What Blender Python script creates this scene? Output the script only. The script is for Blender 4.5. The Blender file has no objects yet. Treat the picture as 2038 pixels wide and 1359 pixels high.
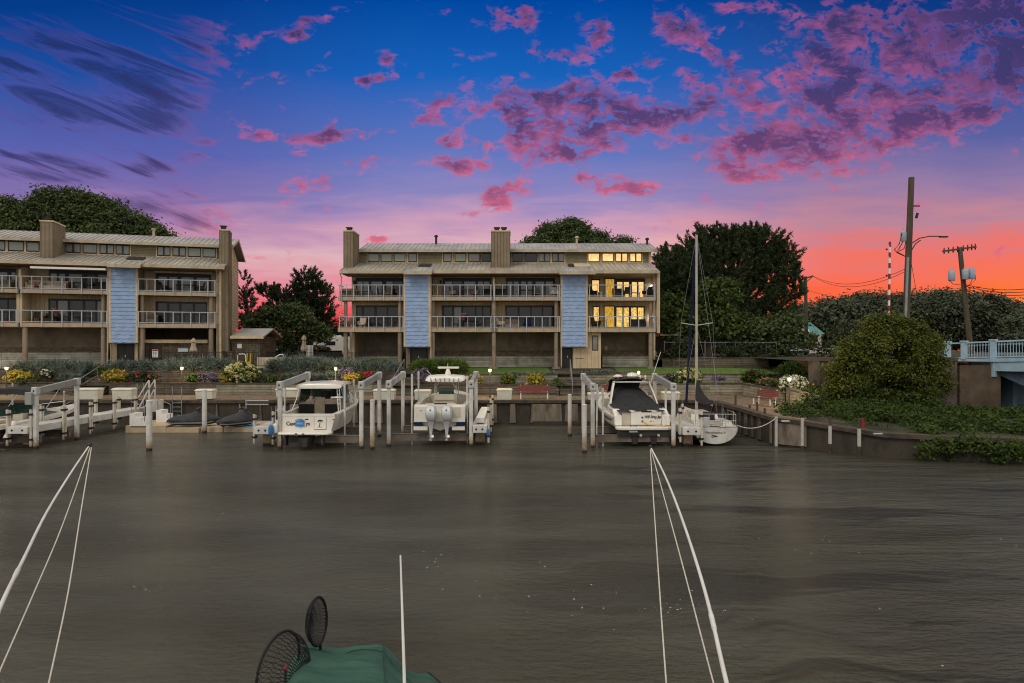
import bpy, math, random
import numpy as np
from mathutils import Vector, Matrix
R = math.radians
rng = np.random.default_rng(7)
random.seed(7)
SC = bpy.context.scene
COL = SC.collection
F, CX, HY, H = 1302.0, 1019.0, 690.0, 5.3      # focal length in photo pixels, centre column, horizon row, eye height over the water

def XX(px, Y): return (px - CX) * Y / F
def ZZ(row, Y): return H - (row - HY) * Y / F
def PT(px, row, Y): return Vector((XX(px, Y), Y, ZZ(row, Y)))
def YW(row, z=0.0): return (H - z) * F / (row - HY)

# ------------------------------------------------------------------ objects
def link(o, parent=None):
    COL.objects.link(o)
    if parent is not None: o.parent = parent
    return o
def tag(o, label=None, cat=None, group=None, kind=None):
    if label: o['label'] = label
    if cat: o['category'] = cat
    if group: o['group'] = group
    if kind: o['kind'] = kind
    return o
def empty(name, loc=(0, 0, 0), rz=0.0, label=None, cat=None, group=None):
    o = bpy.data.objects.new(name, None); o.location = loc; o.rotation_euler = (0, 0, rz)
    o.empty_display_size = .2
    link(o); return tag(o, label, cat, group)
def copy_tree(o, parent=None):
    c = o.copy(); link(c, parent)
    for ch in list(o.children): copy_tree(ch, c)
    return c

class MB:
    def __init__(s): s.v = []; s.f = []; s.m = []; s.mi = 0
    def vert(s, p): s.v.append((float(p[0]), float(p[1]), float(p[2]))); return len(s.v) - 1
    def face(s, idx, mi=None): s.f.append(tuple(idx)); s.m.append(s.mi if mi is None else mi)
    def poly(s, pts, mi=None): s.face([s.vert(p) for p in pts], mi)
    def box(s, x0, x1, y0, y1, z0, z1, mi=None):
        a = len(s.v)
        for z in (z0, z1):
            for x, y in ((x0, y0), (x1, y0), (x1, y1), (x0, y1)): s.vert((x, y, z))
        for q in ((3, 2, 1, 0), (4, 5, 6, 7), (0, 1, 5, 4), (1, 2, 6, 5), (2, 3, 7, 6), (3, 0, 4, 7)): s.face([a + i for i in q], mi)
    def beam(s, p, q, w, h, mi=None, up=(0, 0, 1)):
        p, q = Vector(p), Vector(q); d = (q - p).normalized(); u = Vector(up)
        if abs(d.dot(u)) > .98: u = Vector((0, 1, 0))
        r = d.cross(u).normalized() * w / 2; u = r.cross(d).normalized() * h / 2
        a = len(s.v)
        for c in (p, q):
            for k in (-r - u, r - u, r + u, -r + u): s.vert(c + k)
        for f in ((3, 2, 1, 0), (4, 5, 6, 7), (0, 1, 5, 4), (1, 2, 6, 5), (2, 3, 7, 6), (3, 0, 4, 7)): s.face([a + i for i in f], mi)
    def tube(s, pts, r, n=8, mi=None, cap=True):
        pts = [Vector(p) for p in pts]; k = len(pts)
        rs = r if isinstance(r, (list, tuple)) else [r] * k
        rings = []
        ref = Vector((0, 0, 1))
        for i, p in enumerate(pts):
            d = (pts[min(i + 1, k - 1)] - pts[max(i - 1, 0)]).normalized()
            u = ref if abs(d.dot(ref)) < .95 else Vector((1, 0, 0))
            a = d.cross(u).normalized(); b = d.cross(a).normalized()
            rings.append([s.vert(p + (a * math.cos(t) + b * math.sin(t)) * rs[i]) for t in [2 * math.pi * j / n for j in range(n)]])
        for A, B in zip(rings, rings[1:]):
            for j in range(n): s.face((A[j], A[(j + 1) % n], B[(j + 1) % n], B[j]), mi)
        if cap: s.face(rings[0][::-1], mi); s.face(rings[-1], mi)
    def lathe(s, c, prof, n=12, mi=None):
        rings = []
        for r, z in prof: rings.append([s.vert((c[0] + r * math.cos(2 * math.pi * j / n), c[1] + r * math.sin(2 * math.pi * j / n), c[2] + z)) for j in range(n)])
        for A, B in zip(rings, rings[1:]):
            for j in range(n): s.face((A[j], A[(j + 1) % n], B[(j + 1) % n], B[j]), mi)
        s.face(rings[0][::-1], mi); s.face(rings[-1], mi)
    def loft(s, secs, mis=None, closed=False):
        rings = [[s.vert(p) for p in sec] for sec in secs]
        n = len(rings[0])
        for A, B in zip(rings, rings[1:]):
            for j in range(n if closed else n - 1):
                s.face((A[j], A[(j + 1) % n], B[(j + 1) % n], B[j]), mis[j] if mis else None)
        return rings
    def prism(s, pts, d, mi=None):
        d = Vector(d); n = len(pts)
        A = [s.vert(p) for p in pts]; B = [s.vert(Vector(p) + d) for p in pts]
        s.face(A[::-1], mi); s.face(B, mi)
        for j in range(n): s.face((A[j], A[(j + 1) % n], B[(j + 1) % n], B[j]), mi)
    def build(s, name, mats, parent=None, smooth=False, bevel=0, label=None, cat=None, group=None, kind=None, loc=None, rz=None):
        me = bpy.data.meshes.new(name); me.from_pydata(s.v, [], s.f)
        mats = mats if isinstance(mats, (list, tuple)) else [mats]
        for m in mats: me.materials.append(m)
        if len(mats) > 1: me.polygons.foreach_set('material_index', s.m)
        import bmesh
        bm = bmesh.new(); bm.from_mesh(me); bmesh.ops.recalc_face_normals(bm, faces=bm.faces); bm.to_mesh(me); bm.free()
        if smooth:
            me.polygons.foreach_set('use_smooth', [True] * len(me.polygons))
            try: me.set_sharp_from_angle(angle=R(40))
            except Exception: pass
        me.update()
        o = bpy.data.objects.new(name, me); link(o, parent)
        if bevel:
            b = o.modifiers.new('edge', 'BEVEL'); b.width = bevel; b.segments = 2; b.limit_method = 'ANGLE'; b.angle_limit = R(50)
        if loc is not None: o.location = loc
        if rz is not None: o.rotation_euler = (0, 0, rz)
        return tag(o, label, cat, group, kind)

# ------------------------------------------------------------------ materials
def lin(r, g, b):
    f = lambda c: (c / 255 / 12.92) if c / 255 <= .04045 else ((c / 255 + .055) / 1.055) ** 2.4
    return (f(r), f(g), f(b), 1)
class NT:
    def __init__(s, t): s.t = t
    def n(s, typ, ins=None, **kw):
        x = s.t.nodes.new(typ)
        for k, v in kw.items(): setattr(x, k, v)
        for k, v in (ins or {}).items():
            i = x.inputs[k]
            if isinstance(v, bpy.types.NodeSocket): s.t.links.new(v, i)
            else: i.default_value = v
        return x
    def m(s, op, a, b=0.0, c=0.0, clamp=False):
        x = s.n('ShaderNodeMath', {0: a, 1: b, 2: c}, operation=op); x.use_clamp = clamp; return x.outputs[0]
    def vm(s, op, a, b=(0, 0, 0), c=(0, 0, 0)):
        x = s.n('ShaderNodeVectorMath', {0: a, 1: b, 2: c}, operation=op)
        return x.outputs['Value'] if op in ('DOT_PRODUCT', 'LENGTH') else x.outputs[0]
    def mix(s, f, a, b, blend='MIX'):
        x = s.n('ShaderNodeMix', data_type='RGBA', blend_type=blend); x.clamp_factor = True
        for i, v in ((0, f), (6, a), (7, b)):
            if isinstance(v, bpy.types.NodeSocket): s.t.links.new(v, x.inputs[i])
            else: x.inputs[i].default_value = v
        return x.outputs[2]
    def ss(s, x, lo, hi):
        r = s.n('ShaderNodeMapRange', {0: x, 1: lo, 2: hi, 3: 0.0, 4: 1.0}, interpolation_type='SMOOTHSTEP'); return r.outputs[0]
    def noise(s, vec, scale, detail=4.0, rough=.55, dist=0.0):
        return s.n('ShaderNodeTexNoise', {'Vector': vec, 'Scale': scale, 'Detail': detail, 'Roughness': rough, 'Distortion': dist}).outputs['Fac']
    def ramp(s, f, stops):
        x = s.n('ShaderNodeValToRGB', {0: f}); e = x.color_ramp.elements
        while len(e) < len(stops): e.new(.5)
        for k, (p, c) in zip(e, stops): k.position = p; k.color = c
        return x.outputs[0]
def newmat(name):
    m = bpy.data.materials.new(name); m.use_nodes = True; nt = m.node_tree; nt.nodes.clear()
    T = NT(nt); b = T.n('ShaderNodeBsdfPrincipled'); o = T.n('ShaderNodeOutputMaterial', {'Surface': b.outputs[0]})
    return m, T, b
def c4(c): return tuple(c[:3]) + (1,)
def mul(c, k): return tuple(min(1, x * k) for x in c[:3]) + (1,)
def M(name, col, rough=.6, var=.25, scale=2.0, spec=.35, metal=0.0, bump=.15, bscale=14.0, stretch=(1, 1, 1), dirt=0.0, dirtcol=(.05, .04, .03), groove=None, planks=None, emit=None, coat=0.0, rust=None):
    """A weathered surface: soft colour variation, blotches of dirt, fine bump; groove=(axis, pitch, width) cuts board joints, planks=(length, height) lays timbers."""
    m, T, b = newmat(name)
    tc = T.n('ShaderNodeTexCoord').outputs['Object']
    vec = T.vm('MULTIPLY', tc, stretch)
    n1 = T.noise(vec, scale, 5.0, .6)
    k = T.ss(n1, .3, .7)
    color = T.mix(k, mul(col, 1 - var), mul(col, 1 + var))
    hgt = T.noise(vec, bscale, 4.0, .6)
    sep = T.n('ShaderNodeSeparateXYZ', {0: tc})
    if planks:
        cv = T.n('ShaderNodeCombineXYZ', {0: T.m('ADD', sep.outputs[0], sep.outputs[1]), 1: sep.outputs[2]}).outputs[0]
        br = T.n('ShaderNodeTexBrick', {'Vector': cv, 'Color1': mul(col, .42), 'Color2': mul(col, 1.5), 'Mortar': mul(col, .1), 'Scale': 1.0, 'Mortar Size': .02, 'Mortar Smooth': .3, 'Bias': 0.0, 'Brick Width': planks[0], 'Row Height': planks[1]})
        br.offset = .37; br.offset_frequency = 1
        grain = T.noise(T.vm('MULTIPLY', tc, (1.2, 1.2, 14)), 3.0, 6.0, .65)
        color = T.mix(T.ss(grain, .35, .7), T.mix(.55, br.outputs[0], mul(col, .6)), br.outputs[0])
        color = T.mix(.35, color, T.mix(k, mul(col, .5), mul(col, 1.5)))
        hgt = T.m('SUBTRACT', T.m('MULTIPLY', grain, .5), T.m('MULTIPLY', br.outputs[1], 1.2))
    if groove:
        ax, pitch, wd = groove
        co = sep.outputs['XYZ'.index(ax)] if len(ax) == 1 else T.m('ADD', sep.outputs[0], sep.outputs[1])
        fr = T.m('FRACT', T.m('DIVIDE', T.m('ADD', co, 500.0), pitch))
        g = T.ss(T.m('ABSOLUTE', T.m('SUBTRACT', fr, .5)), .5 - wd / pitch, .5)
        cell = T.n('ShaderNodeTexWhiteNoise', {'W': T.m('FLOOR', T.m('DIVIDE', T.m('ADD', co, 500.0), pitch))}, noise_dimensions='1D').outputs[0]
        color = T.mix(T.m('MULTIPLY', cell, .35), color, mul(col, .72))
        color = T.mix(T.m('MULTIPLY', g, .55), color, mul(col, .35))
        hgt = T.m('SUBTRACT', T.m('MULTIPLY', hgt, .4), T.m('MULTIPLY', g, 1.5))
    if dirt:
        d = T.noise(T.vm('MULTIPLY', tc, (1.0, 1.0, .35)), 1.3, 6.0, .65)
        color = T.mix(T.m('MULTIPLY', T.ss(d, .45, .72), dirt), color, c4(dirtcol))
    if rust:
        rz, rh = rust
        rn = T.noise(tc, 9.0, 5.0, .7)
        lvl = T.m('SUBTRACT', 1.0, T.ss(T.m('ADD', sep.outputs[2], T.m('MULTIPLY', T.m('SUBTRACT', rn, .5), rh * 2.2)), rz + rh * .45, rz + rh * 1.15))
        color = T.mix(T.m('MULTIPLY', lvl, .9), color, T.mix(T.ss(rn, .42, .6), (.34, .24, .14, 1), (.17, .075, .028, 1)))
        wet = T.m('SUBTRACT', 1.0, T.ss(sep.outputs[2], rz + .08, rz + .24))
        color = T.mix(wet, color, (.02, .016, .012, 1))
    T.t.links.new(color, b.inputs['Base Color'])
    bp = T.n('ShaderNodeBump', {'Strength': min(1, bump), 'Distance': .03, 'Height': hgt})
    T.t.links.new(bp.outputs[0], b.inputs['Normal'])
    b.inputs['Metallic'].default_value = metal; b.inputs['Specular IOR Level'].default_value = spec
    rr = T.m('MULTIPLY_ADD', n1, .3, rough - .15, True); T.t.links.new(rr, b.inputs['Roughness'])
    if coat: b.inputs['Coat Weight'].default_value = coat; b.inputs['Coat Roughness'].default_value = .12
    if emit:
        T.t.links.new(T.mix(k, mul(emit[0], max(.15, .9 - 1.2 * var)), c4(emit[0])), b.inputs['Emission Color']); b.inputs['Emission Strength'].default_value = emit[1]
    return m
def LEAF(name, c1, c2, c3=None, rough=.65, transl=.25):
    m, T, b = newmat(name)
    rnd = T.n('ShaderNodeNewGeometry').outputs['Random Per Island']
    tc = T.n('ShaderNodeTexCoord').outputs['Object']
    n = T.noise(tc, .9, 3.0, .6)
    f = T.m('MULTIPLY_ADD', T.m('SUBTRACT', n, .5), 1.4, rnd, True)
    col = T.mix(f, c4(c1), c4(c2))
    if c3: col = T.mix(T.ss(rnd, .93, .95), col, c4(c3))
    T.t.links.new(col, b.inputs['Base Color']); b.inputs['Roughness'].default_value = rough; b.inputs['Specular IOR Level'].default_value = .12
    if transl:
        tr = T.n('ShaderNodeBsdfTranslucent', {0: col}); mx = T.n('ShaderNodeMixShader', {0: transl, 1: b.outputs[0], 2: tr.outputs[0]})
        out = [x for x in T.t.nodes if x.type == 'OUTPUT_MATERIAL'][0]; T.t.links.new(mx.outputs[0], out.inputs[0])
    return m
def EMIT(name, col, s):
    m, T, b = newmat(name); b.inputs['Base Color'].default_value = c4(mul(col, .6)); b.inputs['Emission Color'].default_value = c4(col); b.inputs['Emission Strength'].default_value = s; return m

MT = {}
TAN = (.30, .235, .155)
MT['siding'] = M('tan_board_siding', (.53, .42, .27), .75, .10, 1.2, .2, bump=.5, groove=('XY', .32, .03), dirt=.3, dirtcol=(.28, .21, .13))
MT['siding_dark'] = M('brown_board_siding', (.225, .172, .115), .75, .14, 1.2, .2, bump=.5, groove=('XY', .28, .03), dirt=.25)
MT['lap'] = M('olive_lap_siding', (.235, .195, .12), .75, .12, 1.5, .2, bump=.6, groove=('Z', .14, .02), dirt=.2)
MT['trim'] = M('cream_trim', (.52, .405, .26), .6, .12, 2, .3, bump=.08, dirt=.25)
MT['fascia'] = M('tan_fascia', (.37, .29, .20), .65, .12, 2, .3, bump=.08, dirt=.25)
MT['gutter'] = M('metal_gutter', (.43, .35, .245), .5, .12, 2, .4, bump=.05, dirt=.3)
MT['roof'] = M('standing_seam_metal', (.33, .305, .26), .42, .18, .8, .5, metal=.15, bump=.05, stretch=(1, .3, 1), dirt=.35, dirtcol=(.16, .13, .1))
MT['blue'] = M('blue_shingle', (.25, .345, .53), .7, .12, 2.5, .25, bump=.25, bscale=30, dirt=.2, dirtcol=(.12, .16, .25))
MT['blackframe'] = M('dark_bronze_frame', (.016, .014, .012), .45, .2, 3, .4, bump=.03)
MT['rail'] = M('pale_blue_rail_paint', (.36, .39, .44), .45, .1, 3, .4, bump=.05)
MT['post'] = M('taupe_round_post', (.23, .18, .13), .7, .15, 1.5, .25, bump=.1, dirt=.35)
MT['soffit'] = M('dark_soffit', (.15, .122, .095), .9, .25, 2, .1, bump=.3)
MT['deckboard'] = M('deck_board', (.17, .13, .1), .8, .2, 2, .2, groove=('X', .14, .012), bump=.3)
MT['door_dark'] = M('dark_entry_door', (.028, .02, .016), .5, .2, 3, .4, bump=.1)
MT['glass'] = M('dark_window_glass', (.016, .017, .017), .12, .3, 1.2, .45, bump=.0)
MT['glass_grey'] = M('window_glass_with_sheers', (.17, .168, .155), .2, .3, .8, .7, bump=.0)
MT['glass_pale'] = M('window_glass_with_blind', (.27, .295, .24), .25, .12, .8, .6, bump=.0, groove=('Z', .06, .012))
MT['glass_lit'] = M('lit_window_with_curtain', (.5, .4, .25), .4, .22, 2.2, .3, bump=0, emit=((1.0, .61, .215), 1.12))
MT['glass_lit2'] = M('lit_window_with_gold_pattern', (.5, .35, .15), .4, .5, 6, .3, bump=0, emit=((1.0, .62, .15), 1.1))
MT['curtain_lit'] = M('lit_gold_curtain', (.45, .3, .08), .8, .5, 5, .2, bump=.2, stretch=(3, 3, .4), emit=((.9, .48, .04), .8))
MT['timber'] = M('weathered_grey_timber', (.55, .525, .44), .85, .35, 1.3, .15, bump=.7, planks=(2.6, .2), dirt=.35, dirtcol=(.06, .05, .035))
MT['timber_mid'] = M('mossy_grey_brown_timber', (.27, .245, .18), .85, .35, 1.3, .15, bump=.7, planks=(2.6, .2), dirt=.5, dirtcol=(.055, .05, .03))
MT['timber_brown'] = M('weathered_brown_timber', (.125, .105, .08), .85, .35, 1.3, .15, bump=.7, planks=(2.6, .19), dirt=.5, dirtcol=(.03, .025, .018))
MT['mulch'] = M('bark_mulch', (.075, .05, .035), .95, .5, 9, .1, bump=1, bscale=25)
MT['dirt_slope'] = M('dry_earth', (.27, .21, .15), .95, .35, 3, .1, bump=.8, bscale=12)
MT['walk'] = M('wet_leaf_strewn_walk', (.15, .105, .065), .8, .45, 6, .25, bump=.6, bscale=22, dirt=.4, dirtcol=(.2, .12, .06))
MT['concrete'] = M('stained_concrete', (.20, .165, .125), .85, .3, 1.2, .2, bump=.5, stretch=(1, 1, .4), dirt=.75, dirtcol=(.045, .036, .026))
MT['concrete_dark'] = M('wet_dark_concrete', (.055, .045, .035), .8, .4, 1.3, .25, bump=.6, stretch=(1, 1, .3), dirt=.7, dirtcol=(.015, .013, .01))
MT['concrete_brown'] = M('brown_abutment_concrete', (.105, .075, .052), .85, .25, 1.0, .2, bump=.5, dirt=.55, dirtcol=(.05, .038, .028))
MT['wing'] = M('mottled_wing_concrete', (.105, .085, .07), .85, .4, .8, .2, bump=.6, dirt=.7, dirtcol=(.035, .03, .025))
MT['cap'] = M('dark_timber_cap', (.06, .047, .035), .8, .4, 2, .2, bump=.6, dirt=.5, dirtcol=(.1, .08, .05))
MT['white'] = M('white_painted_aluminium', (.54, .52, .48), .45, .12, 2, .4, bump=.08, dirt=.6, dirtcol=(.28, .245, .2))
MT['mast'] = M('tan_grey_spar', (.40, .36, .30), .45, .12, 3, .35, bump=.03, dirt=.3, dirtcol=(.22, .19, .15))
MT['quaypost'] = M('dull_white_pipe', (.40, .375, .33), .6, .15, 3, .3, bump=.1, dirt=.6, dirtcol=(.17, .14, .11))
MT['pile'] = M('white_sleeved_pile', (.54, .52, .48), .5, .14, 2, .35, bump=.2, dirt=.6, dirtcol=(.27, .235, .19), rust=(0.0, .55))
MT['pile_rusty'] = M('white_sleeved_rusty_pile', (.52, .49, .44), .6, .12, 2, .3, bump=.4, dirt=.4, dirtcol=(.3, .22, .15), rust=(0.0, .95))
MT['rawpipe'] = M('sun_bleached_pipe', (.55, .5, .41), .6, .15, 3, .3, bump=.15, dirt=.5, dirtcol=(.33, .24, .14), rust=(-.1, .5))
MT['greybeam'] = M('grey_lift_beam', (.27, .27, .265), .5, .14, 2, .4, metal=.2, bump=.08, dirt=.3, dirtcol=(.16, .13, .1))
MT['bracket'] = M('pale_grey_bracket', (.42, .42, .41), .45, .1, 2, .4, bump=.05, dirt=.25, dirtcol=(.25, .2, .15))
MT['cradle'] = M('brown_lift_cradle', (.15, .12, .095), .7, .25, 2, .3, bump=.2, dirt=.4)
MT['gel'] = M('white_gelcoat', (.72, .68, .60), .25, .05, 1.2, .5, bump=.0, coat=.3, dirt=.22, dirtcol=(.45, .38, .28))
MT['gel_inner'] = M('cream_cockpit_liner', (.50, .45, .36), .45, .1, 1.2, .4, bump=.04, dirt=.3, dirtcol=(.3, .24, .17))
MT['bottom'] = M('dark_antifouling', (.022, .02, .019), .6, .4, 3, .3, bump=.2, dirt=.5, dirtcol=(.07, .055, .04))
MT['bottom_grey'] = M('grey_hull_bottom', (.3, .275, .235), .5, .2, 2, .3, bump=.1, dirt=.5, dirtcol=(.15, .12, .09))
MT['green_hull'] = M('dark_green_hull', (.02, .028, .026), .2, .2, 1, .6, bump=0, coat=.4)
MT['red'] = M('red_stripe', (.3, .025, .02), .4, .1, 2, .4, bump=0)
MT['redwood'] = M('red_bench_boards', (.15, .035, .025), .6, .2, 3, .3, bump=.2, dirt=.25)
MT['canvas'] = M('black_canvas', (.028, .028, .029), .85, .25, 3, .2, bump=.5, bscale=60)
MT['mesh_black'] = M('black_mesh_curtain', (.012, .012, .012), .9, .2, 3, .1, bump=.2, bscale=80)
MT['vinyl'] = M('clear_vinyl', (.25, .27, .25), .15, .25, 1.5, .7, bump=0)
MT['tint'] = M('green_tinted_windscreen', (.05, .11, .09), .1, .25, 1.2, .8, bump=0)
MT['tarp'] = M('green_boat_tarp', (.035, .09, .064), .8, .2, 3, .2, bump=1.0, bscale=5, stretch=(.5, 1.6, 1), dirt=.2, dirtcol=(.03, .07, .05))
MT['cover_ski'] = M('charcoal_cover', (.035, .035, .038), .75, .3, 3, .3, bump=.5, bscale=10)
MT['silver'] = M('silver_cowling', (.52, .52, .52), .3, .06, 2, .5, metal=.25, bump=0)
MT['chrome'] = M('stainless_tube', (.6, .6, .6), .25, .05, 2, .5, metal=.9, bump=0)
MT['galv'] = M('galvanised_steel', (.24, .245, .245), .5, .15, 4, .4, metal=.4, bump=.05)
MT['navy'] = M('navy_cloth', (.01, .014, .05), .8, .2, 3, .2, bump=.2)
MT['bluefender'] = M('blue_fender', (.02, .13, .36), .5, .1, 3, .4, bump=.05)
MT['whitefender'] = M('white_fender', (.6, .58, .54), .4, .1, 3, .4, bump=.05)
MT['rope'] = M('white_rope', (.55, .5, .42), .8, .15, 20, .2, bump=.3, bscale=60)
MT['frp'] = M('white_fibreglass_whip', (.6, .58, .54), .4, .08, 2, .4, bump=.03, dirt=.2, dirtcol=(.4, .36, .3))
MT['net'] = M('black_net', (.008, .008, .008), .7, .2, 5, .3, bump=0)
MT['beige_dock'] = M('beige_float_dock', (.43, .33, .215), .6, .12, 1.5, .3, bump=.2, dirt=.35, dirtcol=(.22, .16, .1))
MT['dockbox'] = M('white_dock_box', (.60, .57, .48), .45, .08, 2, .4, bump=.05, dirt=.45, dirtcol=(.36, .32, .22))
MT['boxlid'] = M('cream_dock_box_lid', (.62, .55, .42), .45, .08, 2, .4, bump=.05, dirt=.35, dirtcol=(.36, .28, .18))
MT['black'] = M('black_iron', (.012, .012, .012), .5, .2, 5, .4, bump=.05)
MT['wicker'] = M('dark_wicker', (.03, .024, .019), .7, .3, 12, .3, bump=.4, bscale=50)
MT['cushion'] = M('taupe_cushion', (.19, .155, .12), .9, .15, 4, .1, bump=.3)
MT['creamcloth'] = M('cream_cushion', (.48, .40, .31), .9, .2, 4, .1, bump=.3)
MT['plasticwhite'] = M('white_plastic', (.7, .68, .64), .4, .05, 2, .4, bump=0)
MT['bark'] = M('grey_brown_bark', (.06, .048, .038), .95, .3, 3, .1, bump=1, bscale=9, stretch=(1, 1, .25))
MT['polewood'] = M('weathered_pole_wood', (.085, .066, .046), .9, .25, 2, .15, bump=.6, stretch=(2, 2, .15), dirt=.3)
MT['transformer'] = M('blue_grey_transformer', (.27, .32, .38), .45, .1, 2, .4, bump=.03)
MT['bridge'] = M('pale_blue_bridge_paint', (.30, .42, .50), .5, .12, 1.5, .35, bump=.1, dirt=.3, dirtcol=(.12, .13, .13))
MT['bridge_dark'] = M('dark_blue_girder_paint', (.07, .105, .14), .6, .25, 1.5, .3, bump=.15, dirt=.5, dirtcol=(.03, .035, .04))
MT['teal'] = M('teal_metal_roof', (.06, .21, .2), .5, .12, 1, .4, bump=.1, groove=('X', .5, .05))
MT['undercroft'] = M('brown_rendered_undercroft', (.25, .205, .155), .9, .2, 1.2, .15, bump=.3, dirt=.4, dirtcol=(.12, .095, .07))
MT['stucco'] = M('cream_stucco', (.46, .42, .34), .8, .1, 1, .2, bump=.1)
MT['shingle_brown'] = M('brown_shingle_wall', (.13, .098, .066), .9, .2, 2, .1, bump=.5, planks=(.3, .16))
MT['grass_m'] = M('short_lawn', (.085, .135, .03), .9, .3, 4, .1, bump=.9, bscale=60)
MT['asphalt'] = M('wet_asphalt', (.05, .05, .05), .6, .2, 3, .3, bump=.3, bscale=40)
MT['earth'] = M('dark_ground', (.05, .048, .03), .95, .4, .6, .1, bump=.6)
MT['lampglass'] = EMIT('lamp_glass', (1.0, .72, .36), 30)
MT['bulb_white'] = EMIT('wall_lamp_glass', (1.0, .9, .75), 5)
MT['headlight'] = EMIT('headlight_glass', (1.0, .62, .3), 6)
MT['redlamp'] = EMIT('red_lamp', (1.0, .05, .01), 6)
MT['text_black'] = M('black_lettering', (.012, .012, .012), .5, .1, 3, .3, bump=0)
MT['text_brown'] = M('brown_lettering', (.07, .03, .015), .5, .1, 3, .3, bump=0)
MT['palm_green'] = M('green_emblem', (.01, .13, .045), .5, .1, 3, .3, bump=0)
MT['flag_blue'] = M('blue_flag_cloth', (.03, .25, .55), .7, .3, 6, .2, bump=.1)
MT['paint_red'] = M('red_paint', (.22, .02, .018), .5, .1, 3, .3, bump=0)
MT['yellow'] = M('yellow_paint', (.6, .35, .02), .5, .1, 3, .3, bump=0)
MT['paper'] = M('white_sign_face', (.6, .58, .54), .6, .05, 3, .3, bump=0)
MT['umbrella'] = M('beige_umbrella_cloth', (.37, .30, .225), .9, .15, 4, .1, bump=.4)
MT['camper'] = M('white_camper_panel', (.55, .53, .48), .5, .08, 1, .4, bump=0)

# ------------------------------------------------------------------ camera, light, sky
cam = bpy.data.cameras.new('camera'); cam.sensor_width = 36; cam.lens = 36 * F / 2038; cam.shift_y = (HY - 679.5) / 2038
cam.clip_start = .1; cam.clip_end = 6000
co = bpy.data.objects.new('camera', cam); co.location = (0, 0, H); co.rotation_euler = (R(90), 0, 0); link(co); SC.camera = co
SC.view_settings.view_transform = 'Standard'; SC.view_settings.look = 'None'; SC.view_settings.exposure = 0; SC.view_settings.gamma = 1
SC.render.engine = 'CYCLES'
SC.cycles.use_denoising = True; SC.cycles.filter_width = 1.1
try: SC.cycles.denoiser = 'OPENIMAGEDENOISE'
except Exception: pass
SC.cycles.max_bounces = 6; SC.cycles.diffuse_bounces = 3; SC.cycles.glossy_bounces = 3; SC.cycles.transparent_max_bounces = 8
SC.cycles.sample_clamp_indirect = 1.5; SC.cycles.sample_clamp_direct = 1.6
sun = bpy.data.lights.new('sun', 'SUN'); sun.energy = .9; sun.angle = R(14); sun.color = (1.0, .93, .84)
so = bpy.data.objects.new('sun', sun); so.rotation_euler = Vector((.35, .62, -.72)).to_track_quat('-Z', 'Y').to_euler(); so.location = (-20, -40, 60); link(so)

W = bpy.data.worlds.new('World'); SC.world = W; W.use_nodes = True; W.node_tree.nodes.clear()
T = NT(W.node_tree)
d = T.n('ShaderNodeTexCoord').outputs['Generated']
sp = T.n('ShaderNodeSeparateXYZ', {0: d}); ys = T.m('MAXIMUM', sp.outputs[1], .04)
a = T.m('DIVIDE', sp.outputs[0], ys); t = T.m('DIVIDE', sp.outputs[2], ys)
q = T.n('ShaderNodeCombineXYZ', {0: a, 1: t}).outputs[0]
def rows(*rc): return [((690 - r) / F / .6, lin(*c)) for r, c in rc]
wob = T.noise(q, 3.0, 4.0, .5)
strat = T.noise(T.vm('MULTIPLY', q, (2.2, 15.0, 1)), 2.6, 5.0, .6, .4)
tw = T.m('MULTIPLY_ADD', T.m('SUBTRACT', strat, .5), T.m('MULTIPLY', T.ss(t, .36, .16), .11), t)
tt = T.m('DIVIDE', T.m('MULTIPLY_ADD', T.m('SUBTRACT', wob, .5), .06, tw), .6, 0, True)
gl = T.ramp(tt, rows((690, (240, 52, 52)), (630, (238, 66, 72)), (606, (230, 100, 112)), (560, (224, 140, 152)), (505, (220, 178, 186)), (455, (186, 140, 176)), (385, (130, 112, 172)), (300, (90, 98, 174)), (140, (26, 78, 160)), (0, (4, 60, 138))))
gm = T.ramp(tt, rows((690, (250, 44, 40)), (635, (248, 64, 64)), (608, (240, 96, 106)), (560, (234, 138, 150)), (505, (224, 180, 188)), (455, (206, 158, 184)), (385, (142, 134, 190)), (300, (96, 118, 190)), (150, (24, 98, 186)), (0, (0, 72, 160))))
gr = T.ramp(tt, rows((690, (255, 112, 26)), (620, (255, 96, 40)), (560, (250, 112, 84)), (500, (236, 118, 110)), (440, (190, 134, 152)), (365, (146, 122, 166)), (265, (88, 98, 162)), (140, (40, 82, 158)), (0, (10, 58, 130))))
base = T.mix(T.ss(a, -.52, -.12), gl, gm); base = T.mix(T.ss(a, .12, .52), base, gr)
base = T.mix(T.m('MULTIPLY', T.m('MULTIPLY', T.ss(a, .58, .84), T.ss(t, .15, .04)), .85), base, lin(255, 136, 40))
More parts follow.
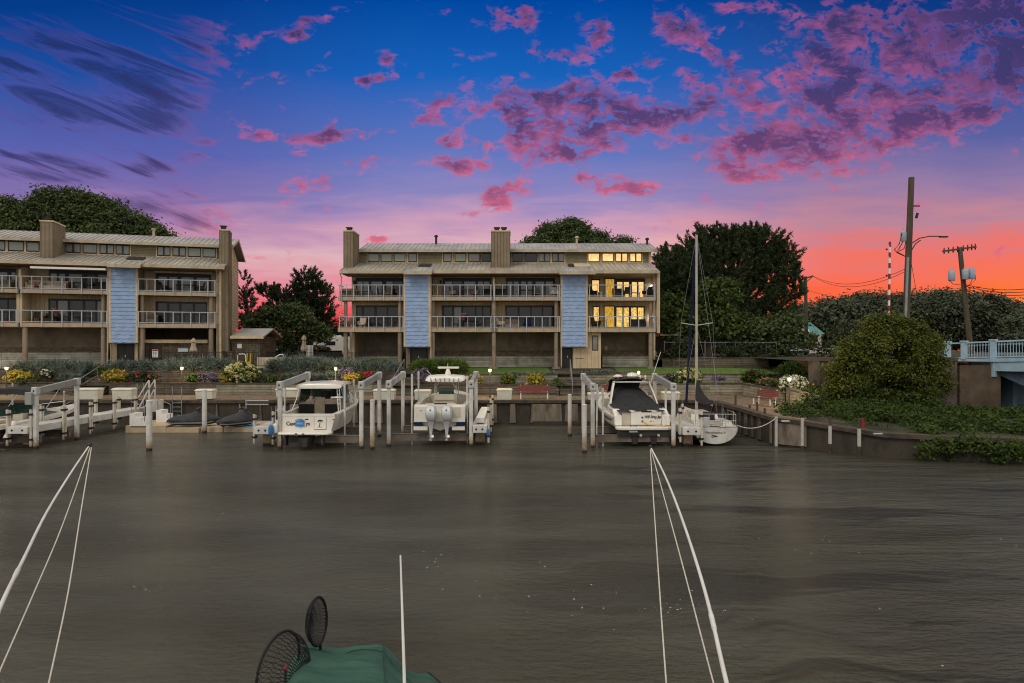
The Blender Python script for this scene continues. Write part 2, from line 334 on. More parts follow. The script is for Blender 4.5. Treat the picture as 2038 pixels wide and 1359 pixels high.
# cloud cover: where the banks and the scattered puffs stand (photo columns and rows turned into directions)
BL = [(1470, 315, 55, 22, .42), (1530, 300, 70, 28, .5), (1620, 285, 75, 30, .5), (1700, 265, 80, 30, .5), (1790, 250, 80, 30, .44), (1880, 225, 60, 30, .4), (1640, 165, 70, 40, .44), (1740, 150, 90, 46, .48),
      (1850, 100, 100, 55, .52), (1970, 60, 100, 65, .56), (1990, 170, 80, 40, .44), (1940, 130, 60, 40, .46), (1500, 190, 45, 22, .38), (1490, 230, 40, 18, .36), (1375, 80, 45, 40, .38), (1400, 190, 32, 28, .38), (1330, 45, 30, 16, .32), (1600, 60, 60, 30, .34), (1690, 40, 50, 25, .34),
      (1020, 195, 45, 26, .46), (1060, 230, 60, 30, .5), (1120, 250, 55, 26, .44), (1150, 285, 55, 24, .48), (1195, 215, 50, 24, .40), (1270, 210, 60, 26, .44), (1310, 235, 55, 22, .42), (1060, 300, 60, 16, .44), (960, 328, 55, 12, .42), (890, 330, 36, 12, .38), (895, 285, 32, 14, .38), (1230, 265, 40, 14, .38), (1130, 180, 30, 18, .34),
      (985, 378, 22, 18, .50), (990, 408, 22, 12, .44), (1045, 378, 32, 12, .38), (1230, 372, 50, 10, .40), (1290, 380, 40, 10, .36), (1190, 350, 34, 9, .34), (1130, 358, 30, 8, .3), (865, 238, 40, 13, .52), (888, 198, 26, 14, .42), (540, 272, 44, 9, .56), (643, 272, 22, 11, .56), (1350, 282, 30, 10, .34), (1480, 355, 60, 10, .34), (1700, 345, 70, 8, .28),
      (708, 268, 30, 12, .56), (620, 370, 34, 10, .42), (638, 345, 20, 18, .42), (605, 308, 16, 6, .36), (690, 322, 14, 6, .34), (765, 315, 22, 8, .38), (785, 258, 10, 6, .36), (270, 130, 130, 50, .46), (330, 190, 80, 30, .50), (160, 170, 110, 40, .44), (250, 250, 110, 22, .44), (60, 110, 90, 50, .38), (400, 80, 60, 30, .3), (40, 325, 80, 20, .66), (140, 342, 75, 17, .68),
      (300, 335, 40, 12, .46), (320, 395, 60, 22, .50), (395, 440, 36, 24, .58), (390, 310, 30, 10, .42), (612, 40, 22, 9, .48), (590, 68, 14, 7, .4), (760, 157, 22, 8, .50), (838, 150, 16, 10, .46), (720, 160, 14, 6, .36), (770, 118, 12, 7, .36), (1120, 105, 36, 12, .42), (1180, 140, 26, 20, .38), (1490, 15, 50, 12, .40), (750, 474, 18, 8, .6), (505, 512, 26, 9, .5), (930, 425, 24, 7, .38),
      (1000, 45, 40, 14, .38), (1050, 40, 16, 18, .36), (1140, 30, 24, 20, .3), (1200, 70, 24, 24, .34), (415, 282, 20, 7, .4), (1300, 125, 16, 10, .4), (1245, 148, 18, 8, .4), (950, 215, 16, 8, .36), (1450, 120, 20, 14, .34)]
cov = 0.0
for px, rw, sx, sy, am in BL:
    v = T.vm('MULTIPLY_ADD', q, (F / sx, F / sy, 0), (-(px - CX) / sx, -(690 - rw) / sy, 0))
    g = T.m('EXPONENT', T.m('MULTIPLY', T.vm('DOT_PRODUCT', v, v), -.5))
    cov = T.m('MULTIPLY_ADD', g, am, cov)
cov = T.m('MINIMUM', cov, .50)
warp = T.n('ShaderNodeTexNoise', {'Vector': q, 'Scale': 12.0, 'Detail': 3.0}).outputs['Color']
q2 = T.vm('MULTIPLY_ADD', T.vm('SUBTRACT', warp, (.5, .5, .5)), (.05, .035, 0), q)
wisp = T.ss(a, -.40, -.50)
q2 = T.vm('MULTIPLY', q2, (1.0, 1.6, 1.0))
def cl(off):
    p = T.vm('ADD', q2, off)
    n1_ = T.noise(p, 19.0, 3.0, .5); n2_ = T.noise(p, 62.0, 5.0, .62)
    bil = T.m('ABSOLUTE', T.m('SUBTRACT', n2_, .5))
    return T.m('MULTIPLY_ADD', T.m('SUBTRACT', n1_, .5), 1.5, T.m('SUBTRACT', T.m('MULTIPLY', T.m('SUBTRACT', n2_, .5), 1.0), T.m('MULTIPLY_ADD', bil, .9, -.08)))
pw = T.n('ShaderNodeCombineXYZ', {0: T.m('MULTIPLY_ADD', t, .9, T.m('MULTIPLY', a, .55)), 1: T.m('MULTIPLY', T.m('MULTIPLY_ADD', a, .30, t), 1.7)}).outputs[0]
nw = T.m('MULTIPLY', T.m('SUBTRACT', T.noise(pw, 15.0, 7.0, .66, .9), .5), 2.3)
def wm_(x): return T.m('MULTIPLY_ADD', T.m('SUBTRACT', nw, x), wisp, x)
n0 = wm_(cl((0, 0, 0))); n1 = wm_(cl((.003, -.016, 0)))
dens = T.m('ADD', n0, cov)
alpha = T.n('ShaderNodeMapRange', {0: dens, 1: T.m('MULTIPLY_ADD', wisp, -.08, .22), 2: T.m('MULTIPLY_ADD', wisp, .28, .60), 3: 0.0, 4: 1.0}, interpolation_type='SMOOTHSTEP').outputs[0]
lit = T.m('SUBTRACT', n0, n1)
core = T.ss(dens, .30, .75)
ind = T.m('SUBTRACT', T.noise(T.vm('ADD', q2, (5.2, 1.3, 0)), 11.0, 5.0, .62), .5)
darkf = T.m('ADD', T.m('MULTIPLY_ADD', ind, 2.2, .27), T.m('SUBTRACT', T.m('MULTIPLY', core, .72), T.m('MULTIPLY', lit, 1.1)))
darkf = T.m('MULTIPLY', darkf, T.m('MULTIPLY_ADD', T.ss(t, .14, .34), .6, .4), 0, True)
darkf = T.m('MAXIMUM', darkf, T.m('MULTIPLY', wisp, T.ss(dens, .25, .6)))
corner = T.ss(T.m('ADD', T.m('MULTIPLY', a, .7), t), .72, 1.02)
darkf = T.m('MAXIMUM', darkf, T.m('MULTIPLY', corner, T.ss(dens, .3, .55)))
pink = T.mix(T.ss(t, .14, .44), lin(228, 112, 134), lin(178, 94, 146))
dark = T.mix(T.ss(t, .15, .45), lin(130, 68, 112), lin(64, 56, 106))
dark = T.mix(T.ss(a, -.35, -.6), dark, lin(44, 40, 84)); pink = T.mix(T.ss(a, -.42, -.6), pink, lin(128, 78, 144))
ccol = T.mix(darkf, pink, dark)
front = T.mix(T.m('MULTIPLY', alpha, T.m('MULTIPLY_ADD', wisp, -.12, .92)), base, ccol)
# the rest of the sky, over and behind the viewer: plain bright overcast
gn = T.noise(d, 2.2, 4.0, .5)
over = T.mix(gn, (.80, .77, .72, 1), (1.10, 1.06, 1.0, 1))
fm = T.m('MULTIPLY', T.ss(sp.outputs[1], .22, .50), T.ss(t, .95, .62))
sky = T.mix(fm, over, front)
sky = T.mix(T.ss(sp.outputs[2], .003, -.012), sky, (.06, .055, .05, 1))
bg = T.n('ShaderNodeBackground', {0: sky, 1: 1.0}); T.n('ShaderNodeOutputWorld', {0: bg.outputs[0]})
# ------------------------------------------------------------------ buildings
class Frame:
    """A facade's own axes: u along it, v into the building; turns photo columns into u on a plane v."""
    def __init__(s, ox, oy, ang):
        s.o = (ox, oy); s.ang = ang; s.d = (math.cos(ang), math.sin(ang)); s.nv = (-math.sin(ang), math.cos(ang))
    def U(s, px, v=0.0):
        k = (px - CX) / F; px0 = s.o[0] + v * s.nv[0]; py0 = s.o[1] + v * s.nv[1]
        return (k * py0 - px0) / (s.d[0] - k * s.d[1])
    def W(s, u, v, z): return (s.o[0] + u * s.d[0] + v * s.nv[0], s.o[1] + u * s.d[1] + v * s.nv[1], z)
    def Z(s, row, px, v=0.0):
        u = s.U(px, v); return ZZ(row, s.W(u, v, 0)[1])
SL = (13.1 - 11.95) / 4.0                                   # slope of the lower roof
def roof_sheet(mb, u0, u1, v0, z0, v1, z1, th=.1, rib=.42, over=0):
    mb.poly([(u0, v0, z0), (u1, v0, z0), (u1, v1, z1), (u0, v1, z1)])
    mb.poly([(u0, v0, z0 - th), (u1, v0, z0 - th), (u1, v1, z1 - th), (u0, v1, z1 - th)])
    mb.poly([(u0, v0, z0), (u1, v0, z0), (u1, v0, z0 - th), (u0, v0, z0 - th)])
    mb.poly([(u0, v0, z0), (u0, v1, z1), (u0, v1, z1 - th), (u0, v0, z0 - th)]); mb.poly([(u1, v0, z0), (u1, v1, z1), (u1, v1, z1 - th), (u1, v0, z0 - th)])
    n = max(1, int((u1 - u0) / rib))
    for i in range(n + 1):
        u = u0 + .03 + (u1 - u0 - .06) * i / n
        mb.beam((u, v0, z0 + .02), (u, v1, z1 + .02), .03, .05)
def shingle_tower(name, root, u0, u1, z0, z1, v, seed):
    rr = random.Random(seed); mb = MB(); n = round((z1 - z0) / .335); h = (z1 - z0) / n
    mb.box(u0, u1, v + .06, v + 1.9, z0, z1)
    for i in range(n):
        za, zb = z0 + i * h, z0 + (i + 1) * h
        k = 14; top = []; bot = []
        ph = rr.random() * 6
        for j in range(k + 1):
            u = u0 + (u1 - u0) * j / k
            dz = (.018 * math.sin(ph + j * 1.35) + rr.uniform(-.012, .012))
            bot.append((u, v + .01, za + dz)); top.append((u, v + .055, zb + .02))
        mb.loft([bot, top]); mb.loft([[(p[0], v + .058, p[2]) for p in bot], bot])
    return mb.build(name, MT['blue'], root)
def railing(u0, u1, v0, vb, zf, ztop, main, sides=(True, True)):
    mb = MB(); zb = zf + .04
    mb.beam((u0, v0, ztop), (u1, v0, ztop), .055, .06); mb.beam((u0, v0, zb + .06), (u1, v0, zb + .06), .04, .05)
    full = sorted(main)
    for i, u in enumerate(full):
        mb.box(u - .035, u + .035, v0 - .05, v0 + .02, zf - .32, ztop)
        if i + 1 < len(full) and full[i + 1] - u > .8: mb.box((u + full[i + 1]) / 2 - .02, (u + full[i + 1]) / 2 + .02, v0 - .02, v0 + .02, zb, ztop)
    for u, on in ((u0, sides[0]), (u1, sides[1])):
        if on:
            mb.beam((u, v0, ztop), (u, vb, ztop), .05, .055); mb.beam((u, v0, zb + .06), (u, vb, zb + .06), .04, .045)
            for k in (.33, .66): mb.box(u - .02, u + .02, v0 + (vb - v0) * k - .02, v0 + (vb - v0) * k + .02, zb, ztop)
    return mb
def clerestory(root, fr, v, z0, z1, wins):
    for (p0, p1, mat, split) in wins:
        u0, u1 = fr.U(p0, v), fr.U(p1, v)
        t = MB(); w = .055
        for (a, b, c, d_) in ((u0, u1, z1 - w, z1), (u0, u1, z0, z0 + w), (u0, u0 + w, z0 + w, z1 - w), (u1 - w, u1, z0 + w, z1 - w)): t.box(a, b, v - .09, v - .01, c, d_)
        if split: um = (u0 + u1) / 2; t.box(um - .06, um + .06, v - .085, v - .012, z0 + w, z1 - w)
        o = t.build('window', MT['blackframe'], root)
        g = MB(); g.box(u0 + w - .01, u1 - w + .01, v - .04, v - .02, z0 + w - .01, z1 - w + .01)
        g.build('pane', MT[mat], o)
        c = MB(); e = .1
        c.box(u0 - e, u0 - .005, v - .06, v - .004, z0 - .06, z1 + .05); c.box(u1 + .005, u1 + e, v - .06, v - .004, z0 - .06, z1 + .05); c.box(u0 - e, u1 + e, v - .065, v - .003, z0 - .14, z0 - .062)
        c.build('casing', MT['trim'], o)
def patio_door(root, fr, v, p0, p1, z0, z1, panes, head=.32):
    u0, u1 = fr.U(p0, v), fr.U(p1, v)
    us = [(fr.U(a, v), fr.U(b, v), m) for a, b, m in panes]
    f = MB(); f.box(u0, u1, v - .06, v - .005, z1 - head, z1); f.box(u0, u1, v - .055, v - .005, z0, z0 + .14)
    prev = u0
    for a, b, m in us + [(u1, u1, None)]:
        if a - prev > .01: f.box(prev, a, v - .05, v - .005, z0 + .14, z1 - head)
        prev = b
    o = f.build('patio_door', MT['blackframe'], root)
    for a, b, m in us:
        g = MB(); g.box(a + .001, b - .001, v - .03, v - .008, z0 + .141, z1 - head - .001); g.build('pane', MT[m], o)
    return o
def chimney(root, u0, u1, v0, v1, z0, z1, flues, slope=0.0, name='chimney'):
    mb = MB(); mb.box(u0, u1, v0, v1, z0, z1)
    n = max(2, round((u1 - u0) / .3))
    for i in range(n + 1):
        u = u0 + (u1 - u0) * i / n; mb.box(u - .02, u + .02, v0 - .02, v0 + .001, z0, z1 - .01)
    n = max(2, round((v1 - v0) / .3))
    for i in range(n + 1):
        vv = v0 + (v1 - v0) * i / n
        mb.box(u1 - .001, u1 + .02, vv - .02, vv + .02, z0, z1 - .01); mb.box(u0 - .02, u0 + .001, vv - .02, vv + .02, z0, z1 - .01)
    o = mb.build(name, MT['siding_dark'], root)
    c = MB(); c.box(u0 - .05, u1 + .05, v0 - .05, v1 + .05, z1 - .004, z1 + .12); c.build('chimney_cap', MT['trim'], o)
    for fu in flues:
        q = MB(); q.box(fu - .2, fu + .2, (v0 + v1) / 2 - .5, (v0 + v1) / 2 - .1, z1 + .1, z1 + .36); q.box(fu - .28, fu + .28, (v0 + v1) / 2 - .6, (v0 + v1) / 2, z1 + .44, z1 + .5)
        for s in (-1, 1): q.box(fu + s * .2 - .02, fu + s * .2 + .02, (v0 + v1) / 2 - .32, (v0 + v1) / 2 - .28, z1 + .36, z1 + .44)
        q.build('flue', MT['black'], o)
    return o
def post(root, u, v, z0, z1, r=.19):
    mb = MB(); mb.tube([(u, v, z0), (u, v, z1)], r, 14)
    o = mb.build('support_post', MT['post'], root, smooth=True)
    f = MB(); f.box(u - .34, u + .34, v - .34, v + .34, z0 - .3, z0 + .12); f.build('footing', MT['concrete'], o)
def downspout(root, pts, r=.05):
    mb = MB(); mb.tube(pts, r, 6); mb.build('downspout', MT['gutter'], root)
def slab(root, name, mat, *b):
    mb = MB()
    for x in b: mb.box(*x)
    return mb.build(name, MT[mat], root)
def skylight(root, fr, px, w=1.1, v=1.9, dz=0.0):
    u = fr.U(px, v); z = 11.95 + dz + SL * (v + .4)
    mb = MB(); mb.prism([(u - w / 2, v - .5, z - SL * .5 + .03), (u + w / 2, v - .5, z - SL * .5 + .03), (u + w / 2, v + .5, z + SL * .5 + .03), (u - w / 2, v + .5, z + SL * .5 + .03)], (0, 0, .12))
    mb.build('skylight', MT['blackframe'], root)
def balcony(root, fr, p0, p1, zb, zt, ztop, mains, sides, vb=2.1, v0=0.0):
    u0, u1 = fr.U(p0), fr.U(p1)
    d = MB(); d.box(u0, u1, v0 + .04, vb, zb + .04, zt)
    o = d.build('balcony', MT['deckboard'], root)
    f = MB(); f.box(u0 - .02, u1 + .02, v0 - .02, v0 + .039, zb, zt + .015)
    f.box(u0 - .02, u0 + .03, v0 + .041, vb - .01, zb + .001, zt + .014); f.box(u1 - .03, u1 + .02, v0 + .041, vb - .01, zb + .001, zt + .014)
    f.build('rim_board', MT['fascia'], o)
    m = [fr.U(x) for x in mains]
    railing(u0, u1, v0 - .03, vb - .1, zt, ztop, m, sides).build('railing', MT['rail'], o)
    return o
def wall_lamp(root, u, v, z):
    mb = MB(); mb.box(u - .07, u + .07, v - .12, v - .01, z - .18, z + .12); mb.lathe((u, v - .1, z + .12), [(.13, 0), (.03, .12)], 8)
    mb.build('wall_lantern', MT['black'], root)

# ---- the long block in the middle
fr = Frame(0, 57.4, 0)
mb_root = empty('apartment_building', (0, 57.4, 0), 0, 'tan three storey waterfront block with lamplit windows at one end and two blue shingle towers', 'building', 'waterfront apartment blocks')
LD, LF, LT = 6.6, 6.92, 7.95; UD, UF, UT = 9.36, 9.66, 10.72
uL, uR = fr.U(690, .3), fr.U(1312, 0)
# walls
slab(mb_root, 'facade_wall', 'siding', (uL, uR, 2.1, 2.35, LD, 12.6))
slab(mb_root, 'clerestory_wall', 'lap', (uL, uR, 3.6, 3.8, 12.6, 14.25))
slab(mb_root, 'end_wall', 'siding', (uL, uL + .2, 2.351, 11, 3.4, 13.2), (uL, uL + .2, 3.801, 11, 13.2, 14.3))
e = MB(); e.prism([(uR - .2, -.2, 3.3 + 3.2), (uR - .2, 11, 6.5), (uR - .2, 11, 13.6), (uR - .2, 6.6, 15.3), (uR - .2, 3.4, 14.2), (uR - .2, 3.4, 12.9), (uR - .2, -.2, 11.9)], (.22, 0, 0)); e.build('end_wall', MT['siding'], mb_root)
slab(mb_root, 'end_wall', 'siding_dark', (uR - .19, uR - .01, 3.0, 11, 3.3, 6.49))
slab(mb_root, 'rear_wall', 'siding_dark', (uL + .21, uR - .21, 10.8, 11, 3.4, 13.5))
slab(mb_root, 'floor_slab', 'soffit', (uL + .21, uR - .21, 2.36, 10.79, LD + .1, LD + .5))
# roofs
rb = MB(); eb = 11.95
lo, hi = fr.U(676, -.4), fr.U(1311.5, -.4)
roof_sheet(rb, lo, hi, -.4, eb, 3.6, eb + SL * 4.0)
for p0, p1 in ((803, 860), (1113, 1185)):
    u0, u1 = fr.U(p0, -1), fr.U(p1, -1); roof_sheet(rb, u0, u1, -1.05, eb - SL * .65 + .03, .4, eb + SL * .8 + .03)
r1 = rb.build('lower_roof', MT['roof'], mb_root)
gb = MB()
def gut(u0, u1, v, z, h=.26): gb.box(u0, u1, v - .08, v - .002, z - h, z + .02)
gut(lo, fr.U(803, -.4), -.4, eb); gut(fr.U(860, -.4), fr.U(1113, -.4), -.4, eb); gut(fr.U(1185, -.4), hi, -.4, eb)
for p0, p1 in ((803, 860), (1113, 1185)): gut(fr.U(p0, -1), fr.U(p1, -1), -1.05, eb - SL * .65 + .03)
gb.build('gutter', MT['gutter'], r1)
ub = MB(); ulo, uhi = fr.U(715, 3.1), fr.U(1308, 3.1)
roof_sheet(ub, ulo, uhi, 3.1, 14.28, 6.6, 15.42); roof_sheet(ub, ulo, uhi, 6.65, 15.42, 11.4, 13.9)
r2 = ub.build('upper_roof', MT['roof'], mb_root)
slab(r2, 'gutter', 'gutter', (ulo, uhi, 3.0, 3.098, 14.05, 14.3))
slab(r2, 'rake_board', 'fascia', (ulo - .06, ulo - .001, 3.1, 3.6, 14.0, 14.2))
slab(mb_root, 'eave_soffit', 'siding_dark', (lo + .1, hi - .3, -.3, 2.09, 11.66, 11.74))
# clerestory glazing
clerestory(mb_root, fr, 3.6, 13.22, 14.02, [(732, 755, 'glass_pale', 0), (758, 781, 'glass_pale', 0), (784, 807, 'glass_pale', 0), (813, 830, 'glass_grey', 0), (882, 899, 'glass_grey', 0), (905, 928, 'glass_pale', 0), (932, 955, 'glass_grey', 0), (958, 977, 'glass', 0),
    (1020, 1042, 'glass', 0), (1045, 1069, 'glass', 0), (1072, 1095, 'glass_grey', 1), (1099, 1123, 'glass_grey', 1), (1170, 1193, 'glass_lit', 0), (1198, 1221, 'glass_lit', 0), (1225, 1249, 'glass_lit', 1), (1253, 1277, 'glass_lit', 1)])
# chimneys, vents
chimney(mb_root, fr.U(684, 1.1), fr.U(703, 1.1), 1.1, 3.3, 12.2, 15.6, (fr.U(696, 2),))
chimney(mb_root, fr.U(978, 1.1), fr.U(1015, 1.1), 1.1, 3.3, 12.2, 15.6, (fr.U(989, 2), fr.U(1003, 2)))
for px, vz, hh in ((868, 6.2, .75), (1148, 6.0, .6), (1288, 6.0, .45)):
    m_ = MB(); u = fr.U(px, vz); m_.lathe((u, vz, 15.2), [(.11, 0), (.11, hh), (.19, hh + .02), (.19, hh + .14), (.1, hh + .22)], 10); m_.build('roof_vent', MT['black' if px != 1148 else 'gutter'], mb_root)
skylight(mb_root, fr, 846); skylight(mb_root, fr, 1137, .6)
hb = MB(); u = fr.U(1158, 1.5); z = eb + SL * 1.9
hb.prism([(u - .7, .6, z - .25), (u + .7, .6, z - .25), (u + .7, 2.3, z + .24), (u - .7, 2.3, z + .24)], (0, 0, .2)); hb.build('roof_hatch', MT['gutter'], mb_root)
# balconies, towers, posts
main_px = [[676, 704, 734, 764, 796, 802.5], [857, 884.5, 915.5, 946.5, 977], [984.5, 1015.5, 1048, 1079, 1110, 1113], [1173, 1206, 1238, 1271, 1303]]
for (p0, p1), mp, sd in zip(((673, 804), (854, 979.5), (982, 1115), (1171, 1305)), main_px, ((1, 1), (1, 0), (0, 1), (1, 1))):
    balcony(mb_root, fr, p0, p1, LD, LF, LT, mp, sd); balcony(mb_root, fr, p0, p1, UD, UF, UT, mp, sd)
    # ceilings under each deck
for p0, p1, z1 in ((807, 853, 0), (1119, 1166, 0)):
    t_ = shingle_tower('stair_tower', mb_root, fr.U(p0), fr.U(p1), 5.32, 11.62, -.12, p0)
    for a, b in ((p0 - 3.3, p0), (p1, p1 + 3.3)): slab(t_, 'corner_board', 'trim', (fr.U(a), fr.U(b), -.1, .1, 5.3, 11.62))
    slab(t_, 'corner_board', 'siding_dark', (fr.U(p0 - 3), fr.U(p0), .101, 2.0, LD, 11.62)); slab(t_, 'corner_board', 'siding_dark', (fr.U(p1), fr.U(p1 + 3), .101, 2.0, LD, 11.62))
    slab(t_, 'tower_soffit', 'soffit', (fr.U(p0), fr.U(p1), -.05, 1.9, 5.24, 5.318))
for px, v in ((688, .5), (796, .25), (861.5, .25), (983, .25), (1107, .25), (1295, .25)): post(mb_root, fr.U(px, v), v, 3.42, LD)
for px in (983,): post(mb_root, fr.U(px, .3), .3, LF, UD)
for px, z0, z1 in ((796, LF, UD), (861.5, LF, UD), (1107, LF, UD), (1295, LF, UD), (688, LF, UD)): post(mb_root, fr.U(px, .35), .35, z0 + .02, z1, .16)
pf = MB(); u = fr.U(983, .1); pf.prism([(u - .07, .1, UF), (u - .07, 2.08, UF), (u - .07, 2.08, 11.64), (u - .07, .9, 11.64), (u - .07, .1, 11.3)], (.14, 0, 0)); pf.build('privacy_screen', MT['siding'], mb_root)
pf = MB(); pf.box(u - .07, u + .07, .5, 2.08, LF, UD); pf.build('privacy_screen', MT['siding'], mb_root)
# glazing behind the balconies
G, GG = 'glass', 'glass_grey'
patio_door(mb_root, fr, 2.1, 708, 803, UF, 11.55, [(711.5, 722, GG), (723.5, 734, GG), (739, 761, GG), (769, 782, GG), (784, 801, G)])
patio_door(mb_root, fr, 2.1, 881, 977, UF, 11.55, [(886, 900, GG), (902, 919, G), (924, 946, GG), (951, 961, GG), (963, 974, GG)])
patio_door(mb_root, fr, 2.1, 1007, 1105, UF, 11.55, [(1010, 1019.5, GG), (1022.5, 1032, GG), (1037, 1047, GG), (1050, 1059, GG), (1066, 1083, GG), (1086, 1100, GG)])
patio_door(mb_root, fr, 2.1, 1224, 1283, UF, 11.5, [(1228, 1238.5, 'glass_lit'), (1241.5, 1251.5, 'glass_lit'), (1257.5, 1267.5, 'glass_lit'), (1270.5, 1280.5, 'glass_lit')])
patio_door(mb_root, fr, 2.1, 1177, 1193.5, UF + .5, 11.45, [(1178.5, 1192, 'glass_lit')], .12)
patio_door(mb_root, fr, 2.1, 1203.5, 1223.5, UF, 11.55, [(1205, 1212.5, 'curtain_lit'), (1212.7, 1222, 'curtain_lit')], .1)
patio_door(mb_root, fr, 2.1, 709, 797, LF, 9.05, [(711, 720, G), (724, 745, G), (750, 770, G), (773, 795, G)], .16)
patio_door(mb_root, fr, 2.1, 880, 977, LF, 9.05, [(884, 900, G), (904, 918, GG), (922, 945, G), (948, 959, G), (962, 975, G)], .16)
patio_door(mb_root, fr, 2.1, 1006, 1104, LF, 9.05, [(1009, 1030, G), (1034, 1055, G), (1058, 1078, G), (1081, 1102, G)], .16)
patio_door(mb_root, fr, 2.1, 1224, 1283, LF, 9.0, [(1227, 1238.5, 'glass_lit2'), (1241, 1251.5, 'glass_lit2'), (1256, 1267, 'glass_lit2'), (1269.5, 1280.5, 'glass_lit2')], .14)
patio_door(mb_root, fr, 2.1, 1180, 1193, LF + .3, 9.0, [(1181.5, 1191.5, 'glass_lit2')], .1)
patio_door(mb_root, fr, 2.1, 1202, 1223, LF, 9.05, [(1203.5, 1212, 'curtain_lit'), (1212.2, 1221.5, 'curtain_lit')], .1)
wall_lamp(mb_root, fr.U(705, 2), 2.1, 11.1); wall_lamp(mb_root, fr.U(877, 2), 2.1, 11.1)
# ground floor
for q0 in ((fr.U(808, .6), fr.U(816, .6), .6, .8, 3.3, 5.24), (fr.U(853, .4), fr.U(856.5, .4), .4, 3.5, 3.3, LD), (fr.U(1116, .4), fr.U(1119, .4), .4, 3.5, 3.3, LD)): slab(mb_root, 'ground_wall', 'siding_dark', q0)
for q0 in ((fr.U(1140, .5), fr.U(1166, .5), .5, .7, 3.35, 5.24), (fr.U(1166.5, .5), fr.U(1178.5, .5), .5, .7, 3.35, LD), (fr.U(1190.5, .5), fr.U(1196, .5), .5, .7, 3.35, LD), (fr.U(1178.5, .5), fr.U(1190.5, .5), .5, .7, 3.35, 4.95), (fr.U(1178.5, .5), fr.U(1190.5, .5), .5, .7, 6.3, LD)): slab(mb_root, 'ground_wall', 'siding', q0)
for p0, p1 in ((816, 850), (1119, 1140)):
    u0, u1 = fr.U(p0, .9), fr.U(p1, .9); o = slab(mb_root, 'entry_door', 'door_dark', (u0, u1, .9, 1.0, 3.36, 5.235)); slab(o, 'door_frame', 'blackframe', (u0 + .05, (u0 + u1) / 2 - .04, .86, .899, 3.5, 5.1), ((u0 + u1) / 2 + .04, u1 - .05, .86, .899, 3.5, 5.1))
    slab(o, 'handle', 'chrome', ((u0 + u1) / 2 - .02, (u0 + u1) / 2 + .02, .8, .859, 4.3, 4.5))
o = slab(mb_root, 'window', 'blackframe', (fr.U(1179, .5), fr.U(1190, .5), .52, .6, 4.96, 6.29)); slab(o, 'pane', 'glass_grey', (fr.U(1180.3, .5), fr.U(1189, .5), .505, .519, 5.05, 6.2))
slab(mb_root, 'vent_grille', 'siding_dark', (fr.U(1145, .5), fr.U(1161, .5), .47, .499, 4.25, 4.32))
for px in (1115, 855, 676.5): downspout(mb_root, [(fr.U(px, -.2), -.25, 11.75), (fr.U(px, -.2) + .1, -.06, 11.4), (fr.U(px, -.2) + .1, -.13, 3.6 if px > 700 else 8.0)])
downspout(mb_root, [(fr.U(1300, -.3), -.35, 11.7), (fr.U(1302, .1), .1, 11.3), (fr.U(1302, .1), .1, 4.2)])
slab(mb_root, 'meter_box', 'greybeam', (fr.U(1203, 3.5), fr.U(1208, 3.5), 3.2, 3.45, 5.0, 5.35))

# ---- the block set back at an angle
fl = Frame(-25.8, 57.0, R(15)); dz = .33
lb = empty('apartment_building', (-25.8, 57.0, 0), R(15), 'tan three storey block standing at an angle with an awning and one blue shingle tower', 'building', 'waterfront apartment blocks')
ux, uR = fl.U(-60) - 9, fl.U(442, 1.2)
slab(lb, 'facade_wall', 'siding', (ux, uR, 2.1, 2.35, LD + dz, 12.6 + dz)); slab(lb, 'clerestory_wall', 'lap', (ux, uR, 3.6, 3.8, 12.6 + dz, 14.25 + dz))
e = MB(); e.prism([(uR - .2, .6, 3.4), (uR - .2, 9.2, 3.4), (uR - .2, 9.2, 6.9 + dz), (uR - .2, 11, 6.9 + dz), (uR - .2, 11, 13.6 + dz), (uR - .2, 6.6, 15.3 + dz), (uR - .2, 3.4, 14.2 + dz), (uR - .2, 3.4, 12.9 + dz), (uR - .2, .6, 12.2 + dz)], (.22, 0, 0)); e.build('end_wall', MT['trim'], lb)
lapb = MB()
for i in range(34):
    z = 4.2 + i * .3
    if z < 13.9: lapb.box(uR + .021, uR + .05, 3.4 if z < 12.5 else 3.6, 10.95 if z > 7.4 else 9.15, z, z + .05)
lapb.build('lap_siding', MT['gutter'], lb)
slab(lb, 'rear_wall', 'siding_dark', (ux, uR - .21, 10.8, 11, 3.4, 13.7)); slab(lb, 'floor_slab', 'soffit', (ux, uR - .21, 2.36, 10.79, LD + dz + .1, LD + dz + .5))
rb = MB(); lo, hi = ux, fl.U(447, -.4)
roof_sheet(rb, lo, hi, -.4, eb + dz, 3.6, eb + dz + SL * 4)
roof_sheet(rb, fl.U(213, -1), fl.U(280, -1), -1.05, eb + dz - SL * .65 + .03, .4, eb + dz + SL * .8 + .03)
r1 = rb.build('lower_roof', MT['roof'], lb)
gb = MB(); gut(lo, fl.U(213, -.4), -.4, eb + dz); gut(fl.U(280, -.4), hi, -.4, eb + dz); gut(fl.U(213, -1), fl.U(280, -1), -1.05, eb + dz - SL * .65 + .03); gb.build('gutter', MT['gutter'], r1)
ub = MB(); uhi = fl.U(464, 3.1); roof_sheet(ub, ux, uhi, 3.1, 14.28 + dz, 6.6, 15.42 + dz); roof_sheet(ub, ux, uhi, 6.65, 15.42 + dz, 11.4, 13.9 + dz)
r2 = ub.build('upper_roof', MT['roof'], lb); slab(r2, 'gutter', 'gutter', (ux, uhi, 3.0, 3.098, 14.05 + dz, 14.3 + dz))
rk = MB(); rk.beam((uhi, 3.1, 14.2 + dz), (uhi, 6.6, 15.34 + dz), .05, .25); rk.beam((uhi, 6.65, 15.34 + dz), (uhi, 11.4, 13.82 + dz), .05, .25); rk.build('rake_board', MT['gutter'], r2)
slab(lb, 'eave_soffit', 'siding_dark', (ux, hi - .2, -.3, 2.09, 11.66 + dz, 11.74 + dz))
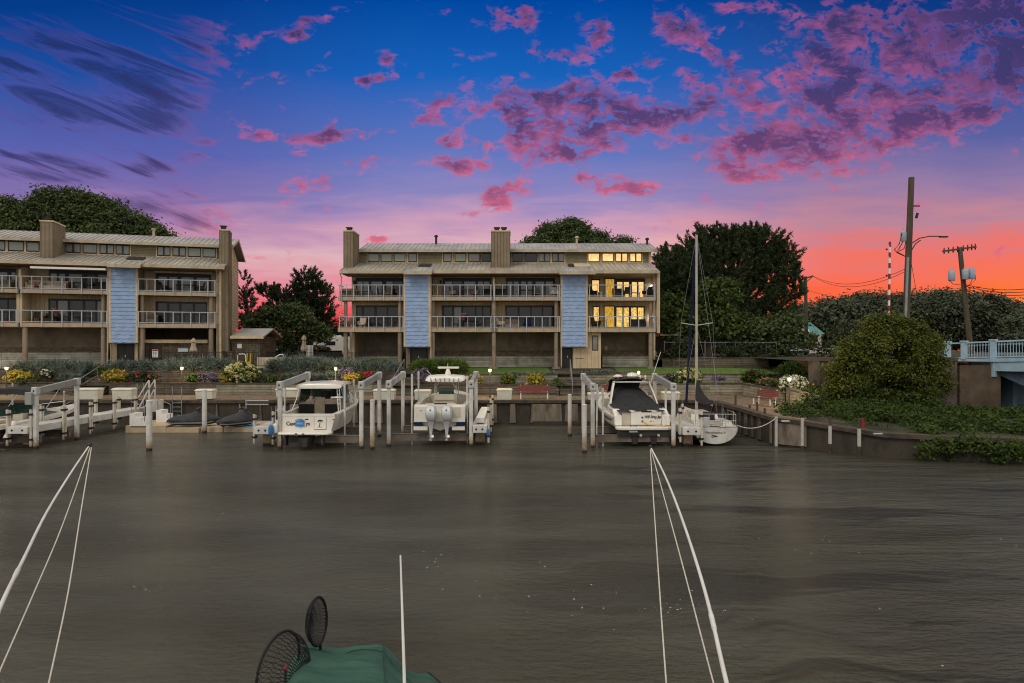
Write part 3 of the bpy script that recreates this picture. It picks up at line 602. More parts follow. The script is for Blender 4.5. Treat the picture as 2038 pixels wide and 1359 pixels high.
clerestory(lb, fl, 3.6, 13.22 + dz, 14.02 + dz, [(-22, 11, GG, 0), (16.5, 48, 'glass_pale', 0), (53, 79, 'glass_pale', 0), (131, 161, GG, 1), (165, 194, GG, 0), (198.5, 227, GG, 1), (230.5, 258.5, GG, 1), (313, 339.5, GG, 1), (343.5, 370, GG, 1), (374, 400, 'glass_pale', 0), (403.5, 429.5, 'glass_pale', 0)])
chimney(lb, fl.U(80, 1.1), fl.U(106, 1.1), 1.1, 3.6, 12.4, 15.75, (fl.U(92, 2),))
chimney(lb, fl.U(436.5, .9), fl.U(455, .9), .9, 2.6, 4.9, 15.6, (fl.U(447, 2),))
m_ = MB(); u = fl.U(306, 6); m_.lathe((u, 6, 15.5), [(.11, 0), (.11, .7), (.2, .72), (.2, .85)], 10); m_.build('roof_vent', MT['gutter'], lb)
skylight(lb, fl, 271, 1.3, 1.9, dz)
mainL = [[-30, 5, 33], [43, 84, 124, 163, 202, 213], [276, 309, 345, 380, 414, 428]]
for (p0, p1), mp, sd in zip(((-60, 36), (41, 215), (273, 429)), mainL, ((0, 0), (0, 1), (1, 1))):
    balcony(lb, fl, p0, p1, LD + dz, LF + dz, LT + dz, mp, sd); balcony(lb, fl, p0, p1, UD + dz, UF + dz, UT + dz, mp, sd)
t_ = shingle_tower('stair_tower', lb, fl.U(221), fl.U(270.5), 5.65, 11.62 + dz, -.12, 5)
for a, b in ((216.5, 221), (270.5, 274.5)): slab(t_, 'corner_board', 'trim', (fl.U(a), fl.U(b), -.1, .1, 5.63, 11.62 + dz))
slab(t_, 'corner_board', 'siding_dark', (fl.U(217), fl.U(221), .101, 2.0, LD + dz, 11.62 + dz)); slab(t_, 'corner_board', 'siding_dark', (fl.U(270.5), fl.U(274), .101, 2.0, LD + dz, 11.62 + dz))
slab(t_, 'tower_soffit', 'soffit', (fl.U(221), fl.U(270.5), -.05, 1.9, 5.57, 5.648))
for px in (50, 206, 283, 420): post(lb, fl.U(px, .25), .25, 3.6, LD + dz)
for px in (206, 283, 420): post(lb, fl.U(px, .35), .35, LF + dz + .02, UD + dz, .16)
pf = MB(); u = fl.U(39, .1); pf.prism([(u - .07, .1, UF + dz), (u - .07, 2.08, UF + dz), (u - .07, 2.08, 11.9), (u - .07, .8, 11.9), (u - .07, .1, 11.6)], (.14, 0, 0)); pf.build('privacy_screen', MT['siding'], lb)
slab(lb, 'privacy_screen', 'siding', (u - .3, u + .1, .3, 2.08, LF + dz, UD + dz))
patio_door(lb, fl, 2.1, 98, 215, UF + dz, 11.85, [(101, 113.5, GG), (118, 130, GG), (137, 164, GG), (174, 189, G), (195, 213, GG)])
patio_door(lb, fl, 2.1, -40, 32, UF + dz, 11.85, [(-35, -10, GG), (-6, 15, GG), (23, 31, GG)])
patio_door(lb, fl, 2.1, 310, 420, UF + dz, 11.8, [(316, 333, GG), (337, 353, GG), (361, 385, GG), (392, 416, GG)])
patio_door(lb, fl, 2.1, 97, 208, LF + dz, 9.38, [(100, 112, G), (116, 135, GG), (140, 165, G), (170, 190, G), (194, 206, GG)], .16)
patio_door(lb, fl, 2.1, -40, 35, LF + dz, 9.38, [(-35, -5, G), (0, 15, G), (18, 33, G)], .16)
patio_door(lb, fl, 2.1, 310, 412, LF + dz, 9.3, [(315, 333, G), (337, 357, G), (361, 384, G), (388, 410, G)], .16)
for q0 in ((fl.U(219, .8), fl.U(232, .8), .8, 1.0, 3.5, 5.57), (fl.U(268, .5), fl.U(274, .5), .5, 3, 3.5, LD + dz)): slab(lb, 'ground_wall', 'siding', q0)
u0, u1 = fl.U(232, 1), fl.U(268, 1); o = slab(lb, 'entry_door', 'door_dark', (u0, u1, 1.0, 1.1, 3.55, 5.565)); slab(o, 'door_frame', 'blackframe', (u0 + .06, (u0 + u1) / 2 - .05, .96, .999, 3.65, 5.4), ((u0 + u1) / 2 + .05, u1 - .06, .96, .999, 3.65, 5.4)); slab(o, 'handle', 'chrome', ((u0 + u1) / 2 - .02, (u0 + u1) / 2 + .02, .9, .959, 4.4, 4.6))
# the low lobby under the third balcony
slab(lb, 'lobby_wall', 'shingle_brown', (fl.U(289, 1.2), fl.U(425, 1.2), 1.2, 1.4, 3.5, 5.9)); slab(lb, 'lobby_fascia', 'trim', (fl.U(285, 1.0), fl.U(413, 1.0), .95, 1.19, 5.62, 5.92))
o = slab(lb, 'lobby_door', 'door_dark', (fl.U(298, 1.2), fl.U(321, 1.2), 1.12, 1.199, 3.55, 5.45)); slab(o, 'handle', 'chrome', (fl.U(318, 1.1), fl.U(319, 1.1), 1.06, 1.119, 4.4, 4.6))
for px in (215, 430): downspout(lb, [(fl.U(px, -.3), -.3, 12.0), (fl.U(px, 0), -.06 if px < 300 else .45, 11.6), (fl.U(px, 0), -.13 if px < 300 else .45, 4.0)])
# awning folded against the eave over the second balcony
aw = MB(); u0, u1 = fl.U(64, -.3), fl.U(213, -.3); aw.beam((u0, -.55, 11.72), (u1, -.55, 11.72), .3, .16); aw.build('retracted_awning', MT['plasticwhite'], lb)
aw = MB()
for i in range(44):
    u = fl.U(308 + i * 2.6, -.1); u2 = fl.U(308 + i * 2.6 + 1.3, -.1); aw.box(u, u2, -.16, -.13, 11.62, 11.74)
aw.build('scalloped_valance', MT['soffit'], lb)
# flat mulched slope and timber walls beneath each block
def wall_thing(name, mat, label, *b, cat='retaining wall', group=None):
    mb = MB()
    for x in b: mb.box(*x)
    return mb.build(name, MT[mat], label=label, cat=cat, group=group)
ul, ur = XX(696, 61), XX(803, 61)
for p0, p1, lab in ((697, 796, 'pale weathered timber wall under the block beside the pool fence'), (857, 1113, 'long pale timber wall under the block between its two doorways'), (1199, 1300, 'mossy pale timber wall beside the ground floor window')):
    Y = 60.9; wall_thing('retaining_wall', 'timber', lab, (XX(p0, Y), XX(p1, Y), Y, Y + .3, 3.2, 4.42), group='timber walls under the blocks')
mb = MB()
for p0, p1 in ((690, 800), (856, 1115), (1198, 1310)):
    mb.poly([(XX(p0, 61.2), 61.21, 4.38), (XX(p1, 61.2), 61.21, 4.38), (XX(p1, 61.2), 62.4, 5.0), (XX(p0, 61.2), 62.4, 5.0)])
for (u0, u1) in ((fl.U(-40, 3.8), fl.U(214, 3.8)),): mb.poly([fl.W(u0, 3.81, 4.75), fl.W(u1, 3.81, 4.75), fl.W(u1, 4.9, 5.3), fl.W(u0, 4.9, 5.3)])
mb.build('slope', MT['dirt_slope'], kind='structure')
mb = MB(); mb.box(fl.U(-40, 3.5), fl.U(214, 3.5), 3.5, 3.8, 3.4, 4.8); mb.build('retaining_wall', MT['timber'], loc=(-25.8, 57, 0), rz=R(15), label='pale weathered timber wall under the angled block', cat='retaining wall', group='timber walls under the blocks')
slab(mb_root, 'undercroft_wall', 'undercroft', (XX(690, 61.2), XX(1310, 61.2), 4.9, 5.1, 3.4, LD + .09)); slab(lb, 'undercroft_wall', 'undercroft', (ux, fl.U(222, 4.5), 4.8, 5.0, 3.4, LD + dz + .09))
# pool house against the chimney end
ph = empty('pool_house', (0, 0, 0), 0, 'low brown shingled pool house with a small metal roof beside the tall chimney', 'shed')
Y = 58.6; x0, x1 = XX(462, Y), XX(517, Y); slab(ph, 'wall', 'shingle_brown', (x0, x1, Y, Y + 4, 3.4, 6.25))
rb = MB(); rb.prism([(x0, Y - .4, 6.25), (x0, Y + 2, 7.0), (x0, Y + 2, 6.88), (x0, Y - .4, 6.1)], (x1 - x0 + .5, 0, 0)); rb.prism([(x0, Y + 2.01, 7.0), (x0, Y + 4.4, 6.25), (x0, Y + 4.4, 6.1), (x0, Y + 2.01, 6.88)], (x1 - x0 + .5, 0, 0)); rf = rb.build('roof', MT['roof'], ph)
slab(rf, 'fascia', 'trim', (x0, x1 + .5, Y - .46, Y - .401, 6.02, 6.27))
for px, r0, r1, a in ((477, 684, 693, .4), (441, 690, 702, 0)):
    slab(ph, 'notice', 'paper' if a else 'paint_red', (XX(px, Y) - .2, XX(px, Y) + .2, Y - .06, Y - .01, ZZ(r1, Y), ZZ(r0, Y)))
# ------------------------------------------------------------------ water
def water():
    m, T, b = newmat('muddy_river_water')
    tc = T.n('ShaderNodeTexCoord').outputs['Object']
    v1 = T.vm('MULTIPLY', tc, (.35, 1.0, 1)); wn = T.noise(v1, .55, 4.0, .55, .4)
    rip = T.noise(T.vm('MULTIPLY', tc, (.8, 1.5, 1)), 4.2, 5.0, .6, .2); fine = T.noise(tc, 22.0, 3.0, .6)
    patch = T.ss(T.noise(T.vm('MULTIPLY', tc, (.3, 1.0, 1)), .16, 3.0, .6), .42, .68)
    swell = T.noise(T.vm('MULTIPLY', tc, (.16, .8, 1)), 1.0, 5.0, .58, 1.0); side = T.ss(T.n('ShaderNodeSeparateXYZ', {0: tc}).outputs[0], -2.0, 7.0)
    hgt = T.m('ADD', T.m('MULTIPLY', wn, .7), T.m('ADD', T.m('MULTIPLY', rip, T.m('MULTIPLY_ADD', patch, .75, .34)), T.m('MULTIPLY', fine, .05)))
    hgt = T.m('ADD', hgt, T.m('MULTIPLY', swell, T.m('MULTIPLY', side, T.m('MULTIPLY_ADD', patch, 1.5, .7))))
    bp = T.n('ShaderNodeBump', {'Strength': .8, 'Distance': .30, 'Height': hgt}); T.t.links.new(bp.outputs[0], b.inputs['Normal'])
    col = T.mix(T.ss(T.noise(v1, .25, 4.0, .6), .35, .65), (.046, .043, .030, 1), (.072, .068, .049, 1))
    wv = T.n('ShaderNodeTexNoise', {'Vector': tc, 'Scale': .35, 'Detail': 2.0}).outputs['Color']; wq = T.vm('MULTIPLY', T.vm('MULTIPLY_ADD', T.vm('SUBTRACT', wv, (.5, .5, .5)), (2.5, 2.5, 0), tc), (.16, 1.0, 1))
    dark_refl = T.m('MULTIPLY', T.ss(T.noise(wq, .55, 5.0, .62, .6), .53, .60), T.m('MULTIPLY_ADD', side, .85, .15))
    col = T.mix(T.m('MULTIPLY', dark_refl, .82), col, (.022, .02, .013, 1))  # dark wave reflections painted into the base colour as streaks
    T.t.links.new(col, b.inputs['Base Color']); b.inputs['Roughness'].default_value = .17; b.inputs['IOR'].default_value = 1.26; b.inputs['Specular IOR Level'].default_value = .5
    return m
mb = MB()
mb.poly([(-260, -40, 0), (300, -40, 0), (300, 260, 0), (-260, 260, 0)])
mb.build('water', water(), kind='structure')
# flecks of foam drifting on the river
mb = MB()
def fleck(x, y, r):
    k = random.randint(4, 6); a0 = random.random() * 6
    mb.poly([(x + r * random.uniform(.6, 1.1) * math.cos(a0 + 6.283 * j / k) * 1.5, y + r * random.uniform(.6, 1.1) * math.sin(a0 + 6.283 * j / k), .012) for j in range(k)])
for px, rw, sx, sy, n in ((1190, 1190, 130, 30, 46), (1330, 1215, 80, 6, 26), (880, 1110, 60, 14, 22), (560, 1010, 120, 30, 26), (270, 1160, 40, 18, 12), (1500, 1270, 160, 60, 8), (1750, 1085, 160, 14, 14), (1010, 1020, 250, 60, 10), (1560, 1075, 120, 6, 16)):
    for _ in range(n):
        p, r_ = random.gauss(px, sx), random.gauss(rw, sy); Y = YW(max(r_, 940)); fleck(XX(p, Y), Y, random.choice((.004, .005, .006, .008, .012)) * (1 + Y / 40))
mb.build('foam', MT['plasticwhite'], kind='stuff')

# ------------------------------------------------------------------ banks
mb = MB()
quay = [(13.7, 45.0, 1.6), (13.75, 40.4, 1.6), (13.9, 35.2, 1.52), (15.2, 34.0, 1.42), (16.2, 32.9, 1.32), (17.8, 31.1, 1.17), (20.3, 30.4, 1.14), (23.1, 29.6, 1.12), (30, 28.6, 1.1), (46, 26.5, 1.1)]
inner = [(19.0, 50.3), (17.6, 46.0), (17.9, 43.6), (18.3, 40.0)]
mb.poly([(-90, 45.3, 1.596), (13.9, 45.3, 1.596), (19.0, 50.6, 1.596), (-90, 50.6, 1.596)])
mb.poly([(13.9, 45.3, 1.596), (14.05, 40.4, 1.59), (14.2, 35.4, 1.512), (15.3, 34.3, 1.41), (18.6, 40.0, 1.55), (18.2, 43.6, 1.59), (17.9, 46, 1.594), (19.3, 50.6, 1.596)])
mb.build('walkway', MT['walk'], kind='structure')
mb = MB()                                      # planting shelf, lawn bank and upper ground
mb.poly([(-90, 50.4, 2.3), (19.3, 50.4, 2.3), (19.3, 53.2, 2.36), (-90, 53.2, 2.36)])
mb.poly([(18.0, 46, 2.3), (18.6, 40.1, 2.15), (19.7, 43.1, 2.4), (22, 53.2, 2.6), (19.31, 53.2, 2.37), (19.31, 50.4, 2.3)])
mb.build('planting_bed', MT['mulch'], kind='structure')
mb = MB()
for x0, x1 in ((-5, 3.2), (9, 23.5)): mb.poly([(x0, 52.95, 3.10), (x1, 52.95, 3.10), (x1, 58, 3.42), (x0, 58, 3.42)]); mb.poly([(x0, 58, 3.42), (x1, 58, 3.42), (x1, 60.8, 3.43), (x0, 60.8, 3.43)])
mb.build('lawn', MT['grass_m'], kind='structure')
mb = MB(); mb.poly([(-110, 52.8, 3.075), (24, 52.8, 3.075), (24, 58, 3.4), (-110, 58, 3.4)]); mb.poly([(-110, 58, 3.4), (24, 58, 3.4), (24, 120, 3.6), (-110, 120, 3.6)])
mb.poly([(-330, 119, 3.59), (330, 119, 3.59), (330, 305, 3.59), (-330, 305, 3.59)])
mb.poly([(21, 43.4, 4.3), (60, 43.4, 4.3), (90, 121, 4.35), (24, 121, 4.35)])
mb.poly([(19.6, 52.8, 2.6), (24, 52.8, 3.2), (26, 62, 4.3), (20, 62, 4.1)]); mb.poly([(18.2, 43.5, 2.35), (19.72, 43.25, 2.45), (24, 53, 3.3), (19.3, 53.2, 2.4)]); mb.poly([(20, 61.8, 4.1), (26, 61.8, 4.3), (30, 125, 4.4), (12, 125, 4.2), (12, 61.8, 4.0)])
mb.poly([(-110, 53.02, 2.2), (24, 53.02, 2.2), (24, 53.02, 3.075), (-110, 53.02, 3.075)]); mb.poly([(-110, 50.6, 1.4), (18.9, 50.6, 1.4), (18.9, 50.6, 2.3), (-110, 50.6, 2.3)])
mb.build('ground', MT['earth'], kind='structure')
mb = MB(); mb.poly([(15.4, 34.4, 1.40), (16.4, 33.3, 1.31), (17.9, 31.5, 1.16), (20.4, 30.8, 1.13), (23.2, 30, 1.11), (30, 29, 1.09), (46, 27, 1.09), (46, 42, 1.1), (30, 43.4, 1.1), (24, 43.4, 1.5), (21, 43.4, 2.0), (18.6, 40, 1.56)])
mb.build('bank', MT['earth'], kind='structure')

# seawall: concrete face with leaning buttresses under a dark timber cap
sw = empty('seawall', (0, 45, 0), 0, 'long stained concrete seawall with pale buttresses under a dark cap', 'seawall')
slab(sw, 'wall_face', 'concrete_dark', (-90, 13.7, .12, .7, -1.5, 1.42)); slab(sw, 'wall_cap', 'cap', (-90, 13.8, -.06, .5, 1.421, 1.62))
for p0, p1 in ((968, 990), (1014, 1027), (1056, 1119), (1124, 1152), (905, 916), (746, 762), (735, 741), (655, 664), (816, 842), (700, 712), (474, 480), (515, 521), (1160, 1180), (428, 434), (575, 600)):
    x0, x1 = XX(p0, 45), XX(p1, 45); mb = MB()
    mb.prism([(x0, .05, .05), (x1, .05, .05), (x1 - .06, -.02, 1.36), (x0 + .06, -.02, 1.36)], (0, .1, 0)); mb.build('buttress', MT['concrete'], sw, bevel=.02)
for p0, p1, r0 in ((590, 660, 872), (1060, 1160, 847)): pass
slab(sw, 'wall_ledge', 'concrete_dark', (XX(1060, 45), 13.6, -.25, .115, -.5, .18))
# the curving timber quay
qw = empty('quay_wall', (13.8, 40, 0), 0, 'dark curving quay wall that runs forward to the bridge', 'seawall')
def along(pts, t0, off, z0f, z1f, th):
    """A wall that follows a plan polyline: returns a mesh builder."""
    mb = MB(); secs = []
    for i, p in enumerate(pts):
        a = Vector(pts[max(i - 1, 0)][:2]); b_ = Vector(pts[min(i + 1, len(pts) - 1)][:2]); d_ = (b_ - a).normalized(); n_ = Vector((-d_.y, d_.x))
        if t0: n_ = -n_
        z1 = z1f(p); z0 = z0f(p); A = Vector(p[:2]) + n_ * off; B = A + n_ * th
        secs.append([(A.x, A.y, z0), (A.x, A.y, z1), (B.x, B.y, z1), (B.x, B.y, z0)])
    mb.loft(secs, closed=True); mb.face(range(4)); mb.face([len(mb.v) - 4 + j for j in range(4)]); return mb
def rel(mb, o): mb.v = [(x - o[0], y - o[1], z - o[2]) for x, y, z in mb.v]; return mb
O = (13.8, 40, 0)
rel(along(quay, 0, .14, lambda p: -1.5, lambda p: p[2] - .2, .5), O).build('wall_face', MT['concrete_dark'], qw)
rel(along(quay, 0, -.03, lambda p: p[2] - .199, lambda p: p[2] + .012, .62), O).build('wall_cap', MT['cap'], qw)
def qpt(s):
    acc = 0
    for A, B in zip(quay, quay[1:]):
        L_ = math.dist(A[:2], B[:2])
        if acc + L_ >= s: k = (s - acc) / L_; return Vector([A[j] + (B[j] - A[j]) * k for j in range(3)]), (Vector(B[:2]) - Vector(A[:2])).normalized()
        acc += L_
for s, w, mt in ((2.2, .35, 'rawpipe'), (3.2, .2, 'timber'), (4.2, .4, 'timber'), (5.3, .3, 'timber'), (6.2, .45, 'timber'), (7.2, .2, 'timber'), (8.2, .4, 'timber'), (10.9, 1.5, 'concrete'), (9.7, .18, 'rawpipe')):
    p, d_ = qpt(s); n_ = Vector((d_.y, -d_.x)); c = Vector((p.x, p.y)) - n_ * .1; a, b_ = c - d_ * w / 2, c + d_ * w / 2
    mb = MB(); mb.prism([(a.x, a.y, .1), (b_.x, b_.y, .1), (b_.x, b_.y, p.z - .22), (a.x, a.y, p.z - .22)], (n_.x * .06, n_.y * .06, 0)); rel(mb, O).build('buttress' if w > 1 else 'sheet_pile', MT['concrete' if w > 1 else 'timber_brown' if mt != 'rawpipe' else 'concrete'], qw)
for px, Y in ((1563, 34.2), (1747, 31.0), (1838, 0)):
    if Y: mb = MB(); X = XX(px, Y); mb.box(X - .2, X + .2, Y - .05, Y + .05, ZZ(838 if px < 1600 else 863, Y) - .02, ZZ(838 if px < 1600 else 863, Y) + .03); rel(mb, O).build('cap_plate', MT['white'], qw)
# slim mooring posts set against it
for i, (px, rt, rb_, Y, lab) in enumerate(((1464, 786, 852, 41.6, 'tallest grey mooring post beside the sailboat'), (1492, 806, 862, 39.6, 'short grey mooring post by the red bench'), (1507, 800, 866, 38.0, 'mooring post with a blue rope end before the red bench'), (1522, 812, 872, 36.6, 'mooring post standing at the bend before the bench'),
        (1545, 829, 888, 34.75, 'white mooring post at the corner holding the sailboat line'), (1597, 832, 887, 33.9, 'white mooring post beside the pale concrete patch'), (1652, 829, 883, 32.6, 'white mooring post with dark top below the ivy'), (1710, 832, 888, 31.5, 'white mooring post with a red marker strip'))):
    X = XX(px, Y); zt, zb = ZZ(rt, Y), ZZ(rb_, Y); r = .07 if i < 4 else .085
    o = empty('mooring_post', (X, Y, -.5), 0, lab, 'post', 'slim posts along the quay wall')
    mb = MB(); mb.tube([(0, 0, 0), (0, 0, zb + .5)], r * .9, 8, 0); mb.build('shaft', MT['cap'], o)
    mb = MB(); zw = zt if i < 6 else zt - (.45 if i == 6 else .5); mb.tube([(0, 0, zb + .5), (0, 0, zw + .5)], r, 8); mb.build('sleeve', MT['polewood' if i < 4 else 'quaypost'], o)
    if zw < zt: mb = MB(); mb.tube([(0, 0, zw + .5), (0, 0, zt + .5)], r * .9, 8); mb.build('post_top', MT['cap'], o)
    if i == 7:
        mb = MB(); mb.box(.06, .2, -.1, -.07, zt + .02, zt + .5); mb.build('marker_strip', MT['paint_red'], o)
    if i == 4: line_end = Vector((X, Y - .1, zt - .02))

# ------------------------------------------------------------------ garden walls, steps
def twall(pts, mat, label, group='low timber garden walls'):
    """pts: (x, y, z0, z1) along the top; a 0.28 m thick timber wall with a proud top rail."""
    o = empty('garden_wall', (pts[0][0], pts[0][1], 0), 0, label, 'retaining wall', group)
    for A, B in zip(pts, pts[1:]):
        L_ = math.dist(A[:2], B[:2]); ang = math.atan2(B[1] - A[1], B[0] - A[0])
        mb = MB(); mb.prism([(0, 0, A[2]), (L_, 0, B[2]), (L_, 0, B[3]), (0, 0, A[3])], (0, .26, 0)); w_ = mb.build('timber_wall', MT[mat], o, loc=(A[0] - pts[0][0], A[1] - pts[0][1], 0), rz=ang)
        mb = MB(); mb.prism([(-.02, -.04, A[3] + .001), (L_ + .02, -.04, B[3] + .001), (L_ + .02, -.04, B[3] + .09), (-.02, -.04, A[3] + .09)], (0, .32, 0)); mb.build('top_rail', MT['cap' if mat == 'timber_brown' else 'timber_brown'], w_)
XA = lambda px, Y: XX(px, Y)
twall([(-70, 50.25, 1.5, 2.5), (XA(160, 50.3), 50.25, 1.5, 2.5)], 'timber_brown', 'lower timber garden wall behind the bimini boat')
twall([(XA(218, 50.3), 50.25, 1.5, 2.45), (XA(430, 50.3), 50.25, 1.5, 2.45)], 'timber_brown', 'lower timber garden wall behind the steel ladder')
twall([(XA(430.5, 50.3), 50.25, 1.5, 2.42), (XA(782, 50.3), 50.25, 1.5, 2.42)], 'timber_mid', 'lower pale timber garden wall behind the cuddy boat')
twall([(XA(832, 50.3), 50.25, 1.5, 2.3), (XA(1108, 50.3), 50.25, 1.5, 2.3)], 'timber_brown', 'lower timber garden wall behind the red bench')
twall([(XA(1168, 50.3), 50.25, 1.5, 2.3), (XA(1476, 50.3), 50.25, 1.5, 2.45), (17.7, 46.2, 1.5, 2.4), (17.95, 43.6, 1.5, 2.35)], 'timber_mid', 'lower timber garden wall that bends behind the far bench')
twall([(18.1, 43.2, 1.5, 2.55), (18.5, 39.7, 1.4, 2.2)], 'timber_mid', 'short light wall under the lamplit white hydrangea')
twall([(-70, 52.75, 2.2, 3.45), (XA(163, 52.7), 52.75, 2.2, 3.45)], 'timber_brown', 'upper timber garden wall under the grey grass by the first steps')
twall([(XA(214, 52.7), 52.75, 2.2, 3.4), (XA(786, 52.7), 52.75, 2.2, 3.35)], 'timber_brown', 'long upper timber wall under the grey grass mounds')
twall([(XA(830, 52.7), 52.75, 2.2, 3.04), (XA(1110, 52.7), 52.75, 2.2, 3.04)], 'timber_mid', 'upper timber wall beneath the lawn behind the centre lamp')
twall([(XA(1166, 52.7), 52.75, 2.2, 3.04), (XA(1500, 52.7), 52.75, 2.2, 3.04)], 'timber_mid', 'upper timber wall beneath the lawn beside the sailboat mast')
twall([(XA(1318, 60), 60.0, 3.3, 4.15), (XA(1530, 58), 58.0, 3.3, 4.3)], 'timber_brown', 'mossy timber wall at the back of the lawn under the big pine')
def steps(px0, px1, label, zt, Yt=54.6, Yb=49.3, rail_px=None):
    n = 11; z0 = 1.6; mb = MB(); o = empty('garden_steps', (XX((px0 + px1) / 2, 51), Yb, 0), 0, label, 'steps', 'timber steps up from the walkway')
    ox = XX((px0 + px1) / 2, 51); x0, x1 = XX(px0, 51) - ox, XX(px1, 51) - ox
    for i in range(n):
        y = (Yt - Yb) * i / n; mb.box(x0, x1, y, Yt - Yb if i == n - 1 else y + (Yt - Yb) / n + .25, z0 - .3, z0 + (zt - z0) * (i + 1) / n)
    mb.build('tread', MT['timber_brown'], o)
    for x in (x0 - .16, x1 + .16):
        mb = MB(); mb.prism([(x - .1, .4, 1.5), (x - .1, Yt - Yb, zt - .5), (x - .1, Yt - Yb, zt + .02), (x - .1, .4, 1.95)], (.2, 0, 0)); mb.build('side_wall', MT['timber_brown'], o)
    if rail_px is not None:
        xr = XX(rail_px, 51) - ox; mb = MB()
        mb.tube([(xr, .3, z0), (xr, .3, z0 + 1.0), (xr + .25, Yt - Yb - .3, zt + .95), (xr + .25, Yt - Yb - .3, zt - .1)], .035, 8)
        mb.tube([(xr + .12, (Yt - Yb) * .55, z0 + .7), (xr + .12, (Yt - Yb) * .55, z0 + 1.9)], .025, 6); mb.build('handrail', MT['galv'], o)
steps(1112, 1163, 'wide timber steps up to the dark door by the second blue tower', 3.3, rail_px=1136)
steps(168, 213, 'timber steps with a long pale handrail behind the bimini boat', 3.55, rail_px=172)
steps(788, 828, 'timber steps half hidden behind the grey lift beams', 3.3, rail_px=784)

# ------------------------------------------------------------------ walkway furniture
def lamp(px, rt, rb_, Y, label, head=True):
    X = XX(px, Y); zt, zb = ZZ(rt, Y), ZZ(rb_, Y)
    o = empty('garden_lamp', (X, Y, zb), 0, label, 'lamp post', 'small lit lamp posts along the garden')
    hgt = zt - zb
    mb = MB(); mb.lathe((0, 0, 0), [(.07, -.1), (.06, .1), (.035, .14), (.03, hgt - .32), (.06, hgt - .3), (.06, hgt - .27)], 8); mb.build('pole', MT['black' if rb_ - rt > 30 else 'polewood'], o, smooth=True)
    mb = MB(); mb.lathe((0, 0, hgt - .27), [(.05, .001), (.1, .03), (.12, .2), (.08, .22)], 8); g = mb.build('lamp_glass', MT['lampglass'], o, smooth=True)
    mb = MB(); mb.lathe((0, 0, hgt - .05), [(.11, .001), (.04, .09), (.015, .14)], 8); mb.build('lamp_hood', MT['black'], o)
    l = bpy.data.lights.new('lamp_light', 'POINT'); l.energy = 190; l.color = (1, .74, .42); l.shadow_soft_size = .22
    lo_ = bpy.data.objects.new('lamp_light', l); lo_.location = (0, -.24, hgt - .15); link(lo_, o)
lamp(13, 729, 785, 50.0, 'lit garden lamp post beside the gold hosta and bimini boat'); lamp(362, 729, 762, 50.9, 'lit garden lamp in the grey grass above the steel ladder')
lamp(668, 730, 757, 50.9, 'lit garden lamp behind the cuddy boat hardtop'); lamp(975, 733, 791, 47.6, 'lit garden lamp post on the walkway between the centre console and the dock box')
lamp(1271, 738, 768, 50.8, 'lit garden lamp behind the sport cruiser'); lamp(1571, 750, 806, 41.2, 'lit garden lamp post in front of the white hydrangea by the bridge wall')
def bench(px, Y, rz, label, w=2.3):
    o = empty('park_bench', (XX(px, Y), Y, 1.6), rz, label, 'bench', 'red slatted benches on the walkway')
    for nm, y0, y1, zs in (('seat', -.25, .2, ((.42, .47),)), ):
        mb = MB()
        for k in range(4): mb.box(-w / 2, w / 2, y0 + k * .12, y0 + k * .12 + .1, .42, .46)
        mb.build('seat', MT['redwood'], o)
    mb = MB()
    for k in range(4): mb.prism([(-w / 2, .24 + k * .03, .52 + k * .11), (w / 2, .24 + k * .03, .52 + k * .11), (w / 2, .265 + k * .03, .62 + k * .11), (-w / 2, .265 + k * .03, .62 + k * .11)], (0, .03, .0))
    mb.build('backrest', MT['redwood'], o)
    for s in (-1, 1):
        mb = MB(); x = s * (w / 2 - .2)
        mb.beam((x, -.22, 0), (x, -.2, .42), .07, .07); mb.beam((x, .2, 0), (x, .24, .5), .07, .07); mb.beam((x, .31, .46), (x, .4, .98), .06, .05); mb.beam((x, -.24, .39), (x, .24, .39), .06, .05); mb.build('leg', MT['plasticwhite'], o)
bench(1063, 46.4, 0, 'red bench beside the wide steps with two white legs'); bench(1232, 47.4, 0, 'red bench mostly hidden behind the sport cruiser'); bench(1521, 41.6, R(-62), 'red bench at the bend facing the sailboat', 1.7)
def dockbox(p0, p1, r0, r1, Y, label, rz=0.0):
    x0, x1 = XX(p0, Y), XX(p1, Y); zt, zb = ZZ(r0, Y), ZZ(r1, Y); w = x1 - x0; zb = max(zb, 1.6); hh = zt - zb
    o = empty('dock_box', ((x0 + x1) / 2, Y, zb), rz, label, 'dock box', 'white lidded boxes along the walkway')
    mb = MB(); b_ = .07
    mb.loft([[(-w / 2 + b_, 0, 0), (w / 2 - b_, 0, 0), (w / 2 - b_, .6, 0), (-w / 2 + b_, .6, 0)], [(-w / 2 + .03, -.06, hh - .1), (w / 2 - .03, -.06, hh - .1), (w / 2 - .03, .66, hh - .1), (-w / 2 + .03, .66, hh - .1)]], closed=True); mb.face((3, 2, 1, 0)); mb.face((4, 5, 6, 7))
    mb.build('box_body', MT['dockbox'], o, bevel=.02)
    mb = MB(); mb.loft([[(-w / 2, -.1, hh - .099), (w / 2, -.1, hh - .099), (w / 2, .7, hh - .099), (-w / 2, .7, hh - .099)], [(-w / 2 + .01, -.08, hh - .04), (w / 2 - .01, -.08, hh - .04), (w / 2 - .01, .68, hh - .04), (-w / 2 + .01, .68, hh - .04)], [(-w / 2 + .1, .05, hh + .03), (w / 2 - .1, .05, hh + .03), (w / 2 - .1, .55, hh + .03), (-w / 2 + .1, .55, hh + .03)]], closed=True)
    mb.face((8, 9, 10, 11)); mb.build('lid', MT['boxlid'], o, bevel=.015)
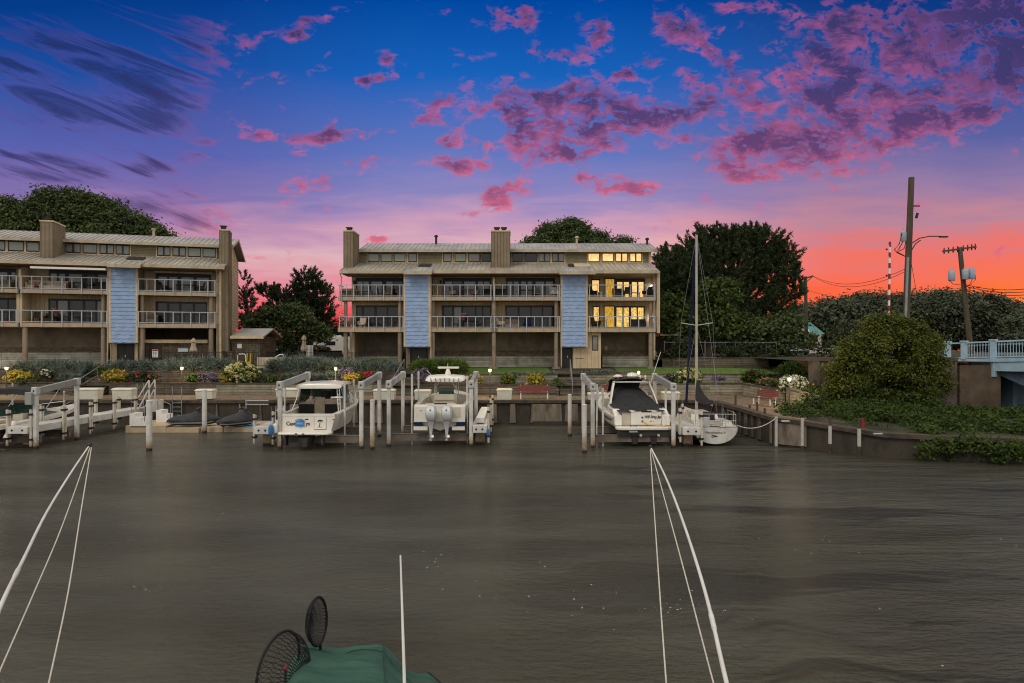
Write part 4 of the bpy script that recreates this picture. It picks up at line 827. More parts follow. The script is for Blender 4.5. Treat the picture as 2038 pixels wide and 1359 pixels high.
for a in ((152, 196, 773, 795, 45.7, 'dock box beside the upper lift beam of the bimini boat'), (222, 264, 773, 795, 45.7, 'dock box behind the ladder-like white stair rail'), (388, 424, 775, 794, 45.8, 'dock box standing behind the tall thin white pile'), (548, 592, 773, 790, 46.2, 'dock box half hidden behind the cuddy boat hardtop'), (742, 786, 775, 797, 45.6, 'dock box between the two pairs of grey lift beams'),
          (824, 857, 776, 797, 45.6, 'dock box half hidden behind the centre console boat'), (988, 1020, 774, 796, 45.6, 'greenish white dock box standing alone beside the centre lamp'), (1170, 1208, 782, 797, 45.5, 'dock box half hidden behind the bow of the sport cruiser'), (1319, 1354, 780, 800, 45.4, 'dock box behind the round lift pile of the sport cruiser')): dockbox(*a)

# ------------------------------------------------------------------ piles, catwalks and lifts
def pile(px, rt, rb_, w, label, mat='pile', taper=1.0, group='white sleeved mooring piles', sq=False):
    Y = YW(rb_); X = XX(px, Y); zt = ZZ(rt, Y); r = w * Y / F / 2
    mb = MB(); mb.lathe((0, 0, 0), [(r * 1.03, -1.2), (r, zt - .06), (r * 1.08, zt - .055), (r * 1.08, zt), (r * .5, zt + .03)], 14)
    return mb.build('mooring_pile', MT[mat], smooth=True, loc=(X, Y, 0), label=label, cat='pile', group=group)
pile(297, 797, 897, 11, 'lone white pile at the end of the long catwalk'); pile(407, 776, 862, 9, 'white pile carrying a dock box shape near the jet skis')
pile(741, 796, 894, 9, 'heavily rusted white pile between two lifts', 'pile_rusty'); pile(1134, 785, 868, 8, 'short white pile with rusty foot standing alone before the seawall', 'pile_rusty'); pile(1163, 805, 901, 9.5, 'rust stained white pile beside the sport cruiser lift', 'pile_rusty')
pile(25, 764, 850, 3.2, 'thin white guide pile behind the bimini top', group='thin white guide poles'); pile(127.5, 779, 850, 3, 'thin white guide pile beside the bimini boat bow', group='thin white guide poles')
def catwalk(x0, x1, y0, y1, z0, z1, poles, label, mat='white', legs=((.2,), (.8,))):
    o = empty('catwalk', ((x0 + x1) / 2, y0, 0), 0, label, 'catwalk', 'white catwalks between the boats'); cx = (x0 + x1) / 2
    mb = MB(); w = (x1 - x0) / 2
    secs = [[(-w, 0, z1), (-w + .1, -.03, z0 + .02), (w - .1, -.03, z0 + .02), (w, 0, z1)], [(-w, y1 - y0, z1), (-w, y1 - y0, z0), (w, y1 - y0, z0), (w, y1 - y0, z1)]]
    mb.box(-w, w, 0, y1 - y0, z0, z1); d_ = mb.build('deck_beam', MT[mat], o, bevel=.03)
    for x in (-w + .25, w - .25):
        mb = MB(); mb.tube([(x, -.012, (z0 + z1) / 2), (x, .02, (z0 + z1) / 2)], .055, 12); mb.build('bolt_hole', MT['black'], d_)
    for x, y, zb, zt in poles:
        mb = MB(); s = 1 if x > cx else -1; X_ = s * (w + .07)
        mb.tube([(X_, y - y0 - .09, zb), (X_, y - y0 - .09, zt)], .06, 8); mb.tube([(X_, y - y0 + .09, zb + .15), (X_, y - y0 + .09, zt - .06)], .06, 8)
        p_ = mb.build('guide_pole', MT['rawpipe'], o, smooth=True)
        for q0 in (zt - .3, zb + .3): mb = MB(); mb.box(X_ - .09, X_ + .09, y - y0 - .17, y - y0 + .17, q0, q0 + .1); mb.build('clamp', MT['black'], p_)
    for y in np.linspace(y0 + .9, y1 - .6, max(2, int((y1 - y0) / 4))):
        mb = MB(); mb.box(-.24, .24, y - y0 - .15, y - y0 + .15, -1, z0); mb.build('support_leg', MT['pile_rusty'], o)
    return o
catwalk(-26.02, -24.98, 33.7, 44.6, .8, 1.18, [(-25, y, .15, 2.05) for y in (33.95, 36.4, 38.7, 41.0, 43.3)] + [(-26, y, .2, 2.05) for y in (33.9, 36.3, 41.0, 43.4)], 'longest white catwalk beside the bimini boat')
catwalk(-13.5, -12.65, 34.2, 44.6, .72, 1.12, [(-13.5, 34.5, .2, 1.75), (-12.65, 34.5, .15, 1.9), (-13.5, 39, .3, 1.8)], 'white catwalk end beside the cuddy boat with blue and white fenders')
catwalk(-2.15, -1.32, 34.7, 44.6, .72, 1.12, [(-2.15, 34.9, .3, 2.0), (-1.32, 34.9, .2, 2.1), (-1.32, 38.6, .3, 2.2), (-1.32, 42, .3, 2.2), (-2.15, 40, .3, 2.2)], 'ribbed catwalk beside the twin outboard boat')
catwalk(8.9, 9.82, 34.0, 43.5, .70, 1.1, [(8.9, 34.4, .3, 2.1), (9.82, 34.2, .15, 1.95), (9.82, 38, .3, 2.0)], 'white catwalk end between the cruiser and the sailboat')
mb = MB(); mb.prism([(-1.95, 35.4, 1.19), (-1.5, 35.4, 1.19), (-1.5, 42, 1.19), (-1.95, 42, 1.19)], (0, 0, .25)); mb.build('storage_step', MT['plasticwhite'], label='white locker lying along the ribbed catwalk', cat='locker')
def lift(label, xl, xr, y0, y1, zt, outl=True, fronts=('l', 'r'), cradz=(.42, .42), poles=()):
    """Four-post boat lift: posts, a sloping grey beam over each side pair, brackets, two cradle beams low over the water."""
    o = empty('boat_lift', ((xl + xr) / 2, y0, 0), 0, label, 'boat lift', 'four post boat lifts'); cx = (xl + xr) / 2
    for side, x in (('l', xl - cx), ('r', xr - cx)):
        if side not in fronts: continue
        for y, zz in ((0, zt - .32), (y1 - y0, zt)):
            mb = MB(); mb.box(x - .1, x + .1, y - .1, y + .1, -1.2, zz); mb.build('lift_post', MT['pile'], o, bevel=.025)
            mb = MB(); mb.box(x - .15, x + .15, y - .16, y + .16, zz - .04, zz + .38); mb.build('motor_bracket', MT['bracket'], o, bevel=.05)
            mb = MB(); mb.tube([(x, y - .165, zz + .18), (x, y - .14, zz + .18)], .05, 10); mb.build('bolt_hole', MT['black'], o)
        mb = MB(); mb.beam((x, .165, zt - .15), (x, y1 - y0 - .165, zt + .17), .2, .34); mb.build('top_beam', MT['greybeam'], o, bevel=.02)
    for y in (.5, y1 - y0 - .4):
        mb = MB(); mb.box(xl - cx + .11, xr - cx - .11, y - .09, y + .09, cradz[0] - .17, cradz[0] + .17); mb.box(xl - cx + .11, xr - cx - .11, y - .12, y + .12, cradz[0] + .171, cradz[0] + .2); mb.build('cradle_beam', MT['cradle'], o)
    for px, Y, r0, r1 in poles:
        mb = MB(); x = XX(px, Y) - cx; z0, z1 = ZZ(r1, Y), ZZ(r0, Y); mb.tube([(x, Y - y0, z0 + .9), (x, Y - y0, z1)], .06, 8); mb.tube([(x, Y - y0, -.1), (x, Y - y0, z0 + .9)], .045, 8); mb.build('guide_pole', MT['white'], o, smooth=True)
    return o
Yl = 34.2
lift('boat lift holding the cuddy boat with the palm tree emblem', XX(556, 33.9), XX(724.5, 34.6), 34.0, 38.6, 3.45, poles=((567, 37, 762, 830), (686, 35.2, 760, 868), (704, 38.5, 754, 868)))
lift('boat lift holding the centre console boat with twin outboards', XX(774, 34.8), XX(938, 34.8), 34.8, 39.3, 3.45, poles=((820, 35.6, 744, 846), (833, 39, 739, 800), (930, 36, 748, 845)))
lift('boat lift holding the white cruiser with black covers', XX(1180, 34.2), XX(1340, 34.3), 34.3, 38.8, 3.35, poles=((1188, 37.0, 765, 870), (1200, 34.9, 772, 876), (1325, 36.5, 775, 860)))
lb_ = lift('boat lift beside the bimini boat with a grey control box on its post', -30.5, -24.75, 34.0, 37.2, 3.15, fronts=('r',))
mb = MB(); mb.box(2.52, 2.86, -.32, -.11, 2.3, 2.95); mb.build('control_box', MT['greybeam'], lb_, bevel=.03)
def fender(px, r0, r1, Y, mat, label):
    z0, z1 = ZZ(r1, Y), ZZ(r0, Y); r = (z1 - z0) * .22; mb = MB(); X = XX(px, Y)
    mb.lathe((X, Y, z0), [(r * .3, 0), (r * .9, r * .4), (r, r), (r, z1 - z0 - r), (r * .8, z1 - z0 - r * .4), (r * .2, z1 - z0)], 10)
    mb.tube([(X, Y, z1), (X, Y + .1, z1 + .9)], .012, 5); mb.build('fender', MT[mat], smooth=True, label=label, cat='fender', group='fenders hung on the catwalks')
fender(539, 845, 867, 33.6, 'bluefender', 'blue fender hung from the catwalk by the cuddy boat'); fender(548, 842, 863, 33.8, 'whitefender', 'white fender hung beside the blue one'); fender(971, 853, 867, 34.3, 'bluefender', 'blue fender hung from the ribbed catwalk')
# floating dock with two covered jet skis
fd = empty('floating_dock', (XX(380, 41), 41, 0), 0, 'low beige floating dock under the two covered jet skis', 'floating dock'); ox = XX(380, 41)
slab(fd, 'float', 'beige_dock', (XX(250, 40.4) - ox, XX(330, 40.4) - ox, -.6, 3.2, -.1, .42)); slab(fd, 'float', 'beige_dock', (XX(331, 40.4) - ox, XX(395, 40.4) - ox, -.6, 3.4, -.1, .3)); slab(fd, 'float', 'beige_dock', (XX(396, 40.4) - ox, XX(440, 40.4) - ox, -.4, 3.4, -.1, .3)); slab(fd, 'float', 'beige_dock', (XX(441, 41) - ox, XX(530, 41) - ox, -.3, 3.2, -.1, .3))
mb = MB(); x = XX(487, 41) - ox; mb.prism([(x, -.32, .305), (x + .5, -.32, .305), (x + .8, .5, .305), (x + .3, .5, .305)], (0, 0, .01)); mb.build('blue_mat', MT['flag_blue'], fd)
def jetski(px, Y, z, rz, label, s=1.0):
    o = empty('jet_ski', (XX(px, Y), Y, z), rz, label, 'jet ski', 'covered jet skis on the floating dock')
    st = [(-1.45, .28, .18, .42), (-1.1, .5, .06, .62), (-.5, .58, 0, .74), (.1, .58, 0, .82), (.35, .5, 0, 1.12), (.6, .52, 0, 1.0), (1.0, .46, .04, .72), (1.4, .26, .14, .56), (1.6, .05, .3, .46)]
    secs = []
    for x, w, zb, zt in st:
        secs.append([(x * s, -w * .6, zb), (x * s, -w, zb + .25), (x * s, -w * .95, min(zt - .1, zb + .42)), (x * s, -w * .45, zt - .08), (x * s, 0, zt), (x * s, w * .45, zt - .08), (x * s, w * .95, min(zt - .1, zb + .42)), (x * s, w, zb + .25), (x * s, w * .6, zb)])
    mb = MB(); mb.loft(secs, closed=True); mb.face(range(9)); mb.face([len(mb.v) - 9 + i for i in range(9)]); b_ = mb.build('fitted_cover', MT['cover_ski'], o, smooth=True)
    ss_ = b_.modifiers.new('soft', 'SUBSURF'); ss_.levels = ss_.render_levels = 2
    mb = MB(); mb.tube([(.3, -.42, 1.0), (.42, 0, 1.1), (.3, .42, 1.0)], .07, 8); mb.build('handlebar_bulge', MT['cover_ski'], o, smooth=True)
    mb = MB(); mb.loft([[(-1.5, -.3, .22), (-1.1, -.53, .18), (.9, -.52, .16), (1.5, -.15, .3)], [(-1.5, -.31, .3), (-1.1, -.55, .26), (.9, -.54, .24), (1.5, -.16, .38)]]); mb.build('hull_band', MT['greybeam'], o)
jetski(384, 41.2, .35, R(14), 'covered jet ski lying side on behind the thin white pile', 1.05); jetski(474, 41.0, .35, R(58), 'covered jet ski with its nose toward the seawall beside the blue mat', 1.0)
def ladder(px0, px1, r0, r1, Y, label):
    x0, x1 = XX(px0, Y), XX(px1, Y); z0, z1 = ZZ(r1, Y), ZZ(r0, Y); mb = MB()
    for x in (x0, x1): mb.tube([(x, Y, z0), (x, Y, z1)], .03, 6)
    z = z0 + .2
    while z < 1.7: mb.tube([(x0, Y, z), (x1, Y, z)], .022, 6); z += .28
    mb.build('steel_ladder', MT['galv'], label=label, cat='ladder')
ladder(343, 361.5, 769, 832, 44.9, 'steel ladder on the seawall behind the jet skis'); ladder(273, 286, 763, 826, 44.9, 'pair of tall thin steel ladder rails beside the white stair rail')
def dsteps(px, Y, z, label, n=3):
    X = XX(px, Y); mb = MB(); o = empty('dock_steps', (X, Y, z), 0, label, 'steps', 'white boarding steps on the floating dock')
    for i in range(n): mb.box(-.5 + i * .32, .5, 0, .8, i * .26 + .001, (i + 1) * .26)
    mb.v = [(-x, y, z_) for x, y, z_ in mb.v]; mb.build('tread', MT['plasticwhite'], o)
    mb = MB(); mb.tube([(-.4, .02, .78), (-.4, .02, 1.5), (.42, .02, 1.15), (.42, .02, .27)], .025, 6); mb.build('handrail', MT['galv'], o)
dsteps(274, 40.3, .42, 'lower white boarding steps at the near edge of the float'); dsteps(326, 42.3, .42, 'white boarding steps with a handrail beside the seawall')
mb = MB(); Y = 44.0; x0, x1 = XX(292, Y), XX(304, Y)
for dx in (0, .7): mb.beam((x0, Y - 1 + dx, 1.18), (x0 + .75, Y - 1 + dx, 2.6), .07, .07); mb.beam((x0 + .02, Y - 1 + dx, 2.0), (x0 + .7, Y - 1 + dx, 3.1), .06, .06); mb.beam((x0 + .72, Y - 1 + dx, 1.1), (x0 + .72, Y - 1 + dx, 3.1), .07, .07)
mb.build('stair_rail', MT['white'], label='sloping white stair rail at the far end of the long catwalk', cat='handrail')
mb = MB(); mb.box(XX(297, 44), XX(321, 44), 43.6, 44.3, .95, 1.75); mb.build('pedestal_box', MT['white'], bevel=.03, label='squat white box at the landward end of the long catwalk', cat='box')
mb = MB(); Y = 45.05
for px in (472, 479): pass
mb.tube([(XX(512, Y), Y - 2, 1.75), (XX(556, Y), Y - 2, 1.75)], .05, 6); mb.tube([(XX(512, Y), Y - 2, 1.5), (XX(556, Y), Y - 2, 1.5)], .05, 6); mb.tube([(XX(513.5, Y), Y - 2, -.6), (XX(513.5, Y), Y - 2, 2.2)], .05, 6)
mb.build('pipe_barrier', MT['galv'], label='low galvanised pipe barrier beside the cuddy boat', cat='barrier')

# ------------------------------------------------------------------ boats
def text_mesh(txt, size, mat, parent, loc, rot=(R(90), 0, 0), shear=0.0, name='lettering', ext=.004, sx=1.0, bold=0.0):
    cu = bpy.data.curves.new(name, 'FONT'); cu.body = txt; cu.size = size; cu.extrude = ext; cu.shear = shear; cu.align_x = 'CENTER'; cu.align_y = 'CENTER'; cu.offset = bold
    t_ = bpy.data.objects.new('tmp', cu); COL.objects.link(t_)
    me = bpy.data.meshes.new_from_object(t_.evaluated_get(bpy.context.evaluated_depsgraph_get()))
    bpy.data.objects.remove(t_); me.name = name; me.materials.clear(); me.materials.append(mat)
    o = bpy.data.objects.new(name, me); o.location = loc; o.rotation_euler = rot; o.scale = (sx, 1, 1); link(o, parent); return o
def hull(root, L, B, zs0, zs1, zc, zk, sd, sole, tf=.93, bow=2.4, gw=.2, top='gel', low='gel', stripe=None, keelup=5, flare=.86, camber=.12, n=22, tbox=True):
    """A moulded hull: shell, gunwale, fore deck and cockpit. The keel line runs forward (+y), the transom is at y = 0."""
    S = []
    for i in range(n + 1):
        s = i / n
        b = B / 2 * ((tf + (1 - tf) * math.sin(min(s / .4, 1) * math.pi / 2)) if s < .4 else max(.012, (1 - ((s - .4) / .6) ** bow)) ** .85)
        zs = zs0 + (zs1 - zs0) * s ** 1.5
        bc = b * flare * (1 - .28 * s ** 2); c = zc + (zs - zc) * .62 * s ** 3; k = zk + (zs - .25 - zk) * s ** keelup; k = min(k, c - .005)
        y = s * L * (1 if s < .999 else 1)
        S.append((y, b, zs, bc, c, k))
    mb = MB(); secs = []
    for y, b, zs, bc, c, k in S:
        st = .62; m = (b + (bc - b) * (1 - st) * .8, c + (zs - c) * st)
        half = [(b, zs), (b * .995, zs - .1), m, (bc + .015, c + .06), (bc, c), (bc * .5, (c + k) / 2 - .02), (0, k)]
        secs.append([(x, y, z) for x, z in half] + [(-x, y, z) for x, z in half[-2::-1]])
    si = [0, 0, 0, 2 if stripe else 0, 1, 1]; mb.loft(secs, si + si[::-1])
    mb.face([0 + j for j in range(13)], 0)
    mats = [MT[top], MT[low]] + ([MT[stripe]] if stripe else [])
    h = mb.build('hull', mats, root, smooth=True)
    mb = MB(); sec2 = []
    for y, b, zs, bc, c, k in S:
        g = min(gw, b * .8)
        half = [(b + .03, zs - .06), (b + .035, zs + .03), (b - .03, zs + .06), (b - g, zs + .06), (b - g, zs - .02)]
        sec2.append(half)
    for sg in (1, -1): mb.loft([[(sg * x, y, z) for x, z in half] for (y, *_), half in zip(S, sec2)])
    mb.box(-S[0][1], S[0][1], -.02, gw, zs0 - .05, zs0 + .06)
    mb.build('gunwale', MT['gel'], root, smooth=True)
    mb = MB(); dk = [t_ for t_ in S if t_[0] >= sd * L - 1e-6]
    rows_ = []
    for y, b, zs, bc, c, k in dk:
        g = min(gw, b * .8) - .002; rows_.append([((b - g) * u, y, zs + .058 + camber * (1 - u * u)) for u in (-1, -.66, -.33, 0, .33, .66, 1)])
    mb.loft(rows_); mb.build('foredeck', MT['gel'], root, smooth=True)
    mb = MB(); ck = [t_ for t_ in S if t_[0] <= sd * L + 1e-6]
    mb.loft([[(-(b - gw), y, zs + .05), (-(b - gw - .06), y, sole), ((b - gw - .06), y, sole), ((b - gw), y, zs + .05)] for y, b, zs, bc, c, k in ck])
    y, b, zs, *_ = ck[-1]; mb.poly([(-(b - gw), y, zs + .06 + camber), (-(b - gw - .06), y, sole), (b - gw - .06, y, sole), (b - gw, y, zs + .06 + camber)])
    y, b, zs, *_ = ck[0]; mb.poly([(-(b - gw), y + gw, zs + .05), (-(b - gw), y + gw, sole), (b - gw, y + gw, sole), (b - gw, y + gw, zs + .05)])
    mb.build('cockpit', MT['gel_inner'], root)
    return S
def at_s(S, L, y):
    ys = [q_[0] for q_ in S]; return [float(np.interp(y, ys, [q_[j] for q_ in S])) for j in range(1, 6)]
def rail_tubes(name, root, paths, r=.018, mat='chrome'):
    mb = MB()
    for p in paths: mb.tube(p, r, 6)
    return mb.build(name, MT[mat], root, smooth=True)

# cuddy boat with hard top and palm tree
Yb = 34.0; B1 = empty('cuddy_boat', (XX(610.5, Yb), Yb, 0), 0, 'white hardtop cuddy boat with a palm tree emblem and blue flag on its stern', 'boat', 'boats on their lifts')
Lb = 8.6; S = hull(B1, Lb, 3.05, 1.75, 2.12, .86, .55, .52, .95, tf=.96, bow=2.2, gw=.2, low='bottom')
mb = MB(); mb.loft([[(-1.36, -.02, .86), (1.36, -.02, .86)], [(-1.36, -.55, .86), (1.3, -.55, .86)]]); mb = MB(); mb.prism([(-1.38, .0, .78), (1.38, 0, .78), (1.38, -.4, .78), (1.25, -.6, .78), (-1.25, -.6, .78), (-1.38, -.4, .78)], (0, 0, .13)); pl = mb.build('swim_platform', MT['gel'], B1, bevel=.04)
for x in (-.35, 0.0): mb = MB(); mb.box(x - .06, x + .06, -.62, -.585, .82, .88); mb.build('step_slot', MT['black'], pl)
mb = MB()
for x in (-1.0, .9): mb = MB(); mb.beam((x, 0, .45), (x, -.35, .5), .1, .5); mb.build('trim_tab', MT['bottom'], B1)
mb = MB(); mb.loft([[(-.45, -.02, .75), (.45, -.02, .75), (.3, -.02, .12), (-.3, -.02, .12)], [(-.25, -.62, .6), (.25, -.62, .6), (.2, -.62, .18), (-.2, -.62, .18)]], closed=True); mb.face((4, 5, 6, 7)); mb.build('stern_drive', MT['bottom'], B1)
slab(B1, 'transom_door', 'gel', (.40, 1.0, -.022, -.008, 1.03, 1.62)); db = MB()
for b_ in ((.385, .40, -.02, -.001, 1.0, 1.64), (1.0, 1.015, -.02, -.001, 1.0, 1.64), (.385, 1.015, -.02, -.001, .99, 1.005)): db.box(*b_)
db.build('door_seam', MT['soffit'], B1)
pm = MB()                                            # the palm tree emblem
pm.prism([(.64, -.026, 1.14), (.68, -.026, 1.14), (.72, -.026, 1.42), (.69, -.026, 1.42)], (0, -.004, 0)); pm.box(.56, .8, -.03, -.026, 1.12, 1.14); pe = pm.build('palm_emblem', MT['text_brown'], B1)
pm = MB()
for ang, ln in ((15, .17), (55, .13), (100, .1), (140, .14), (175, .16), (-25, .15), (205, .15)):
    a_ = R(ang); c = Vector((.705, -.028, 1.44)); tip = c + Vector((math.cos(a_) * ln, 0, math.sin(a_) * ln * .55 - abs(math.cos(a_)) * .03)); nn = Vector((-math.sin(a_), 0, math.cos(a_))) * .035
    pm.prism([c - nn * .4, (c + tip) / 2 + Vector((0, 0, .045)) - nn, tip, (c + tip) / 2 + Vector((0, 0, .045)) + nn], (0, -.004, 0))
pm.build('palm_crown', MT['palm_green'], pe)
text_mesh('Cast', .27, MT['text_brown'], B1, (-.82, -.012, 1.3), name='lettering', bold=.006); text_mesh('ys', .27, MT['text_brown'], B1, (.06, -.012, 1.3), name='lettering', bold=.006)
fm_ = MB(); secs = []
for i in range(9): x = -.57 + .46 * i / 8; w_ = .025 * math.sin(i * 1.3); secs.append([(x, -.06 + w_, 1.15 + .01 * math.sin(i)), (x, -.05 + w_ * .6, 1.48 - .02 * math.sin(i * .8 + 1))])
fm_.loft(secs); fo = fm_.build('flag', MT['flag_blue'], B1)
fm_ = MB(); fm_.tube([(-.58, -.06, 1.49), (-.34, -.05, 1.545), (-.1, -.06, 1.49)], .016, 6); fm_.build('flag_hem', MT['door_dark'], fo)
slab(fo, 'flag_emblem', 'transformer', (-.5, -.18, -.1, -.092, 1.27, 1.37))
for x in (-1.55, ): pass
slab(B1, 'deck_vent', 'black', (-.08, .08, -.012, -.001, 1.5, 1.56)); slab(B1, 'deck_vent', 'black', (1.35, 1.43, -.03, -.006, 1.5, 1.54))
# cabin trunk, windscreen, hardtop
mb = MB(); mb.loft([[(-1.18, 4.3, 2.0), (-1.02, 4.5, 2.42), (1.02, 4.5, 2.42), (1.18, 4.3, 2.0)], [(-.85, 6.6, 2.22), (-.7, 6.3, 2.5), (.7, 6.3, 2.5), (.85, 6.6, 2.22)]]); mb.build('cabin_trunk', MT['gel'], B1, smooth=True)
mb = MB(); mb.poly([(-1.15, 4.45, 2.38), (1.15, 4.45, 2.38), (1.05, 4.2, 3.12), (-1.05, 4.2, 3.12)])
for sg in (-1, 1): mb.poly([(sg * 1.16, 4.44, 2.3), (sg * 1.06, 4.2, 3.12), (sg * 1.14, 2.5, 3.1), (sg * 1.3, 2.6, 2.0)])
mb.build('windscreen', MT['tint'], B1)
mb = MB(); rr_ = []
for y, w, z in ((2.1, 1.2, 3.12), (2.16, 1.26, 3.2), (3.5, 1.28, 3.28), (4.7, 1.18, 3.24), (4.8, 1.1, 3.17)): rr_.append([(-w, y, z - .1), (-w * .97, y, z), (-w * .5, y, z + .06), (0, y, z + .075), (w * .5, y, z + .06), (w * .97, y, z), (w, y, z - .1), (w * .9, y, z - .13), (-w * .9, y, z - .13)])
mb.loft(rr_, closed=True); mb.face(range(9)); mb.face([len(mb.v) - 9 + i for i in range(9)]); mb.build('hardtop', MT['gel'], B1, smooth=True)
rail_tubes('hardtop_frame', B1, [[(sg * 1.12, 2.2, 3.05), (sg * 1.2, 2.0, 2.4), (sg * 1.32, 1.6, 1.82)] for sg in (-1, 1)] + [[(sg * 1.12, 2.5, 3.05), (sg * 1.3, 2.7, 1.95)] for sg in (-1, 1)] + [[(.98, 2.2, 3.0), (1.25, 1.5, 1.8)]] + [[(.98 + .03 * k, 2.2 - .1 * k, 2.9 - .25 * k), (1.14 + .03 * k, 2.25 - .1 * k, 2.9 - .25 * k)] for k in range(4)], .024)
slab(B1, 'mesh_curtain', 'mesh_black', (-1.17, -.29, 2.28, 2.30, 1.28, 2.12)); slab(B1, 'mesh_curtain', 'mesh_black', (.29, 1.12, 2.28, 2.30, 1.28, 2.12))
slab(B1, 'canvas_door', 'cushion', (-.28, .28, 2.27, 2.31, 1.28, 2.5)); slab(B1, 'canvas_edge', 'black', (-.3, -.282, 2.265, 2.315, 1.28, 3.08), (.282, .3, 2.265, 2.315, 1.28, 3.08))
mb = MB(); mb.prism([(-1.17, 2.26, 2.121), (-.302, 2.26, 2.121), (-.302, 2.26, 2.45), (-1.05, 2.26, 2.2)], (0, .02, 0)); mb.prism([(.302, 2.26, 2.121), (1.12, 2.26, 2.121), (1.12, 2.26, 2.4), (.302, 2.26, 2.42)], (0, .02, 0)); mb.build('curtain_panel', MT['cushion'], B1)
slab(B1, 'helm_console', 'gel_inner', (.25, 1.05, 3.6, 4.2, .98, 2.3)); slab(B1, 'helm_seat', 'canvas', (-.2, .24, 3.2, 3.6, 1.6, 2.75))
rail_tubes('bow_rail', B1, [[(sg * at_s(S, Lb, 4.4)[0] * .95, 4.4, 2.0), (sg * at_s(S, Lb, 5.2)[0] * .93, 5.2, 2.55), (sg * at_s(S, Lb, 7)[0] * .9, 7, 2.68), (sg * .12, 8.7, 2.75)] for sg in (-1, 1)] + [[(sg * at_s(S, Lb, y)[0] * .93, y, 2.0 + y * .01), (sg * at_s(S, Lb, y)[0] * .92, y, 2.66)] for y in (5.4, 6.4, 7.4) for sg in (-1, 1)])
mb = MB()
for k in range(6): mb.tube([(-1.62, .2 + k * .1, 1.95 - .04 * k), (-1.5, .22 + k * .1, 2.25 - .04 * k), (-1.38, .25 + k * .1, 1.9)], .03, 6)
mb.build('coiled_hose', MT['whitefender'], B1)

# centre console with two outboards
Yb = 35.3; xb = (XX(876, Yb)); B2 = empty('centre_console_boat', (xb, Yb, 0), 0, 'white centre console boat with twin silver outboards and a radar over its T-top', 'boat', 'boats on their lifts')
Lb = 8.6; S = hull(B2, Lb, 2.95, 2.12, 2.35, 1.22, .78, .60, 1.35, tf=.94, bow=2.6, gw=.22, low='gel', camber=.06)
slab(B2, 'transom_corner', 'gel', (-1.36, -.62, -.28, -.01, 1.28, 2.1)); slab(B2, 'transom_corner', 'gel', (.68, 1.36, -.28, -.01, 1.28, 2.1))
slab(B2, 'blue_band', 'navy', (-1.33, -.9, -.31, -.281, 1.06, 1.26)); slab(B2, 'blue_band', 'navy', (.9, 1.33, -.31, -.281, 1.06, 1.26)); slab(B2, 'swim_step', 'gel', (-1.36, -.62, -.5, -.3, .86, 1.05)); slab(B2, 'swim_step', 'gel', (.68, 1.36, -.5, -.3, .86, 1.05))
slab(B2, 'boarding_door', 'gel_inner', (.72, 1.12, -.3, -.281, 1.5, 2.06)); text_mesh('IIIIIII', .06, MT['text_black'], B2, (-1.0, -.285, 1.88))
for x in (-.42, .42):
    e_ = empty('outboard_motor', (x, -.3, 0)); e_.parent = B2
    mb = MB(); rg = []
    for z, w, d0, d1 in ((1.38, .18, -.5, .05), (1.5, .26, -.62, .08), (1.75, .275, -.66, .1), (2.0, .26, -.62, .08), (2.14, .2, -.5, 0), (2.17, .1, -.35, -.1)): rg.append([(-w, d1, z), (-w, d0 + .1, z), (-w * .8, d0, z), (w * .8, d0, z), (w, d0 + .1, z), (w, d1, z)])
    mb.loft(rg, closed=True); mb.face(range(6)); mb.face([len(mb.v) - 6 + i for i in range(6)]); mb.build('cowling', MT['silver'], e_, smooth=True)
    mb = MB(); rg = []
    for z, w, d0, d1 in ((1.39, .2, -.5, .02), (1.2, .13, -.42, -.05), (.95, .09, -.38, -.08), (.7, .07, -.36, -.12), (.5, .06, -.38, -.1), (.3, .02, -.3, -.2)): rg.append([(-w, d1, z), (-w, d0, z), (w, d0, z), (w, d1, z)])
    mb.loft(rg, closed=True); mb.build('leg', MT['silver'], e_, smooth=True)
    mb = MB(); mb.lathe((0, 0, 0), [(.03, -.3), (.075, -.2), (.08, .05), (.05, .2)], 10); mb.v = [(a_, -.22 + c, .52 + b_) for a_, b_, c in mb.v]; mb.build('gearcase', MT['bracket'], e_, smooth=True)
    mb = MB()
    for k in range(3):
        a_ = k * 2.094 + .5; c = Vector((0, -.5, .52)); d_ = Vector((math.cos(a_), 0, math.sin(a_))); t2 = Vector((-d_.z, .35, d_.x)) * .08
        mb.prism([c, c + d_ * .12 + t2, c + d_ * .2 + t2 * .4, c + d_ * .14 - t2], (0, .012, 0))
    mb.build('propeller', MT['chrome'], e_)
    mb = MB(); mb.tube([(0, -.665, 1.98), (0, -.64, 1.98)], .04, 12); mb.build('emblem', MT['text_black'], e_)
slab(B2, 'transom_bracket', 'gel', (-.6, .66, -.25, -.01, 1.3, 1.75)); slab(B2, 'stern_bench', 'gel_inner', (-.85, .8, .25, .7, 1.36, 2.2)); slab(B2, 'bench_cushion', 'navy', (-.35, .35, .2, .249, 2.1, 2.24))
slab(B2, 'console', 'gel', (-.5, .5, 3.2, 4.3, 1.36, 2.5)); slab(B2, 'console_screen', 'tint', (-.45, .45, 3.3, 3.34, 2.501, 2.9)); slab(B2, 'leaning_post', 'gel_inner', (-.55, .55, 2.0, 2.6, 1.36, 2.28)); slab(B2, 'seat_back', 'gel_inner', (-.55, .55, 1.9, 1.999, 2.28, 2.6))
